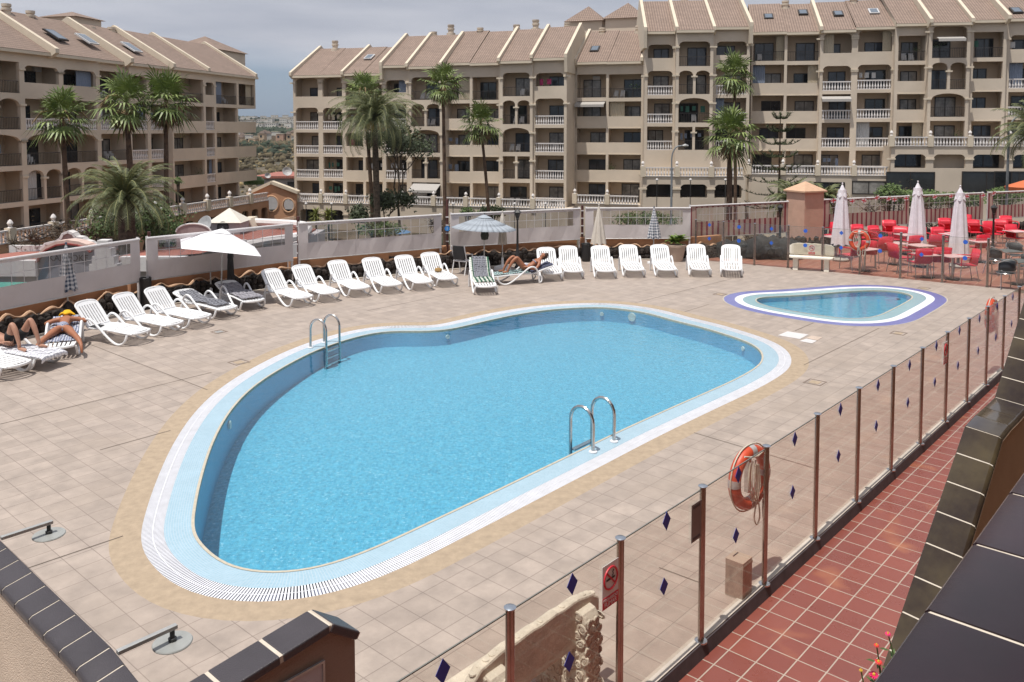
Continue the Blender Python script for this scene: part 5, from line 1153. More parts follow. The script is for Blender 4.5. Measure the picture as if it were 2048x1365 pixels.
class Bld:
    def __init__(s,name,label,cat='apartment building'):
        s.t=thing(name,label,cat,(0,0,0)); s.wall=MB(); s.inner=MB(); s.rf=MB(); s.trim=MB(); s.nw=0; s.rng=random.Random(11); s.wins=[]
    def hole(s,F,x0,x1,za,zb,a,b,zo0,zo1,kind,o,th=.30,mb=None):
        """front wall x0..x1, za..zb, with an opening a..b, zo0..zo1"""
        m=mb or s.wall; P=F.P
        q=lambda p1,z1,p2,z2,p3,z3,p4,z4,oo=o:m.quad(P(p1,z1,oo),P(p2,z2,oo),P(p3,z3,oo),P(p4,z4,oo))
        if a>x0: q(x0,za,a,za,a,zb,x0,zb)
        if x1>b: q(b,za,x1,za,x1,zb,b,zb)
        if zo0>za: q(a,za,b,za,b,zo0,a,zo0)
        m.quad(P(a,zo0,o),P(b,zo0,o),P(b,zo0,o-th),P(a,zo0,o-th))
        f=top_fn(kind,a,b,zo1,r=min(.5,(b-a)*.25),h=min(.6,(b-a)*.28)); n=1 if kind=='flat' else 12
        xs=[a+(b-a)*i/n for i in range(n+1)]
        if kind=='round':
            r=min(.5,(b-a)*.25); xs=[a+r*(1-math.cos(i*math.pi/10)) for i in range(6)]+[b-r*(1-math.cos(i*math.pi/10)) for i in range(5,-1,-1)]
        for p,r_ in zip(xs,xs[1:]):
            q(p,f(p),r_,f(r_),r_,zb,p,zb); m.quad(P(p,f(p),o),P(r_,f(r_),o),P(r_,f(r_),o-th),P(p,f(p),o-th))
        for x in(a,b): m.quad(P(x,zo0,o),P(x,f(x),o),P(x,f(x),o-th),P(x,zo0,o-th))
    def balustrade(s,F,a,b,z0,h,o,parent=None,sp=.26):
        m=MB(); P=F.P; n=max(2,int((b-a)/sp))
        def bx(xa,xb,za,zb,oa,ob):
            v=[P(x,z,oo) for x in(xa,xb) for z in(za,zb) for oo in(oa,ob)]; m.add(v,[(0,1,3,2),(4,6,7,5),(0,4,5,1),(2,3,7,6),(0,2,6,4),(1,5,7,3)])
        bx(a,b,z0+h-.12,z0+h,o-.11,o+.11); bx(a,b,z0,z0+.08,o-.09,o+.09)
        for i in range(n):
            x=a+(b-a)*(i+.5)/n; rr=[(.045,z0+.08),(.085,z0+.08+.28*(h-.2)),(.04,z0+.08+.62*(h-.2)),(.06,z0+h-.12)]
            vs=[]
            for r,z in rr: vs+=[P(x-r,z,o-r),P(x+r,z,o-r),P(x+r,z,o+r),P(x-r,z,o+r)]
            m.add(vs,[(4*k+j,4*k+(j+1)%4,4*k+4+(j+1)%4,4*k+4+j) for k in range(3) for j in range(4)])
        m.build('balustrade',M_bal,parent or s.t)
    def railing(s,F,a,b,z0,h,o,mat=None):
        m=MB(); P=F.P; n=max(3,int((b-a)/.16))
        m.bar(P(a,z0+h,o),P(b,z0+h,o),.05,.05); m.bar(P(a,z0+.08,o),P(b,z0+.08,o),.04,.04)
        for i in range(n+1): x=a+(b-a)*i/n; m.bar(P(x,z0+.08,o),P(x,z0+h,o),.022,.022,up=F.n)
        m.build('railing',M_rail,s.t)
    def window(s,F,xc,z0,w_,h,o,curt=None):
        P=F.P; m=MB()
        def bx(xa,xb,za,zb,oa,ob,mm=m):
            v=[P(x,z,oo) for x in(xa,xb) for z in(za,zb) for oo in(oa,ob)]; mm.add(v,[(0,1,3,2),(4,6,7,5),(0,4,5,1),(2,3,7,6),(0,2,6,4),(1,5,7,3)])
        a,b=xc-w_/2,xc+w_/2; f=.09
        bx(a,a+f,z0,z0+h,o+.0,o+.07); bx(b-f,b,z0,z0+h,o+.0,o+.07); bx(a+f,b-f,z0+h-f,z0+h,o,o+.07); bx(a+f,b-f,z0,z0+f,o,o+.07); bx(xc-.04,xc+.04,z0+f,z0+h-f,o,o+.06)
        wdw=m.build('window',M_frame,s.t)
        c=s.rng.random() if curt is None else curt; m2=MB()
        mt=M_pane if c<.45 else (M_curt if c<.75 else M_bluep)
        bx(a+f,b-f,z0+f,z0+h-f,o+.01,o+.03,m2); m2.build('pane',mt,wdw)
    def cell(s,F,x0,x1,zf,zt,o,typ,pad=(.28,.28),win=True,deep=1.9,curt=None):
        """zf balcony floor, zt ceiling of the storey (next floor)"""
        a,b=x0+pad[0],x1-pad[1]; P=F.P; hh=.95; top=zt-.38
        ty=typ
        kw={'b':(zf-.1,'flat'),'B':(zf-.1,'round'),'p':(zf+hh,'flat'),'P':(zf+hh,'round'),'r':(zf+.02,'flat'),'R':(zf+.02,'round'),'a':(zf+.02,'arch'),'k':(zf+1.15,'round')}
        if ty=='k': top=zt-.75
        if ty in('P','p') and zt-zf>3.6: top=zf+2.35
        if ty in ('d','D'):
            c=(a+b)/2; k='arch' if ty=='d' else 'flat'
            s.hole(F,x0,c,zf-.35,zt-.35,a,c-.13,zf+.02,top-.05,k,o); s.hole(F,c,x1,zf-.35,zt-.35,c+.13,b,zf+.02,top-.05,k,o)
            s.railing(F,a,c-.13,zf,1.0,o-.15); s.railing(F,c+.13,b,zf,1.0,o-.15)
            for x in(c,): s.capital(F,x,zf+1.75,o,.22)
        else:
            z0,k=kw[ty]
            if ty in('b','B'): z0=zf-.02
            if zt-zf>3.6: top=zf+2.55 if ty not in('P','p') else top
            s.hole(F,x0,x1,zf-.35,zt-.35,a,b,z0,top if ty!='k' else top,k,o)
            if ty in('b','B'): s.balustrade(F,a,b,zf-.02,.98,o-.12)
            if ty in('r','R','a'): s.railing(F,a,b,zf,1.0,o-.12)
            if ty=='p' : s.trim_box(F,a,b,zf-.36,zf-.28,o,o+.06)
        # loggia
        m=s.inner; bk=o-deep; ft=o-.3
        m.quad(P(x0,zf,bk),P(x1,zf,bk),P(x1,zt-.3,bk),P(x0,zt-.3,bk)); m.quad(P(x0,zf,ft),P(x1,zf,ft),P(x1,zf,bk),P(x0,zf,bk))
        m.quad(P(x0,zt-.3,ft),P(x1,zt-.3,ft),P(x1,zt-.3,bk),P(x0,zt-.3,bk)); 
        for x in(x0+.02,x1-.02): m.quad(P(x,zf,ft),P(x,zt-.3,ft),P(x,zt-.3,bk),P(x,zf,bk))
        if win:
            w_=min(2.0,(b-a)*.62); off=s.rng.choice((-.1,.1,.15))*(b-a); s.window(F,(a+b)/2+off,zf+.02,w_,2.05,bk+.0,curt)
            if s.rng.random()<.30: s.life(F,a,b,zf,zt,o,typ)
            if s.rng.random()<.5 and typ in('r','R','a','d','b'):
                m=MB(); xx=a+.6+s.rng.random()*max(.1,(b-a-1.2)); 
                for k_ in range(s.rng.choice((1,2))):
                    cx=xx+k_*.7; 
                    for dx in(-.2,.2):
                        for do in(-.2,.2): m.bar(P(cx+dx,zf,o-1+do),P(cx+dx,zf+.42,o-1+do),.05,.05,up=F.n)
                    m.bar(P(cx-.24,zf+.44,o-1),P(cx+.24,zf+.44,o-1),.46,.05,up=F.n); m.bar(P(cx-.22,zf+.66,o-1.22),P(cx+.22,zf+.66,o-1.22),.05,.42)
                m.build('balcony_furniture',M_plast,s.t)
    def life(s,F,a,b,zf,zt,o,typ):
        P=F.P; k=s.rng.random(); h=.0
        if k<.25:   # laundry
            m=MB(); x=a+.3
            while x<b-.5:
                w_=s.rng.uniform(.25,.5); hh=s.rng.uniform(.35,.8); m.quad(P(x,zf+1.75,o-.7),P(x+w_,zf+1.75,o-.7),P(x+w_,zf+1.75-hh,o-.68),P(x,zf+1.75-hh,o-.72)); x+=w_+s.rng.uniform(.08,.5)
                if s.rng.random()<.3: break
            m.build('laundry',s.rng.choice(M_cl+M_cl[:3]),s.t)
        elif k<.6:  # closed curtain or blind on one side
            w_=(b-a)*s.rng.uniform(.25,.5); x0=a if s.rng.random()<.5 else b-w_; m=MB(); n=14
            for i in range(n):
                p,q=x0+w_*i/n,x0+w_*(i+1)/n; f=lambda i:.05*(i%2); m.quad(P(p,zf+.05,o-.5+f(i)),P(q,zf+.05,o-.5+f(i+1)),P(q,zt-.4,o-.5+f(i+1)),P(p,zt-.4,o-.5+f(i)))
            m.build('curtain',s.rng.choice(M_cl[:3]),s.t)
        elif k<.8:  # pot plants on the rail
            m=MB(); c0=P(s.rng.uniform(a+.3,b-.3),zf+.9,o-.35)
            for i in range(70): c=c0+Vector((s.rng.gauss(0,.3),s.rng.gauss(0,.12),abs(s.rng.gauss(0,.3)))); e=Vector((s.rng.uniform(-1,1),s.rng.uniform(-1,1),s.rng.uniform(-.3,1)))*.14; m.add([c,c+e+Vector((.05,0,0)),c+e*1.5],[(0,1,2)])
            m.build('balcony_plants',M_pl,s.t)
        else:       # wall lamp and air conditioner
            x=s.rng.uniform(a+.3,b-.9); v=[P(xx,z,oo) for xx in(x,x+.8) for z in(zf+2.05,zf+2.45) for oo in(o-1.88,o-1.6)]; MB().add(v,[(0,1,3,2),(4,6,7,5),(0,4,5,1),(2,3,7,6),(0,2,6,4),(1,5,7,3)]).build('air_conditioner',M_plast,s.t)
    def trim_box(s,F,xa,xb,za,zb,oa,ob,nm='ledge'):
        P=F.P; v=[P(x,z,oo) for x in(xa,xb) for z in(za,zb) for oo in(oa,ob)]; MB().add(v,[(0,1,3,2),(4,6,7,5),(0,4,5,1),(2,3,7,6),(0,2,6,4),(1,5,7,3)]).build(nm,M_trim,s.t)
    def capital(s,F,x,z,o,w_=.34): s.trim_box(F,x-w_-.09,x+w_+.09,z,z+.16,o-.2,o+.10,'column_capital')
    def bay(s,F,x0,x1,o,zs,types,zeave,zridge,side=(0,0),pil=.30,roofcut=True,rd=6.3,slab=True,base=ZG,curt=None):
        """zs: balcony floors top to bottom; types per storey"""
        P=F.P; tops=[zeave]+zs[:-1]
        for zf,zt,ty in zip(zs,tops,types):
            if ty=='-': continue
            if ty=='w':
                s.wall.quad(P(x0,zf-.35,o),P(x1,zf-.35,o),P(x1,zt-.35,o),P(x0,zt-.35,o)); continue
            last=zt is tops[0]
            if last:   # top storey reaches the eave
                s.wall.quad(P(x0,zt-.35,o),P(x1,zt-.35,o),P(x1,zt,o),P(x0,zt,o))
            s.cell(F,x0,x1,zf,zt,o,ty,pad=(pil,pil))
            if ty in('P','B','R','a','d','D','k'):
                for x in(x0,x1): s.capital(F,x,(zt-1.0 if not(zt-zf>3.6) else zf+1.9),o,pil-.02)
        zb=zs[-1]-.35
        if zb>base: s.wall.quad(P(x0,base,o),P(x1,base,o),P(x1,zb,o),P(x0,zb,o))
        # sides and core behind the loggias
        for x in(x0,x1):
            s.wall.quad(P(x,base,o),P(x,zeave,o),P(x,zeave,o-13),P(x,base,o-13))
        s.wall.quad(P(x0,base,o-13),P(x1,base,o-13),P(x1,zeave,o-13),P(x0,zeave,o-13))
        # roof
        e=o+.45; 
        L1=math.hypot(rd+.45,zridge-zeave); ze=zeave-.05
        s.rf.quad(P(x0,ze,e),P(x1,ze,e),P(x1,zridge,o-rd),P(x0,zridge,o-rd),uv=[(x0,0),(x1,0),(x1,L1),(x0,L1)])
        s.rf.quad(P(x0,zridge,o-rd),P(x1,zridge,o-rd),P(x1,zeave,o-13),P(x0,zeave,o-13),uv=[(x0,0),(x1,0),(x1,L1),(x0,L1)])
        s.trim_box(F,x0,x1,ze-.28,ze-.03,o,e,'eave'); 
    def parapet(s,F,x,o,zeave,zridge,rd=6.3,w_=.32,drop=.9,cut=0):
        P=F.P; pr=[(o+.62,zeave-.05),(o+.62,zeave+.33),(o-rd-.1,zridge+.40),(o-13,zeave+.3),(o-13,zeave-drop),(o+.45,zeave-drop) if drop>1 else (o,zeave-.45)]
        a=[P(x-w_/2,z,oo) for oo,z in pr]; b=[P(x+w_/2,z,oo) for oo,z in pr]; k=len(pr)
        MB().add(a+b,[tuple(range(k))[::-1],tuple(range(k,2*k))]+[(i,(i+1)%k,k+(i+1)%k,k+i) for i in range(k)]).build('roof_parapet',M_trim,s.t)
    def chimney(s,F,u,Y_o,zt,h=1.3,r=.42):
        x=F.s(u,Y_o); m=MB(); c=F.P(x,zt-h,Y_o); m.lathe([(r*1.25,-.8),(r*1.25,h*.38),(r*.8,h*.4),(r*.8,h*.6),(r,h*.62),(r,h*.75),(r*.7,h*.77),(r*.95,h*.85),(r*.95,h)],12,c); s.chim.append(m)
    def skylight(s,F,u,v,o,zeave,zridge,rd=6.3,w_=1.0,h_=1.3,pale=False):
        # place on the roof slope where the pixel ray meets it
        best=None
        for i in range(60):
            f=i/59; oo=o+.45-(rd+.45)*f; z=zeave+(zridge-zeave)*f; x=F.s(u,oo); p=F.P(x,z,oo); vv=VPX-FPX*math.tan(math.atan2(p.z-CH,p.y)+PIT)
            if best is None or abs(vv-v)<best[0]: best=(abs(vv-v),x,f)
        x,f=best[1:]; up=F.P(0,zridge,o-rd)-F.P(0,zeave,o+.45); up.normalize(); nr=F.d.cross(up).normalized(); nr=nr if nr.z>0 else -nr
        c=F.P(x,zeave+(zridge-zeave)*f,o+.45-(rd+.45)*f)+nr*.10
        m=MB(); m.bar(c-up*h_/2,c+up*h_/2,w_,.14,up=nr); fr=m.build('skylight',M_plast if pale else M_frame,s.t); m=MB(); m.bar(c-up*(h_/2-.14)+nr*.03,c+up*(h_/2-.14)+nr*.03,w_-.28,.14,up=nr); m.build('pane',M_sky,fr)
    def tower(s,F,x,o,zb,zt,w_,zp):
        t=MB(); P=F.P; v=[P(x+i*w_/2,z,o+j*w_/2) for z in(zb,zt) for i,j in((-1,-1),(1,-1),(1,1),(-1,1))]; t.add(v,[(0,1,5,4),(1,2,6,5),(2,3,7,6),(3,0,4,7),(4,5,6,7)]); tw=t.build('stair_tower',M_fac,s.t)
        m=MB(); q=w_/2+.35; v=[P(x+i*q,zt-.05,o+j*q) for i,j in((-1,-1),(1,-1),(1,1),(-1,1))]; ap=P(x,zp,o)
        for i in range(4):
            j=(i+1)%4; L_=(v[j]-v[i]).length; m.add([v[i],v[j],ap],[(0,1,2)],[[(0,0),(L_,0),(L_/2,L_*.6)]])
        m.add(v,[(3,2,1,0)]); m.build('tower_roof',M_roof,tw)
    def finish(s,name='roof'):
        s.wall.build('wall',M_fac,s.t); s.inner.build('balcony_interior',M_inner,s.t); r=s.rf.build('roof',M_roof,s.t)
        for m in getattr(s,'chim',[]): m.build('chimney',M_fac,r,True,40)
# ---- central building (left wing + recessed middle) ----
FA=Frame(590,101.5,1150,91)
A=Bld('apartment_building','long beige apartment building with stepped tiled roofs and white balustrades behind the palms'); A.chim=[]
FL=3.0-.0
def zrow(F,uc,vs,o=0): return [F.Z(uc,v,o)-.98 for v in vs]
def dobay(B,F,u0,u1,o,eave,ridge,vs,types,**k):
    x0,x1=F.s(u0,o),F.s(u1,o); uc=(u0+u1)/2; zs=zrow(F,uc,vs,o); ze=F.Z(uc,eave,o+.45)+.05; zr=F.Z(uc,ridge,o-6.3)
    B.bay(F,x0,x1,o,zs,types,ze,zr,**k); return x0,x1,ze,zr,zs
# (u0,u1,offset, eave y, ridge y, rail-top rows, types)
bays=[(588,642,0,151,99,[193,242.5,291,339,387],'PBbbb'),(642,690,0,150,98,[193,242.5,291,339,387],'PBbbb'),(690,767,0,147,96,[195,244,292,341,389],'rpppr'),
 (767,818,.9,131,74,[185,237,289,341,391],'Pbbbr'),(818,885,1.2,133,72,[183,236,289,341,392],'RdaDr'),(885,1000,.2,126,64,[183,237,290,343,395],'rpppr'),
 (1000,1065,1.2,122,60,[175,231,287,341,396],'RdaDr'),(1065,1133,.9,116,55,[172,231,286,341,396],'PBbbb')]
def split_bay(B,F,u0,u1,*a,n=2,**k):
    out=None
    for i in range(n): out=dobay(B,F,u0+(u1-u0)*i/n,u0+(u1-u0)*(i+1)/n,*a,**k)
    return out
for i,b in enumerate(bays):
    n=2 if b[1]-b[0]>72 and i!=7 else 1
    if n==2: split_bay(A,FA,*b[:2],*b[2:],n=2,pil=.16)
    else: dobay(A,FA,*b)
# slanted parapets of the roofs
for u,i in ((588,0),(690,1),(767,3),(818,4),(885,4),(1000,6),(1065,7),(1133,7)):
    b=bays[i]; F=FA; uc=(b[0]+b[1])/2; o=b[2]; A.parapet(F,F.s(u,o),o,F.Z(uc,b[3],o+.45)+.05,F.Z(uc,b[4],o-6.3),drop=1.6 if u in(767,1133) else .6)
FB=Frame(1150,93.5,1290,91.0)
ob=dobay(A,FB,1150,1214,0,124,63,[178,232.5,285,340,390],'rpppr',pil=.14); ob=dobay(A,FB,1214,1284,0,123,62,[178,232.5,285,340,390],'rpppr',pil=.14)
A.parapet(FB,FB.s(1284,0),0,ob[2],ob[3],drop=.7); A.parapet(FB,FB.s(1151,0),0,ob[2],ob[3],drop=.7)
A.wall.quad(FB.P(FB.s(1284),ZG,0),FB.P(FB.s(1296),ZG,0),FB.P(FB.s(1296),ob[2],0),FB.P(FB.s(1284),ob[2],0))
A.wall.quad(FB.P(-3,ZG,-.0),FB.P(0.2,ZG,0),FB.P(0.2,ob[2],0),FB.P(-3,ob[2],0))
for F,u,o,zt in ((FA,673,-6,82),(FA,903,-6,50),(FA,869,-6,64),(FA,961,-6,56),(FA,1033,-6,50),(FA,1071,-6,40),(FA,1134,-6,46),(FB,1203,-6,56),(FB,1275,-6,52)):
    A.chimney(F,u,o,F.Z(u,zt,o),h=1.6 if zt in(82,50,40) else 1.1)
A.skylight(FA,741,116,0,F.Z(730,147,.45),FA.Z(730,96,-6.3),pale=True); A.skylight(FB,1189,100,0,ob[2],ob[3])
x=FB.s(1176,-14); A.tower(FB,x,-14,8,FB.Z(1176,40,-11),4.4,FB.Z(1176,13,-14)); x=FB.s(1254,-12); A.tower(FB,x,-12,8,FB.Z(1254,34,-9),4.6,FB.Z(1254,6,-12))
# terrace in front with balustrade and arcade
def terrace(B,F,u0,u1,o,v,n,arc,label=None,deep=3,piers=True,zb=ZG,kind='k',hsp=2.6,win=False):
    x0,x1=F.s(u0,o),F.s(u1,o); zt=F.Z((u0+u1)/2,v,o); P=F.P
    for i in range(n):
        a=x0+(x1-x0)*i/n; b=x0+(x1-x0)*(i+1)/n
        B.balustrade(F,a+.25,b-.25,zt-.95,.95,o,sp=.28)
        B.trim_box(F,a-.25,a+.25,zt-.98,zt+.12,o-.22,o+.22,'pier')
        m=MB(); c=F.P(a,zt+.12,o); m.lathe([(.16,0),(.09,.10),(.18,.26),(.12,.42),(.03,.50)],8,c); m.build('urn',M_bal,B.t,True)
        f0=zt-.98-hsp
        if arc:
            B.hole(F,a,b,zb if zb<f0 else f0,zt-.95,a+.35,b-.35,f0+arc,zt-1.75,'round',o); B.inner.quad(P(a,f0,o-1.6),P(b,f0,o-1.6),P(b,zt-.98,o-1.6),P(a,zt-.98,o-1.6)); 
            B.inner.quad(P(a,zt-1.2,o-.3),P(b,zt-1.2,o-.3),P(b,zt-1.2,o-1.6),P(a,zt-1.2,o-1.6)); B.inner.quad(P(a,f0+arc-.02,o-.3),P(b,f0+arc-.02,o-.3),P(b,f0+arc-.02,o-1.6),P(a,f0+arc-.02,o-1.6))
            B.capital(F,a,zt-2.3,o,.33); B.window(F,(a+b)/2,f0+arc+.05,(b-a)*.8,1.5,o-1.55,.1 if not win else .6)
        else: B.wall.quad(P(a,zb,o),P(b,zb,o),P(b,zt-.95,o),P(a,zt-.95,o))
    B.wall.quad(P(x0,zt-.97,o),P(x1,zt-.97,o),P(x1,zt-.97,o-deep-2),P(x0,zt-.97,o-deep-2))
    for x in(x0,x1): B.wall.quad(P(x,zb,o),P(x,zt-.95,o),P(x,zt-.95,o-deep-1),P(x,zb,o-deep-1))
terrace(A,FA,592,742,3.2,390,3,.35); terrace(A,FA,742,1136,3.2,396,6,0)
terrace(A,FB,1150,1282,2.4,391,2,0)
A.finish()
# ---- right building ----
FC=Frame(1288,89,1500,88.2); FD=Frame(1500,90,1785,87.2); FE=Frame(1785,86.4,2060,84.4)
B_=Bld('apartment_building','tall beige apartment building on the right with dormer windows in its tiled roof'); B_.chim=[]
c1=dobay(B_,FC,1288,1350,0,63,3,[116,171.5,227.5,281.5],'PBbb'); c2=dobay(B_,FC,1350,1424,.9,60,1,[114,170,227,282],'RdaD'); c3=dobay(B_,FC,1424,1497,0,54,-4,[110,170,225,281],'Pbbb')
for u,c in ((1288,c1),(1350,c2),(1424,c2),(1497,c3)): B_.parapet(FC,FC.s(u,.4),.4,c[2],c[3],drop=1.8 if u in(1288,1497) else .6)
d=split_bay(B_,FD,1500,1636,-.4,64,8,[104,166,222,277,331],'rpppr',n=2,pil=.14); dd3=dobay(B_,FD,1636,1705,0,60,4,[106,162.5,220,276,332],'PBbbb'); dd4=dobay(B_,FD,1705,1785,0,54,0,[103,159.5,218,275.5,332],'PBbbb')
for u,c in ((1636,dd3),(1785,dd4)): B_.parapet(FD,FD.s(u,0),0,c[2],c[3],drop=.7)
e1=dobay(B_,FE,1785,1852,-.2,47,-14,[103,162,219,274],'rppr'); e2=dobay(B_,FE,1852,1934,.6,45,-16,[97,160,215,273],'Rdar'); e3=dobay(B_,FE,1934,2006,0,40,-20,[96,157,216,273],'rppr'); e4=dobay(B_,FE,2006,2090,-.6,37,-22,[98,157,213,270],'Pbbb')
for u,c in ((1852,e2),(1934,e2),(2006,e3)): B_.parapet(FE,FE.s(u,.5),.5,c[2],c[3],drop=.7)
terrace(B_,FC,1286,1492,2.6,335,3,.95,hsp=3.1); terrace(B_,FD,1498,1636,2.4,331,2,0); terrace(B_,FD,1636,1782,2.4,333,2,.0)
terrace(B_,FE,1782,2100,2.0,274,4,.95,hsp=3.1)
# lower arched windows below the raised terraces
for F,u,v,w_ in ((FD,1739,376,3.2),(FD,1660,378,3.0)):
    x=F.s(u,2.45); z=F.Z(u,v+13,2.45); B_.window(F,x,z,w_,1.35,2.42,.6 if u>1700 else .1)
P=FE.P
for u in(1822,1975,2040): x=FE.s(u,2.05); B_.window(FE,x,FE.Z(u,388,2.05),4.6,2.2,2.02,.1)
for F,u,o,v in ((FC,1365,-6,-6),(FD,1565,-6,2),(FD,1700,-6,-8)): B_.chimney(F,u,o,F.Z(u,v,o))
for u,v in((1532,35),(1600,27)): B_.skylight(FD,u,v,-.4,d[2],d[3])
B_.skylight(FD,1670,29,0,dd3[2],dd3[3]); B_.skylight(FD,1740,24,0,dd4[2],dd4[3],pale=True); B_.skylight(FE,2022,23,-.6,e4[2],e4[3])
m=MB()
# awnings
B_.finish()
def awn(F,u0,u1,v0,v1,o,dp,mat,par,nm='awning'):
    a,b=F.s(u0,o),F.s(u1,o); z0=F.Z(u0,v0,o); z1=F.Z(u0,v1,o+dp); m=MB(); P=F.P
    m.add([P(a,z0,o),P(b,z0,o),P(b,z1,o+dp),P(a,z1,o+dp),P(a,z1-.25,o+dp),P(b,z1-.25,o+dp)],[(0,1,2,3),(3,2,5,4)]); x=m.build(nm,mat,par); md=x.modifiers.new('thickness','SOLIDIFY'); md.thickness=.03
awn(FA,826,881,368,381,1.25,1.3,M_shut,A.t); awn(FB,1152,1210,205,210,.02,.8,M_shut,A.t); awn(FE,1866,1920,75,78,.65,.7,M_shut,B_.t); awn(FD,1640,1698,194,199,.05,.7,M_shut,B_.t)
# ---- left building ----
FLf=Frame(-140,58.5,513,106.2)
p0=Vector(((20-1024)/FPX*68,68,0)); FLf.o=p0; FLf.d=Vector((.212,.977,0)).normalized(); FLf.n=Vector((FLf.d.y,-FLf.d.x,0))
Lb=Bld('apartment_building','beige apartment building on the left receding into the distance behind three fan palms'); Lb.chim=[]
ZL=[7.55,4.6,1.65,-1.3,-4.25]
def lb(u0,u1,o,types,ze,zr,**k):
    x0,x1=FLf.s(u0,o),FLf.s(u1,o); Lb.bay(FLf,x0,x1,o,ZL,types,ze,zr,**k); return x0,x1
EZ,RZ=11.15,15.2
LBS=[(-150,-60,0,'Rdaar'),(-60,49,0,'rdarr'),(49,127,0,'Pbadr'),(127,200,0,'Pbadr'),(200,262,-.3,'rbrrr'),(262,300,0,'Pbbbr'),(300,346,0,'Pbbbr'),(346,412,.5,'rpppr'),(412,432,.5,'Pbbbr'),(432,478,.5,'rpppr')]
for b in LBS: lb(b[0],b[1],b[2],b[3],EZ,RZ,pil=.26 if b[1]-b[0]>25 else .15)
xe=FLf.s(478,.5); Lb.bay(FLf,xe,FLf.s(513,.5),.5,ZL[:1],'r',EZ,RZ,pil=.2,base=ZL[0]-.36)
P=FLf.P; x2=FLf.s(513,.5)
for z in ZL[1:4]:
    Lb.wall.quad(P(xe,z-.35,.5),P(x2,z-.35,.5),P(x2,z+.95,.5),P(xe,z+.95,.5)); Lb.wall.quad(P(x2,z-.35,.5),P(x2,z+.95,.5),P(x2,z+.95,-8),P(x2,z-.35,-8)); Lb.wall.quad(P(xe,z,.5),P(x2,z,.5),P(x2,z,-8),P(xe,z,-8)); Lb.wall.quad(P(xe,z-.35,.5),P(x2,z-.35,.5),P(x2,z-.35,-8),P(xe,z-.35,-8)); Lb.railing(FLf,xe,x2,z+.15,1.0,.45)
Lb.wall.quad(P(xe,ZL[0]-.36,.5),P(x2,ZL[0]-.36,.5),P(x2,ZL[0]-.36,-12.5),P(xe,ZL[0]-.36,-12.5))
for u in(-60,112,262,346,415,510): Lb.parapet(FLf,FLf.s(u,.45)+(0 if u<500 else -.1),.3,EZ,RZ,w_=.45,drop=.6)
for u,v in((23,8),(70,22),(190,54),(230,55),(280,70),(363,82)): Lb.chimney(FLf,u,-6,FLf.Z(u,v,-6),h=1.5)
for u,v,pl in((118,72,False),(180,80,True),(268,97,True)): Lb.skylight(FLf,u,v,.3,EZ,RZ,pale=pl,w_=1.3,h_=1.9)
Lb.tower(FLf,FLf.s(153,-9),-9,11,FLf.Z(153,38,-9),3.8,FLf.Z(153,24,-9)); Lb.tower(FLf,FLf.s(415,-10),-10,11,FLf.Z(415,104,-10),7.4,FLf.Z(415,73,-10))
Lb.finish()
# orange terrace building in front of it, with balustrade and arcade
M_orf=plain('orange_render',(.44,.255,.155),.92,var=.06,scale=.5)
T=Bld('terrace_building','orange terrace building with arches and a white balustrade in front of the left apartments','building')
FT=Frame(0,60,1,60); FT.o=FLf.o+FLf.n*6; FT.d=FLf.d; FT.n=FLf.n
_f=M_fac
x0,x1=FT.s(-200,0),FT.s(536,0); zt=-2.55; n=11; P=FT.P
for i in range(n):
    a=x0+(x1-x0)*i/n; b=x0+(x1-x0)*(i+1)/n
    T.balustrade(FT,a+.3,b-.3,zt-.95,.95,0,sp=.33); T.trim_box(FT,a-.3,a+.3,zt-1,zt+.14,-.25,.25,'pier')
    m=MB(); m.lathe([(.2,0),(.1,.12),(.22,.32),(.14,.5),(.03,.6)],8,P(a,zt+.14,0)); m.build('urn',M_bal,T.t,True)
    k=2
    for j in range(k):
        p,q=a+(b-a)*j/k,a+(b-a)*(j+1)/k; T.hole(FT,p,q,ZG-1,zt-.95,p+.35,q-.35,ZG+.4,zt-1.7,'round',0); T.inner.quad(P(p,ZG,-2),P(q,ZG,-2),P(q,zt-1,-2),P(p,zt-1,-2)); T.inner.quad(P(p,zt-1.3,0),P(q,zt-1.3,0),P(q,zt-1.3,-2),P(p,zt-1.3,-2)); T.window(FT,(p+q)/2,ZG+.5,(q-p)*.7,2.4,-1.95,.1)
T.wall.quad(P(x0,zt-.97,0),P(x1,zt-.97,0),P(x1,zt-.97,-6),P(x0,zt-.97,-6)); T.wall.quad(P(x1,ZG-1,0),P(x1,zt-.97,0),P(x1,zt-.97,-6),P(x1,ZG-1,-6))
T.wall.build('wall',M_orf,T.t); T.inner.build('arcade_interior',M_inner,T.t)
# orange gable gateway between the buildings
t=thing('gateway','orange gabled gateway with two round openings between the apartment buildings','gateway',(0,0,0))
Yg=97
def gp(u,v): 
    a=AT(u,v,Yg); return (a.x,a.z)
out=[gp(497,452),gp(497,388),gp(543,369),gp(592,387),gp(592,452)]
from mathutils.geometry import tessellate_polygon as TP
c1,c2=gp(543,408),gp(577,411); rr=.80
h=lambda c,r:[(c[0]+r*math.cos(a*math.pi/12),c[1]+r*1.15*math.sin(a*math.pi/12)) for a in range(24)]
H1,H2=h(c1,rr),h(c2,rr*.86); loops=[out,H1,H2]; tr=TP([[Vector((x,y,0)) for x,y in l] for l in loops]); al=[p for l in loops for p in l]
m=MB(); m.add([(x,Yg,z) for x,z in al],[tuple(q) for q in tr]); m.add([(x,Yg+.6,z) for x,z in al],[tuple(q)[::-1] for q in tr])
for l in loops: k=len(l); m.add([(x,Yg,z) for x,z in l]+[(x,Yg+.6,z) for x,z in l],[(i,(i+1)%k,k+(i+1)%k,k+i) for i in range(k)])
m.build('wall',plain('orange_gate',(.50,.27,.16),.9,var=.06,scale=.6),t)
m=MB()
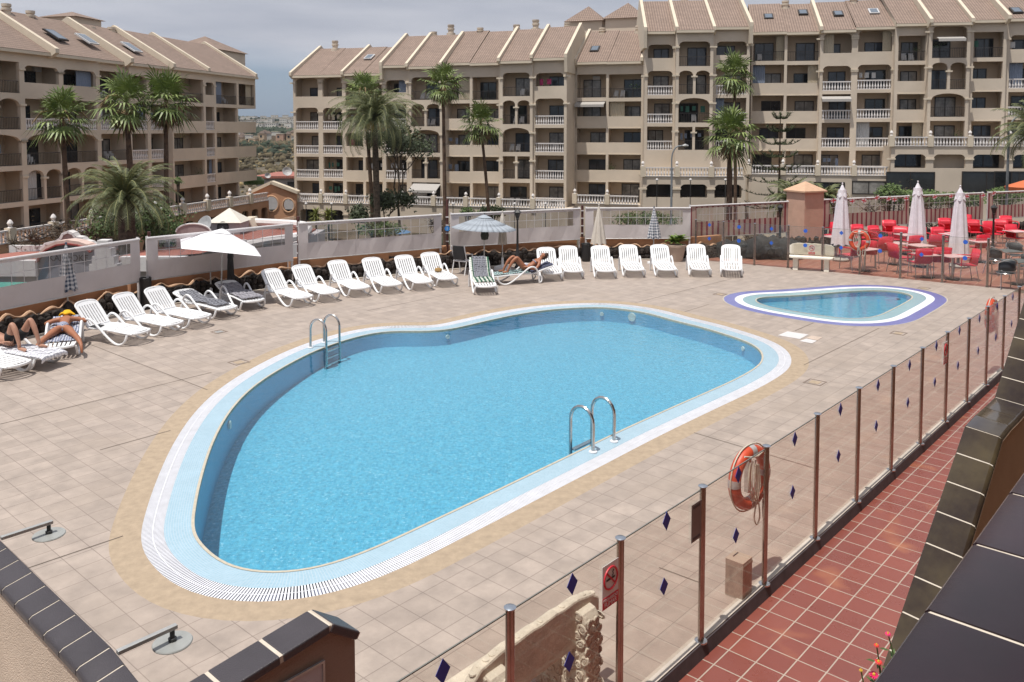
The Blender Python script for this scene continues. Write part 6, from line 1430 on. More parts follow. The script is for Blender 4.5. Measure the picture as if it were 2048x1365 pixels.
for a,b in((gp(494,390),gp(543,367)),(gp(543,367),gp(596,387))): m.bar((a[0],Yg+.3,a[1]+.1),(b[0],Yg+.3,b[1]+.1),1.1,.35)
m.build('coping',M_trim,t)
m=MB()
for H_ in(H1,H2): m.tube([(x,Yg-.03,z) for x,z in H_],.09,6,closed=True)
m.build('opening_rims',plain('orange_rim',(.56,.35,.22),.9),t,True)
# =============== low shops on the left ===============
M_shopw=plain('shop_white_render',(.50,.48,.49),.85,var=.06,scale=1.5); M_shopg=plain('shop_grey_blue',(.27,.27,.31),.85,var=.06,scale=2); M_shopr=tiled('shop_red_roof',(.40,.15,.115),(.36,.13,.10),(.22,.09,.07),.3,.4,ms=.03,rough=.85,coord='Object',var=.3,bump=.3)
M_cope=plain('white_coping',(.66,.64,.64),.8,var=.05); M_redtrim=plain('dark_red_trim',(.28,.05,.045),.8)
t=thing('shop_building','low shop building with red roofs and a curved sign wall behind the leftmost wind screen','building',(0,0,0))
YS=40.0
def W(u,v,Y=YS): a=AT(u,v,Y); return a
def wallpx(px,Y,th,nm,mt,m=None):
    pts=[W(u,v,Y) for u,v in px]; mb=MB(); mb.prism([(p.x,p.z) for p in pts],(0,th,0),o=(0,Y,0),ax=(1,0,0),ay=(0,0,1)); return mb.build(nm,mt,t)
gab=[(75,640),(78,532),(84,507),(95,497),(115,489),(137,486),(158,489),(176,495),(184,503),(190,515),(194,526),(196,640)]
wallpx(gab,YS,.5,'sign_wall',M_shopg)
def ribbon(px,Y,th,w_,nm,mt,dy=0,dp=.5):
    m=MB(); pts=[W(u,v,Y) for u,v in px]
    for a,b in zip(pts,pts[1:]): m.bar(Vector((a.x,Y+dy,a.z)),Vector((b.x,Y+dy,b.z)),dp,w_)
    return m.build(nm,mt,t)
ribbon([(76,520),(84,505),(95,495),(115,486),(137,483),(158,486),(176,492),(185,500)],YS,0,.16,'arch_coping',plain('pinkish_coping',(.60,.45,.40),.8),.22,.7)
ribbon([(77,524),(85,509),(96,499),(116,490),(137,487),(158,490),(175,496),(184,504)],YS,0,.07,'arch_trim',M_redtrim,-.08,.3)
bell=[(82,500),(92,488),(112,484),(122,478),(127,468),(137,464),(147,468),(152,475),(165,477),(170,483),(182,486),(189,494),(186,505),(84,512)]
wallpx(bell,YS+3.2,.3,'curved_parapet',plain('pink_parapet',(.40,.30,.28),.85)); ribbon(bell[:12],YS+3.2,0,.13,'parapet_coping',M_cope,.15,.5)
text('lettering','KARAOKE',.42,plain('sign_letter',(.05,.04,.05),.7),t,Matrix.Translation((W(137,517).x,YS-.02,W(137,517).z))@Matrix.Rotation(R(90),4,'X'),.01)
zr=W(120,505).z
def slab(x0,x1,y0,y1,z,nm,mt,th=.25): m=MB(); m.box(((x0+x1)/2,(y0+y1)/2,z-th/2),(x1-x0,y1-y0,th)); return m.build(nm,mt,t)
# red flat roofs with white parapets left and right
xa=W(-150,520).x; xb=W(76,520).x; xc=W(194,520).x; xd=W(400,520,YS+3).x
zl=W(60,530).z
m=MB(); m.add([(xa,YS+.2,zl),(xb,YS+.2,zl),(xb+.8,YS+7.5,-2.1),(xa,YS+7.5,-2.3)],[(0,1,2,3)]); m.build('left_roof',M_shopr,t)
m=MB(); m.add([(xc,YS+.2,zl+.1),(xd,YS+3,zl+.1),(xd,YS+9,-2.0),(xc-.5,YS+7.5,-2.05)],[(0,1,2,3)]); m.build('right_roof',M_shopr,t)
for c_,d_ in ((((xa+xb)/2,YS,zl-.15),(xb-xa,.45,.75)),(((xc+xd)/2+.4,YS+1.0,zl-.1),(xd-xc-.6,.45,.7)),(((xa+xb)/2,YS+7.7,-2.15),(xb-xa+1,.3,.4)),(((xc+xd)/2,YS+8.9,-2.0),(xd-xc+1,.3,.4))): MB().box(c_,d_).build('parapet',M_cope,t)
m=MB(); m.box(((xa+xb)/2,YS+4,(zl-.5+ZG)/2),(xb-xa,7.6,zl-.5-ZG)); m.box(((xc+xd)/2,YS+5,(zl-.5+ZG)/2),(xd-xc,7.4,zl-.5-ZG)); m.build('wall',M_shopw,t)
m=MB(); 
for k in range(4): m.box((xc+.35,YS+.1,zl+1.0-.38*k),(.5+.28*k,.5,.38))
m.build('stepped_corner',M_cope,t)
# lower terrace pieces seen through the screen
o=MB().box((W(25,577,34).x,34,W(25,577,34).z),(4.2,1.4,.25)).build('green_awning_roof',plain('green_canopy',(.08,.30,.24),.7)); tag(o,'green canopy roof low behind the leftmost wind screen','canopy')
# second shop with satellite dishes / curved parapet further right
t=thing('shop_building','second low shop building with white rounded parapets behind the white open parasol','building',(0,0,0)); Y2=50
wallpx([(395,640),(395,492),(470,486),(470,640)],Y2+1,.5,'wall',M_shopw)
m=MB(); zz=W(560,490,Y2).z; xx0,xx1=W(400,480,Y2).x,W(592,480,Y2).x
m.box(((xx0+xx1)/2,Y2+4,(zz+ZG)/2),(xx1-xx0,7.5,zz-ZG)); m.build('body',M_shopw,t); m=MB(); m.box(((xx0+xx1)/2,Y2+4,zz+.06),(xx1-xx0-1.0,6.6,.1)); m.build('red_roof',M_shopr,t)
m=MB(); m.tube(spline([(xx0,Y2+.2,zz+.3),(xx0+1.6,Y2+.2,zz+.25),(xx0+2.2,Y2+.2,zz-.1),(xx0+4,Y2+.3,zz+.2),(xx1-.4,Y2+.6,zz+.35),(xx1,Y2+2.2,zz+.4),(xx1-1,Y2+6,zz+.5),(xx0+1,Y2+7.5,zz+.55)],4,False),.26,8); m.build('rounded_parapet',M_cope,t,True)
t=thing('roof_sign','round topped pink sign board behind the wind screen left of the kiosk','sign',(0,0,0)); c=W(387,468,46)
m=MB(); m.prism([(-.95,-.9)]+[(.95*math.cos(a*math.pi/12),.45*math.sin(a*math.pi/12)+.1) for a in range(12,-1,-1)]+[(.95,-.9)],(0,.15,0),o=c,ax=(1,0,0),ay=(0,0,1)); m.build('board',plain('pink_board',(.34,.27,.27),.8),t)
m=MB(); m.tube([(c.x+.95*math.cos(a*math.pi/12),46,c.z+.1+.45*math.sin(a*math.pi/12)) for a in range(13)],.05,6); m.build('rim',M_cope,t,True)
# kiosk with pyramid roof and white tent
t=thing('kiosk','pale grey kiosk with a white pyramid roof and a dark round window','kiosk',(0,0,0)); Yk=54; a=W(418,447,Yk);b=W(480,447,Yk); zt=W(447,446,Yk).z; ap=W(447,419,Yk).z; w_=b.x-a.x
MB().box(((a.x+b.x)/2,Yk+w_/2,(zt+ZG)/2),(w_*.96,w_*.96,zt-ZG)).build('walls',plain('kiosk_grey',(.36,.345,.355),.85,var=.08),t)
m=MB(); x0,x1=a.x-.1,b.x+.1; y0,y1=Yk-.1,Yk+w_+.1; m.add([(x0,y0,zt),(x1,y0,zt),(x1,y1,zt),(x0,y1,zt),((x0+x1)/2,(y0+y1)/2,ap)],[(0,1,4),(1,2,4),(2,3,4),(3,0,4),(3,2,1,0)]); m.build('pyramid_roof',plain('kiosk_roof',(.66,.63,.56),.8),t)
o=MB().lathe([(.38,0),(.38,.06)],20).build('round_window',M_black,t); c=W(446,455,Yk); o.location=(c.x,Yk-.0,c.z); o.rotation_euler=(R(90),0,0)
o=MB().lathe([(.01,0),(.3,.03),(.62,.14),(.60,.16),(.28,.05),(.01,.02)],18).build('satellite_dish',plain('dish_grey',(.42,.43,.45),.5)); c=W(411,452,52); o.location=c; o.rotation_euler=(R(65),0,R(-30)); tag(o,'white satellite dish left of the kiosk','dish')
t=thing('cream_tent','cream gabled tent roof right of the kiosk','tent',(0,0,0)); m=MB(); p=[W(480,439,56),W(496,439,56),W(504,456,56),W(480,456,56)]; m.prism([(q.x,q.z) for q in p],(0,2,0),o=(0,56,0),ax=(1,0,0),ay=(0,0,1)); m.build('roof',M_trim,t)
m=MB(); q=W(497,455,55.9); m.box((q.x,56,q.z-1),(.9,.3,1.8)); m.build('doorway',M_dark,t)
# low roofs, dish and wall beyond the gateway
t=thing('low_building','low white and red roofed building beyond the orange gateway','building',(0,0,0))
m=MB(); a=W(515,356,125);b=W(640,352,125); m.box(((a.x+b.x)/2,131,a.z-2.4),(b.x-a.x,12,4.6)); m.build('walls',M_shopw,t)
m=MB(); m.box(((a.x+b.x)/2,131,a.z+.1),(b.x-a.x+1,13,.35)); m.build('roof',M_shopr,t)
m=MB(); m.box(((a.x+b.x)/2+2,124.8,a.z-1.4),(b.x-a.x-5,.2,1.6)); m.build('dark_windows',M_black,t)
for u,v,Y,r,lb in ((574,345,120,.46,'large satellite dish on the low roof beyond the gateway'),(535,353,122,.30,'small satellite dish at the left of the low roof beyond the gateway')):
    o=MB().lathe([(.01,0),(r*.8,.06),(r*1.5,.28),(r*1.45,.31),(r*.75,.1),(.01,.03)],18).build('satellite_dish',plain('dish_grey2',(.45,.44,.45),.5)); o.location=W(u,v,Y); o.rotation_euler=(R(62),0,R(25)); tag(o,lb,'dish')
o=MB().lathe([(1.3,0),(1.35,.5),(.9,1.0),(.1,1.1)],14).build('shrub',M_leaf,smooth=True); o.location=W(508,369,110); tag(o,'round green shrub beyond the left building','shrub')
t=thing('staircase','white balustraded staircase wall below the orange gateway','staircase',(0,0,0)); m=MB()
for (u0,v0,u1,v1,Y) in ((515,450,590,435,75),(540,462,592,470,68)): 
    a=W(u0,v0,Y);b=W(u1,v1,Y); m.bar(a,b,.3,.22); 
    for k in range(12): q=a.lerp(b,k/11); m.bar(q,q-Vector((0,0,.8)),.14,.14)
    m.bar(a-Vector((0,0,1.2)),b-Vector((0,0,1.2)),.4,.9)
m.build('balustrade',plain('peach_stone',(.52,.36,.26),.9),t)
# =============== far town ===============
M_apr2=plain('pink_render_far',(.46,.29,.21),.9,var=.1,scale=.05); M_apr=plain('apricot_render',(.50,.37,.25),.9,var=.1,scale=.05); M_wh=plain('white_render_far',(.56,.54,.50),.9,var=.08,scale=.05); M_tr=plain('far_tree_green',(.035,.05,.03),.95,var=.3,scale=.1)
rg=random.Random(21)
def house(x,y,w_,d_,h,mt,label,group,gable=False):
    z=hz(x,y)-1; t=thing('house',label,'house',(x,y,z),rg.uniform(-.3,.3),group); MB().box((0,0,(h+1)/2),(w_,d_,h+1)).build('wall',mt,t)
    m=MB(); 
    if gable: m.add([(-w_/2-.3,-d_/2-.3,h+1),(w_/2+.3,-d_/2-.3,h+1),(w_/2+.3,d_/2+.3,h+1),(-w_/2-.3,d_/2+.3,h+1),(-w_/4,0,h+2.6),(w_/4,0,h+2.6)],[(0,1,5,4),(1,2,5),(2,3,4,5),(3,0,4),(3,2,1,0)]); m.build('roof',M_roof,t)
    else: m.box((0,0,h+1.15),(w_+.4,d_+.4,.3)); m.build('roof',M_trim,t)
    m=MB(); 
    for f in range(int(h//3)):
        for k in range(max(1,int(w_//2.6))): m.box((-w_/2+1.4+2.6*k,-d_/2-.02,1+1.4+3*f),(1.2,.12,1.3))
    m.build('windows',M_pane,t)
i=0
for k in range(30):
    u=470+(k%15)*9+rg.uniform(-3,3); Y=(500 if k<15 else 620)+rg.uniform(0,50); x=(u-1024)/FPX*Y; house(x,Y,rg.uniform(2.8,5.2),5,rg.choice((3,4.5,6)),rg.choice((M_apr,M_apr,M_apr2,M_wh)),('small apricot terrace house in the nearer row on the far slope' if k<15 else 'small apricot terrace house in the farther row on the far slope'),'apricot terrace houses on the far slope',rg.random()<.5)
for k in range(60):
    u=470+rg.uniform(0,150); Y=rg.choice((900,980,1060,1150,1250,1350,1450,1540)); x=(u-1024)/FPX*Y; house(x,Y,rg.uniform(7,15),9,rg.uniform(4,7),M_wh,'white villa low on the far hill' if Y<1000 else ('white villa halfway up the far hill' if Y<1200 else 'white villa near the top of the far hill'),'white villas on the far hill')
m=MB()
for k in range(420):
    u=465+rg.uniform(0,160); Y=rg.choice((640,700,760,820,1000,1200,1420,1560,1600,1650)) if k<330 else rg.uniform(300,480); x=(u-1024)/FPX*Y; s=rg.uniform(2.0,4.6)*(1.25 if 600<Y<850 else (.75 if Y>850 else .42)); stone(m,Vector((x,Y,hz(x,Y)+s*.5)),s,rg)
o=m.build('far_trees',M_tr); tag(o,'dark green trees scattered over the far hill','trees',kind='stuff')
for nm,mt,n_,c_,lb in (('scrub',plain('scrub_olive',(.10,.08,.045),.95,var=.4,scale=.3),520,(.5,1.5),'olive brown scrub bushes scattered over the dry slope'),('dry_scrub',plain('scrub_straw',(.26,.20,.10),.95,var=.3,scale=.3),200,(.3,.8),'straw coloured dry bushes on the slope below the houses')):
    m=MB()
    for k in range(n_):
        Y=150+360*rg.random()**1.3; u=470+rg.uniform(0,170); x=(u-1024)/FPX*Y; s_=rg.uniform(*c_)*(.5+Y/500); stone(m,Vector((x,Y,hz(x,Y)+s_*.25)),s_,rg)
    tag(m.build(nm,mt),lb,'scrub',kind='stuff')
# =============== palms and trees ===============
M_pt=plain('palm_trunk',(.115,.07,.045),.95,var=.35,scale=3,bump=.8,bscale=14); M_pt2=plain('date_palm_trunk',(.10,.075,.055),.95,var=.4,scale=5,bump=1,bscale=9)
M_fan=plain('fan_leaf',(.17,.215,.06),.5,var=.45,scale=1.3,dirt=(.05,.085,.02)); M_feather=plain('feather_leaf',(.15,.165,.075),.5,var=.4,scale=1.5,dirt=(.06,.085,.035)); M_dead=plain('dead_leaf',(.27,.19,.10),.9,var=.35,scale=2); M_yl=plain('young_yellow_leaf',(.26,.22,.05),.6,var=.3)
def trunk(t,h,r0,r1,lean,mt,seg=14,rg=random):
    pts=[(lean[0]*(i/seg)**1.5,lean[1]*(i/seg)**1.5,h*i/seg) for i in range(seg+1)]; rs=[(r0+(r1-r0)*(i/seg))*(1+(.35*(1-i/seg)**6))*(1+.05*math.sin(i*2.1)) for i in range(seg+1)]
    MB().tube(pts,rs,10).build('trunk',mt,t,True); return Vector(pts[-1])
def fan_palm(label,g,h,r,lean=(0,0),seed=1,tr=.17,n=38,dead=.8):
    rg=random.Random(seed); t=thing('fan_palm',label,'palm',g,0,'fan palms'); top=trunk(t,h,tr*1.2,tr*.85,lean,M_pt)
    green=MB(); dry=MB()
    def frond(m,az,el,pl,fl,fold=.5,droop=.5):
        d=Vector((math.cos(az)*math.cos(el),math.sin(az)*math.cos(el),math.sin(el))); s=Vector((-math.sin(az),math.cos(az),0)); p0=top; p1=top+d*pl-Vector((0,0,.06*pl)); m.bar(p0,p1,.035,.02)
        up=s.cross(d); k=15
        for i in range(k):
            a=(i/(k-1)-.5)*R(250); dd=(d*math.cos(a)+s*math.sin(a)); L_=fl*(.62+.38*math.cos(a*.72))*rg.uniform(.7,1.15); w_=fl*.05
            side=(dd.cross(up)).normalized(); ln1=p1+dd*L_*.55+up*(abs(math.sin(a))*fold*.18); ln2=p1+dd*L_-Vector((0,0,1))*L_*droop*rg.uniform(.35,.8)*(0.5)
            m.add([p1-side*.01,ln1-side*w_,ln2,ln1+side*w_],[(0,1,2,3)])
    for i in range(n):
        f=i/n; el=R(84)-R(135)*f+rg.uniform(-.22,.22); frond(green,i*2.399+rg.uniform(-.2,.2),el,r*rg.uniform(.36,.66),r*rg.uniform(.42,.66),droop=.5+f*1.1)
    for i in range(int(n*dead)): 
        el=-R(52)-rg.uniform(0,R(34)); frond(dry,rg.uniform(0,6.28),el,r*rg.uniform(.3,.5),r*rg.uniform(.35,.5),droop=.5)
    for i in range(3):
        az=rg.uniform(0,6.28); pts=[top+Vector((math.cos(az)*q*r*.9,math.sin(az)*q*r*.9,r*.35*math.sin(q*2.6)-q*q*r*.55)) for q in(0,.3,.6,.9)]; dry.tube(pts,[.02,.05,.07,.02],5)
    green.build('crown',M_fan,t); dry.build('dead_skirt',M_dead,t); return t
def feather_palm(label,g,h,r,lean=(0,0),seed=1,tr=.28,n=70,orange=False,leafm=None):
    dk=1.35 if orange else 1.0
    rg=random.Random(seed); t=thing('date_palm',label,'palm',g,0,'feather leaved palms'); top=trunk(t,h,tr*1.15,tr,lean,M_pt2)
    m=MB(); st=MB()
    for i in range(n):
        f=i/n; az=i*2.399+rg.uniform(-.15,.15); el=R(86)-R(96)*f+rg.uniform(-.12,.12); L_=r*rg.uniform(.85,1.15)*(1 if f>.15 else .8); pts=[];d=Vector((math.cos(az),math.sin(az),0)); k=11; p=top.copy(); e=el
        for j in range(k): pts.append(p.copy()); p=p+(d*math.cos(e)+Vector((0,0,math.sin(e))))*(L_/(k-1)); e-=(R(3.0)+R(3.5)*f+R(.95)*j*rg.uniform(.7,1.3))*dk
        st.tube(pts,[.04*(1-j/k)+.008 for j in range(k)],4)
        s=Vector((-math.sin(az),math.cos(az),0))
        for j in range(1,k):
            a,b=pts[j-1],pts[j]; t_=(b-a).normalized(); up=s.cross(t_)
            for q in range(4):
                c=a.lerp(b,(q+.5)/4); ll=L_*.15*math.sin(min(1,(j+q/4)/k*1.05+.12)*math.pi*.93)**.6+.05
                for sg in(-1,1):
                    dd=(s*sg*.85+t_*.62+up*rg.uniform(.1,.5)-Vector((0,0,rg.uniform(0,.3)))).normalized(); w_=t_*.020
                    m.add([c-w_,c+w_,c+dd*ll+w_*.2,c+dd*ll-w_*.2],[(0,1,2,3)])
    m.build('crown',leafm or M_feather,t); st.build('frond_ribs',plain_rib,t)
    if orange:
        o=MB()
        for i in range(7):
            az=i*.9; b=top+Vector((math.cos(az)*.35,math.sin(az)*.35,-.1)); 
            for q in range(12): dd=Vector((math.cos(az)+rg.uniform(-.4,.4),math.sin(az)+rg.uniform(-.4,.4),-.5+rg.uniform(-.3,.3))); o.tube([b,b+dd*.5,b+dd*.8-Vector((0,0,.35))],[.02,.05,.04],4)
        o.build('fruit_stalks',plain_orfr,t)
    return t
plain_rib=plain('frond_rib',(.22,.22,.09),.7); plain_orfr=plain('orange_fruit',(.42,.20,.03),.7)
def at_top(u,v,Y): a=AT(u,v,Y); return Vector((a.x,Y,ZG)),a.z-ZG
def pw(px,Y): return px/FPX*Y
def fp(label,u,v,Y,rpx,ub=None,seed=1,**k):
    g,h=at_top(u,v,Y); lean=((u-(ub or u))/FPX*Y,0); g.x-=lean[0]; return fan_palm(label,g,h,pw(rpx*1.17,Y),lean,seed,**k)
def fe(label,u,v,Y,rpx,ub=None,seed=1,**k):
    g,h=at_top(u,v,Y); lean=((u-(ub or u))/FPX*Y,0); g.x-=lean[0]; return feather_palm(label,g,h,pw(rpx,Y),lean,seed,**k)
fp('leftmost fan palm with bare flower stalks in front of the left apartments',124,236,52,58,132,3,tr=.16,dead=.5)
fp('fan palm second from the left, with a ragged dead skirt',252,205,58,60,262,4,tr=.2)
fp('fan palm third from the left, leaning against the second crown',332,200,60,58,326,5,tr=.17)
fe('broad feather palm low in front of the left apartments',250,398,46,112,256,6,tr=.45,n=80)
fe('tall date palm with orange fruit stalks in front of the central apartments',749,240,76,106,753,7,tr=.27,n=120,orange=True)
fp('slender fan palm half hidden behind the tall date palm',728,185,80,40,744,8,tr=.17,n=34,dead=.2)
fp('tallest slender fan palm left of the centre of the apartments',886,168,66,42,889,9,tr=.14,dead=1.1)
fp('fan palm with a curved trunk right of the tallest slender one',961,246,70,42,982,10,tr=.13,dead=.6)
fp('upper fan palm in front of the tall right building',1469,150,74,42,1476,11,tr=.14,dead=.8)
fp('lower broad fan palm in front of the tall right building',1460,268,70,56,1461,12,tr=.24,dead=.5)
fe('low green feather palm just left of the pink gate pillar',1588,402,52,64,1588,13,tr=.25,n=60)
fe('feather palm reaching in from the right edge of the picture',2078,268,48,100,2085,14,tr=.3,n=70)
fe('low feather palm behind the pink gate pillar on its right',1650,398,58,46,1650,15,tr=.2,n=40)
# araucaria
g,h=at_top(1561,228,76); t=thing('norfolk_pine','sparse Norfolk pine with tiered branches in front of the tall right building','pine',g); MB().tube([(0,0,0),(0,0,h)],[.2,.03],8).build('trunk',M_pt,t,True); m=MB(); rg=random.Random(5)
for k in range(8):
    z=h-.3-k*1.15; L_=(.9+k*.5 if k<6 else 3.9)
    for i in range(6):
        az=i*math.pi/3+k*.5+rg.uniform(-.3,.3); L_=L_*rg.uniform(.8,1.12); d=Vector((math.cos(az),math.sin(az),.0)); pts=[Vector((0,0,z))+d*L_*q+Vector((0,0,-.25*math.sin(q*3)+.35*q*q)) for q in(0,.3,.6,.85,1)]; m.tube(pts,[.05,.04,.03,.03,.02],4)
        for q in range(2,16): 
            f=q/15; c=Vector((0,0,z))+d*L_*f+Vector((0,0,-.25*math.sin(f*3)+.35*f*f))
            for _ in range(6 if rg.random()<.8 else 0): e=Vector((rg.uniform(-1,1),rg.uniform(-1,1),rg.uniform(-.1,.9))).normalized()*rg.uniform(.18,.42); s=Vector((.055,.04,0)); m.add([c-s,c+s,c+e],[(0,1,2)])
m.build('crown',plain('pine_green',(.075,.09,.04),.9,var=.4,scale=2),t)
def leafy(label,nm,g,h,R0,mt,seed,n=900,ls=.11,trunkh=.35,br=7,cat='tree',group=None,flat=1.0,bare=0,tr=.12):
    rg=random.Random(seed); t=thing(nm,label,cat,g,0,group); m=MB(); lf=MB(); tips=[]
    def grow(p,d,L_,r,lv):
        q=p+d*L_; mid=(p+q)/2+Vector((rg.uniform(-.1,.1),rg.uniform(-.1,.1),0))*L_; m.tube([p,mid,q],[r,r*.85,r*.65],5)
        if lv==0: tips.append((q,L_)); return
        for i in range(3 if lv>1 else 4): 
            e=(d+Vector((rg.uniform(-1,1),rg.uniform(-1,1),rg.uniform(-.35,.7)*flat))*.85).normalized(); grow(q,e,L_*rg.uniform(.6,.82),r*.6,lv-1)
    grow(Vector((0,0,0)),Vector((rg.uniform(-.1,.1),0,1)).normalized(),h*trunkh,tr,3)
    sc=1
    if not bare:
        for k in range(n):
            c,L_=rg.choice(tips); c=c+Vector((rg.gauss(0,1),rg.gauss(0,1),rg.gauss(0,.8)))*R0*.16; a=Vector((rg.uniform(-1,1),rg.uniform(-1,1),rg.uniform(-1,1))).normalized(); b=a.orthogonal().normalized(); s=ls*rg.uniform(.6,1.4); lf.add([c-a*s,c+b*s*.45,c+a*s,c-b*s*.45],[(0,1,2,3)])
    else:
        for c,L_ in tips:
            for _ in range(bare): e=Vector((rg.uniform(-1,1),rg.uniform(-1,1),rg.uniform(-.4,.8)))*L_*.8; m.tube([c,c+e*.5+Vector((0,0,.05)),c+e],[.034,.024,.014],3)
        for k in range(n//6): c,L_=rg.choice(tips); c=c+Vector((rg.gauss(0,1),rg.gauss(0,1),rg.gauss(0,1)))*R0*.18; a=Vector((rg.uniform(-1,1),rg.uniform(-1,1),0)).normalized()*ls; lf.add([c-a,c+Vector((0,0,ls*.4)),c+a],[(0,1,2)])
    m.build('branches',M_pt2,t,True); lf.build('crown',mt,t); return t
M_eu=plain('eucalyptus_leaf',(.06,.08,.035),.7,var=.4,scale=2); M_bush=plain('bush_leaf',(.075,.12,.03),.7,var=.5,scale=3,dirt=(.03,.05,.015)); M_dryb=plain('dry_bush_leaf',(.17,.12,.06),.9,var=.4,scale=3)
g=Vector((pw(800-1024,80),80,ZG)); leafy('tall sparse dark green tree beside the date palm','tree',g,11.5,3.4,M_eu,3,n=3000,ls=.16,trunkh=.40,tr=.16)
g=Vector((pw(775-1024,79),79,ZG)); leafy('dark bushy tree at the foot of the sparse tall tree','tree',g,6.5,2.4,M_eu,8,n=2600,ls=.15,trunkh=.34,tr=.14)
g=Vector((pw(862-1024,72),72,ZG)); leafy('leafless grey tree in front of the central terrace','tree',g,5.0,2.4,M_dryb,9,n=100,bare=7,trunkh=.30,tr=.12,flat=.5)
g=Vector((pw(95-1024,50),50,ZG)); leafy('dry twiggy tree at the far left in front of the left apartments','tree',g,7.0,3.6,M_dryb,12,n=1800,bare=9,trunkh=.33,tr=.16,flat=.5,ls=.10)
g=Vector((pw(185-1024,50),50,ZG)); leafy('thin green and brown tree between the first two fan palms','tree',g,7,3.2,M_dryb,13,n=2400,bare=8,trunkh=.36,tr=.14,flat=.5,ls=.11)
g=Vector((pw(300-1024,49),49,ZG)); leafy('dark green tree under the third fan palm','tree',g,7,3,M_bush,14,n=2600,trunkh=.36,tr=.13,ls=.12)
g=Vector((pw(1815-1024,62),62,ZG)); leafy('spreading bare tree behind the middle white parasol','tree',g,7.5,4,M_dryb,15,n=500,bare=8,trunkh=.34,tr=.16,flat=.22)
g=Vector((pw(1905-1024,60),60,ZG)); leafy('spreading bare tree behind the rightmost white parasol','tree',g,7.2,4,M_dryb,16,n=500,bare=8,trunkh=.34,tr=.16,flat=.22)
g=Vector((pw(1530-1024,60),60,ZG)); leafy('dry brown bush left of the low feather palm','shrub',g,5.0,2.2,M_dryb,17,n=1800,bare=5,trunkh=.3,cat='shrub',ls=.10)
M_hedge=plain('hedge_leaf',(.085,.13,.03),.7,var=.5,scale=3,dirt=(.04,.065,.02))
def bushy(label,u,v,Y,wpx,hpx,mt,seed,n=900,ls=.10,nm='shrub',group='garden shrubs between terrace and apartments'):
    rg=random.Random(seed); a=AT(u,v,Y); t=thing(nm,label,'shrub',Vector((a.x,Y,ZG)),0,group); wx=pw(wpx,Y)/2; hz_=pw(hpx,Y)/2; lf=MB(); c0=Vector((0,0,a.z-ZG))
    for k in range(n):
        d=Vector((rg.gauss(0,1),rg.gauss(0,1),rg.gauss(0,1))).normalized()*rg.uniform(.55,1.0)**.5*(1+.25*math.sin(k*.37)); c=c0+Vector((d.x*wx,d.y*wx*.7,d.z*hz_)); p=Vector((rg.uniform(-1,1),rg.uniform(-1,1),rg.uniform(-1,1))).normalized(); q=p.orthogonal().normalized(); s=ls*rg.uniform(.6,1.4); lf.add([c-p*s,c+q*s*.5,c+p*s,c-q*s*.5],[(0,1,2,3)])
    lf.build('foliage',mt,t); m=MB(); m.tube([(0,0,0),(0,0,a.z-ZG)],.07,6)
    for k in range(5): m.tube([(0,0,(a.z-ZG)*.6),(wx*.6*math.cos(k*1.3),wx*.5*math.sin(k*1.3),a.z-ZG+hz_*.4)],.03,4)
    m.build('stem',M_pt2,t); return t
def yucca(label,u,v,Y,r,seed):
    rg=random.Random(seed); a=AT(u,v,Y); t=thing('yucca',label,'yucca',Vector((a.x,Y,ZG)),0,'yuccas in front of the arcade'); h=a.z-ZG; MB().tube([(0,0,0),(0,0,h)],.10,7).build('trunk',M_pt2,t,True); m=MB()
    for hh in (0,-.35,-.7): rosette(m,(0,0,h+hh),40,r,.045,rg,(-.4,1.5))
    m.build('leaves',M_hy,t)
M_hy=plain('yucca_leaf',(.22,.24,.06),.6,var=.3)
yucca('left yucca of the pair in front of the dark arches',632,428,88,.95,1); yucca('right yucca of the pair in front of the dark arches',657,430,87,1.0,2)
bushy('leafy shrub behind the grey parasol, left',935,424,72,28,18,M_bush,1,400); bushy('leafy shrub behind the grey parasol, right',985,424,72,52,24,M_bush,2,700)
bushy('wide green shrub seen through the clear screen right of the cream parasol',1290,440,66,120,30,M_bush,3,1500); bushy('green shrub behind the first white parasol',1780,390,60,52,40,M_hedge,4,1200); bushy('low bright hedge behind the middle white parasol',1840,396,60,110,28,M_hedge,5,2200); bushy('low bright hedge behind the rightmost white parasol',1920,399,60,90,26,M_hedge,6,1800); bushy('green shrub at the foot of the right street lamp',2010,392,60,70,30,M_hedge,7,1200)
bushy('brown dry shrub right of the gate pillar',1668,400,58,60,36,M_dryb,8,800); bushy('green shrub seen through the clear screen left of the grey parasol',760,458,60,90,26,M_bush,9,1000); bushy('green shrub below the left terrace building',240,458,60,90,30,M_bush,10,1500); bushy('small green shrub hanging from the third balcony row of the left building',356,362,80,12,12,M_hedge,11,150,ls=.14)
o=thing('parasol','small open blue parasol in the street seen through the clear screen','parasol',Vector((pw(787-1024,62),62,ZG)))
h_=AT(787,465,62).z-ZG; MB().lathe([(.02,h_+.45),(.5,h_+.28),(1.25,h_),(1.2,h_-.02)],12).build('canopy',plain('blue_canopy',(.12,.25,.42),.8),o); MB().tube([(0,0,0),(0,0,h_+.4)],.03,6).build('pole',M_galv,o)
o=thing('parasol','orange parasol at the right edge behind the bunting','parasol',Vector((pw(2060-1024,55),55,ZG)))
h_=AT(2055,374,55).z-ZG; MB().lathe([(.02,h_+.5),(.5,h_+.35),(1.4,h_),(1.35,h_-.25)],12).build('canopy',plain('orange_canopy',(.55,.14,.05),.8),o); MB().tube([(0,0,0),(0,0,h_+.4)],.03,6).build('pole',M_galv,o)
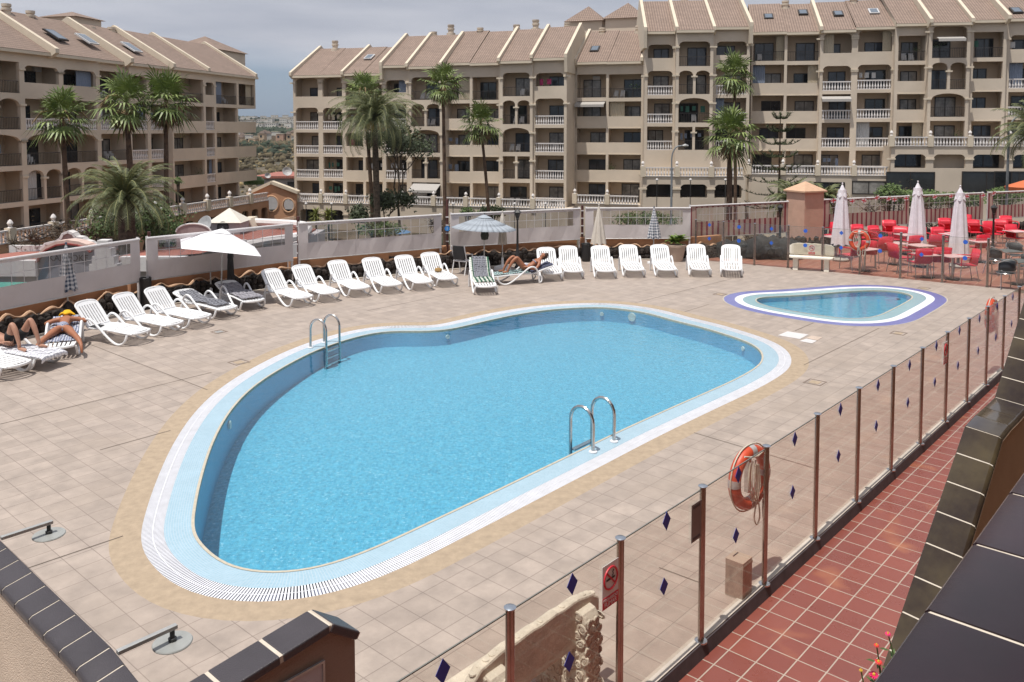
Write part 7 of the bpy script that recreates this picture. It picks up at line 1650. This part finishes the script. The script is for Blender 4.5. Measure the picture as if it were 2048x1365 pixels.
# garden lamps along the central terrace
for i,u in enumerate((612,663,716,906,966,1029,1091,1314,1381,1451)):
    Y=84; a=AT(u,408 if u<1200 else 360,Y); t=thing('garden_lamp','small globe garden lamp on a thin post, '+['first','second','third','fourth','fifth','sixth','seventh','first before the raised terrace','second before the raised terrace','third before the raised terrace'][i]+' from the left','garden lamp',Vector((a.x,Y,ZG)),0,'globe garden lamps along the terraces'); h=a.z-ZG
    MB().tube([(0,0,0),(0,0,h)],.04,5).build('post',M_dark,t); MB().lathe([(.02,-.14),(.12,-.07),(.14,0),(.1,.1),(.01,.14)],8,(0,0,h)).build('globe',M_cope,t,True)
# =============== people ===============
M_skin1=plain('skin_light',(.42,.22,.15),.55,var=.05,scale=12); M_skin2=plain('skin_tanned',(.34,.135,.07),.5,var=.05,scale=12); M_hair=plain('hair_brown',(.05,.022,.012),.6,var=.3,scale=60); M_shorts=plain('black_shorts',(.012,.012,.014),.8); M_bik=stripes('patterned_bikini',(.5,.52,.58),(.05,.07,.20),.03,.5,coord='Object',check=True); M_yell=plain('yellow_cloth',(.75,.42,.01),.85,var=.08,bump=.4,bscale=30); M_eye=plain('eye_dark',(.02,.015,.012),.3); M_lip=plain('lip',(.35,.09,.07),.5)
def skin_mesh(name,chains,mat,M,sub=2):
    """chains: list of [(point, radius),...] ; chains start at an existing point index via ('@',i)"""
    vs=[];es=[];rs=[]
    for ch in chains:
        prev=None
        for it in ch:
            if it[0]=='@': prev=it[1]; continue
            vs.append(it[0]); rs.append(it[1]); i=len(vs)-1
            if prev is not None: es.append((prev,i))
            prev=i
    me=bpy.data.meshes.new(name); me.from_pydata(vs,es,[]); o=bpy.data.objects.new(name,me); C.objects.link(o)
    md=o.modifiers.new('skin','SKIN'); md.use_smooth_shade=True; md.branch_smoothing=.6
    sv=me.skin_vertices[0].data
    for i,r in enumerate(rs): sv[i].radius=(r if isinstance(r,tuple) else (r,r)); sv[i].use_root=(i==0)
    sb=o.modifiers.new('sub','SUBSURF'); sb.levels=sub; sb.render_levels=sub
    bpy.context.view_layer.update()
    nm=bpy.data.meshes.new_from_object(o.evaluated_get(bpy.context.evaluated_depsgraph_get())); bpy.data.objects.remove(o)
    nm.transform(M); nm.materials.clear(); nm.materials.append(mat)
    for p in nm.polygons: p.use_smooth=True
    o=bpy.data.objects.new(name,nm); C.objects.link(o); return o
def V(*a): return Vector(a)
def hand(base_i,wrist,d,n,s=1):
    """palm and five bent fingers; d = direction of the hand, n = palm normal"""
    d=Vector(d).normalized(); n=Vector(n).normalized(); sd=d.cross(n).normalized(); w=Vector(wrist); ch=[]
    ch.append([('@',base_i),(w+d*.045*s,(.020,.034)),(w+d*.085*s,(.015,.034))]); return ch,w,d,n,sd
def body(parts,mat,M,name='body'):
    """parts: dict of joint positions"""
    J=parts; ch=[]
    # pelvis root
    ch.append([(J['pelvis'],.125),(J['waist'],.105),(J['chest'],.125),(J['sternum'],.105),(J['neck'],.052),(J['head0'],.062),(J['head1'],.088),(J['head2'],.070)])
    base=8
    idx=0
    for sd in('L','R'):
        b=len([1 for c in ch for it in c if it[0]!='@'])
        ch.append([('@',3),(J['sh'+sd],.058),(J['up'+sd],.047),(J['el'+sd],.038),(J['fo'+sd],.034),(J['wr'+sd],.024),(J['ha'+sd],.030)])
        b2=b+5; w=Vector(J['wr'+sd]); h=Vector(J['ha'+sd]); d=(h-w).normalized(); n=Vector(J.get('pn'+sd,(0,0,-1))); s=d.cross(n).normalized(); n=s.cross(d)
        for k,(off,ln) in enumerate(((-.026,.066),(-.009,.078),(.009,.074),(.025,.058))):
            p=h+d*.025+s*off; ch.append([('@',b2),(p,.0095),(p+d*ln*.5+n*.006,.0085),(p+d*ln*.8+n*.022,.0075),(p+d*ln*.9+n*.036,.0065)])
        p=w+d*.03-s*.028; ch.append([('@',b2-0),(p,.0115),(p+d*.028-s*.022+n*.006,.010),(p+d*.055-s*.026+n*.016,.008)])
    for sd in('L','R'):
        ch.append([('@',0),(J['hip'+sd],.098),(J['th'+sd],.080),(J['kn'+sd],.056),(J['ca'+sd],.056),(J['sn'+sd],.040),(J['an'+sd],.034),(J['hl'+sd],.034),(J['ft'+sd],(.030,.040)),(J['to'+sd],(.014,.034))])
    return skin_mesh(name,ch,mat,M)
def face(par,c,fwd,up,M,s=1):
    f=Vector(fwd).normalized(); u=Vector(up); u=(u-f*u.dot(f)).normalized(); r=f.cross(u)
    c=Vector(c)
    def add(name,pts,rad,mat): 
        m=MB(); m.tube(pts,rad,8); m.v=[tuple(M@Vector(p)) for p in m.v]; return m.build(name,mat,par,True)
    for s_ in(-1,1):
        add('eye',[c+f*.078+r*s_*.032+u*.0,c+f*.090+r*s_*.032],[.010,.006],M_eye); add('ear',[c+r*s_*.082+u*.01,c+r*s_*.094-u*.02],[.018,.012],par.data.materials[0])
    add('nose',[c+f*.080+u*.0,c+f*.108-u*.030,c+f*.088-u*.042],[.008,.014,.006],par.data.materials[0]); add('mouth',[c+f*.080-u*.062+r*.024,c+f*.090-u*.064,c+f*.080-u*.062-r*.024],.006,M_lip)
def cloth(name,chain,mat,M,par,sub=2):
    o=skin_mesh(name,chain,mat,M,sub); o.parent=par; return o
# woman lying on her back on lounger P, knees up, head on the raised back (x toward the foot)
M=LP['P']; a=R(18)
z=.44
Bk=lambda u,o=.13:V(-.42-u*math.cos(R(34))+o*math.sin(R(34)),0,.33+u*math.sin(R(34))+o*math.cos(R(34)))
def mir(p,y): return V(p[0],y,p[2])
J={'pelvis':V(-.30,0,z+.01),'waist':V(-.45,0,.49),'chest':Bk(.22),'sternum':Bk(.36),'neck':Bk(.47,.12),'head0':Bk(.53,.14),'head1':Bk(.60,.155),'head2':Bk(.67,.15)}
for sd,s_ in(('L',1),('R',-1)):
    J['sh'+sd]=mir(Bk(.36,.10),s_*.16); J['up'+sd]=mir(Bk(.24,.06),s_*.235); J['el'+sd]=mir(Bk(.10,.05),s_*.275); J['fo'+sd]=mir(V(-.34,0,.46),s_*.26); J['wr'+sd]=mir(V(-.24,0,.50),s_*.20); J['ha'+sd]=mir(V(-.18,0,.50),s_*.17); J['pn'+sd]=(0,0,-1)
    kx=.06 if sd=='L' else .12
    J['hip'+sd]=V(-.22,s_*.085,.43); J['th'+sd]=V(-.08,s_*.10,.60); J['kn'+sd]=V(kx-.02,s_*.11,.80); J['ca'+sd]=V(.13+kx,s_*.11,.66); J['sn'+sd]=V(.22+kx,s_*.115,.51); J['an'+sd]=V(.28+kx,s_*.12,.40); J['hl'+sd]=V(.26+kx,s_*.12,.365); J['ft'+sd]=V(.36+kx,s_*.125,.362); J['to'+sd]=V(.44+kx,s_*.13,.352)
t=body(J,M_skin2,M,'person'); tag(t,'tanned woman in a patterned bikini lying on her back with knees raised','person')
fw=V(math.sin(R(34)),0,math.cos(R(34))); upv=V(-math.cos(R(34)),0,math.sin(R(34)))
face(t,Bk(.60,.155),fw,upv,M)
cloth('hair',[[(Bk(.585,.105),.07),(Bk(.64,.10),.085),(Bk(.70,.12),.075),(Bk(.73,.16),.04)],[('@',0),(Bk(.52,.07)+V(0,.05,0),.03)]],M_hair,M,t)
cloth('bikini_bottom',[[(V(-.33,0,.45),.128),(V(-.27,0,.45),.130),(V(-.20,0,.45),.10)]],M_bik,M,t); cloth('bikini_top',[[(Bk(.25)+V(.03,.06,.02),.085),(Bk(.31)+V(.03,.06,.02),.08)]],M_bik,M,t); cloth('bikini_top',[[(Bk(.25)+V(.03,-.06,.02),.085),(Bk(.31)+V(.03,-.06,.02),.08)]],M_bik,M,t)
# woman face down on lounger C, legs apart, head away from the pool
M=LP['C']; z=.43
J={'pelvis':V(-.08,0,z+.03),'waist':V(-.26,0,z+.01),'chest':V(-.46,0,z+.06),'sternum':V(-.60,0,z+.10),'neck':V(-.72,0,z+.13),'head0':V(-.78,.01,z+.13),'head1':V(-.86,.02,z+.14),'head2':V(-.94,.02,z+.15)}
for sd,s_ in(('L',1),('R',-1)):
    J['sh'+sd]=V(-.60,s_*.17,z+.10); J['up'+sd]=V(-.60,s_*.28,z+.07); J['el'+sd]=V(-.58,s_*.40,z+.03); J['fo'+sd]=V(-.70,s_*.33,z+.06); J['wr'+sd]=V(-.80,s_*.24,z+.08); J['ha'+sd]=V(-.84,s_*.18,z+.08)
    J['hip'+sd]=V(.02,s_*.10,z+.03); J['th'+sd]=V(.20,s_*.17,z-.005); J['kn'+sd]=V(.42,s_*.27,z-.045); J['ca'+sd]=V(.56,s_*.34,z-.09); J['sn'+sd]=V(.68,s_*.385,z-.14); J['an'+sd]=V(.78,s_*.41,z-.19); J['hl'+sd]=V(.81,s_*.41,z-.16); J['ft'+sd]=V(.85,s_*.42,z-.25); J['to'+sd]=V(.87,s_*.43,z-.32)
t=body(J,M_skin2,M,'person'); tag(t,'tanned woman lying face down with legs apart and a yellow cloth over her head','person')
face(t,V(-.86,.02,z+.14),V(0,0,-1),V(-1,0,0),M)
cloth('bikini_bottom',[[(V(-.13,0,z+.05),.125),(V(-.06,0,z+.055),.130),(V(.0,0,z+.05),.110),(V(.07,0,z+.0),.045)]],M_bik,M,t)
cloth('hair',[[(V(-.82,.02,z+.17),.07),(V(-.90,.02,z+.19),.085),(V(-.97,.02,z+.17),.05)]],M_hair,M,t)
o=cloth('head_cloth',[[(V(-.68,-.03,z+.19),(.045,.03)),(V(-.76,.02,z+.215),(.075,.045)),(V(-.86,.0,z+.235),(.095,.05)),(V(-.95,.03,z+.21),(.06,.035))],[('@',1),(V(-.77,.10,z+.20),(.045,.03)),(V(-.74,.17,z+.15),(.025,.02))],[('@',1),(V(-.80,-.10,z+.20),(.045,.03)),(V(-.84,-.15,z+.13),(.03,.02))]],M_yell,M,t)
# man on lounger B, knees raised
M=LP['B']; z=.44
Bk=lambda u,o=.13:V(-.42-u*math.cos(R(18))+o*math.sin(R(18)),0,.30+u*math.sin(R(18))+o*math.cos(R(18)))
J={'pelvis':V(-.22,0,z+.02),'waist':V(-.38,0,.47),'chest':Bk(.22,.14),'sternum':Bk(.38,.14),'neck':Bk(.50,.14),'head0':Bk(.56,.15),'head1':Bk(.64,.16),'head2':Bk(.72,.16)}
for sd,s_ in(('L',1),('R',-1)):
    J['sh'+sd]=mir(Bk(.38,.12),s_*.18); J['up'+sd]=mir(Bk(.25,.07),s_*.27); J['el'+sd]=mir(Bk(.06,.06),s_*.30); J['fo'+sd]=mir(V(-.30,0,.46),s_*.27); J['wr'+sd]=mir(V(-.18,0,.48),s_*.22); J['ha'+sd]=mir(V(-.10,0,.50),s_*.20)
    q=0 if s_>0 else -.16
    J['hip'+sd]=V(-.13,s_*.10,.45); J['th'+sd]=V(.03+q*.5,s_*.125,.66); J['kn'+sd]=V(.16+q,s_*.14,.90-.04*(s_<0)); J['ca'+sd]=V(.25+q,s_*.145,.72); J['sn'+sd]=V(.31+q,s_*.15,.55); J['an'+sd]=V(.35+q,s_*.155,.42); J['hl'+sd]=V(.33+q,s_*.155,.375); J['ft'+sd]=V(.44+q,s_*.165,.372); J['to'+sd]=V(.53+q,s_*.17,.358)
t=body(J,M_skin1,M,'person'); tag(t,'man in black shorts lying with knees raised at the left edge','person')
face(t,Bk(.64,.16),V(math.sin(R(18)),0,math.cos(R(18))),V(-1,0,.3),M)
cloth('hair',[[(Bk(.64,.09),.07),(Bk(.72,.10),.08),(Bk(.77,.14),.05)]],M_hair,M,t)
cloth('shorts',[[(V(-.27,0,.47),.135),(V(-.18,0,.47),.14)],[('@',1),(V(-.10,.11,.50),.115),(V(.0,.12,.62),.105),(V(.05,.125,.69),.10)],[('@',1),(V(-.12,-.11,.50),.115),(V(-.08,-.12,.62),.105),(V(-.05,-.125,.68),.10)]],M_shorts,M,t)
# =============== air ===============
m=MB(); m.box((200,1500,300),(5200,3500,628))
o=m.build('haze',bpy.data.materials.new('haze_volume')); hm=o.data.materials[0]; hm.use_nodes=True; hn=hm.node_tree; hn.nodes.clear()
pv=hn.nodes.new('ShaderNodeVolumePrincipled'); pv.inputs['Color'].default_value=(.80,.87,.97,1); pv.inputs['Density'].default_value=.00009; pv.inputs['Anisotropy'].default_value=.3
oo=hn.nodes.new('ShaderNodeOutputMaterial'); hn.links.new(pv.outputs[0],oo.inputs['Volume']); tag(o,'thin pale haze over the far hills','haze',kind='stuff')
S.cycles.volume_bounces=0
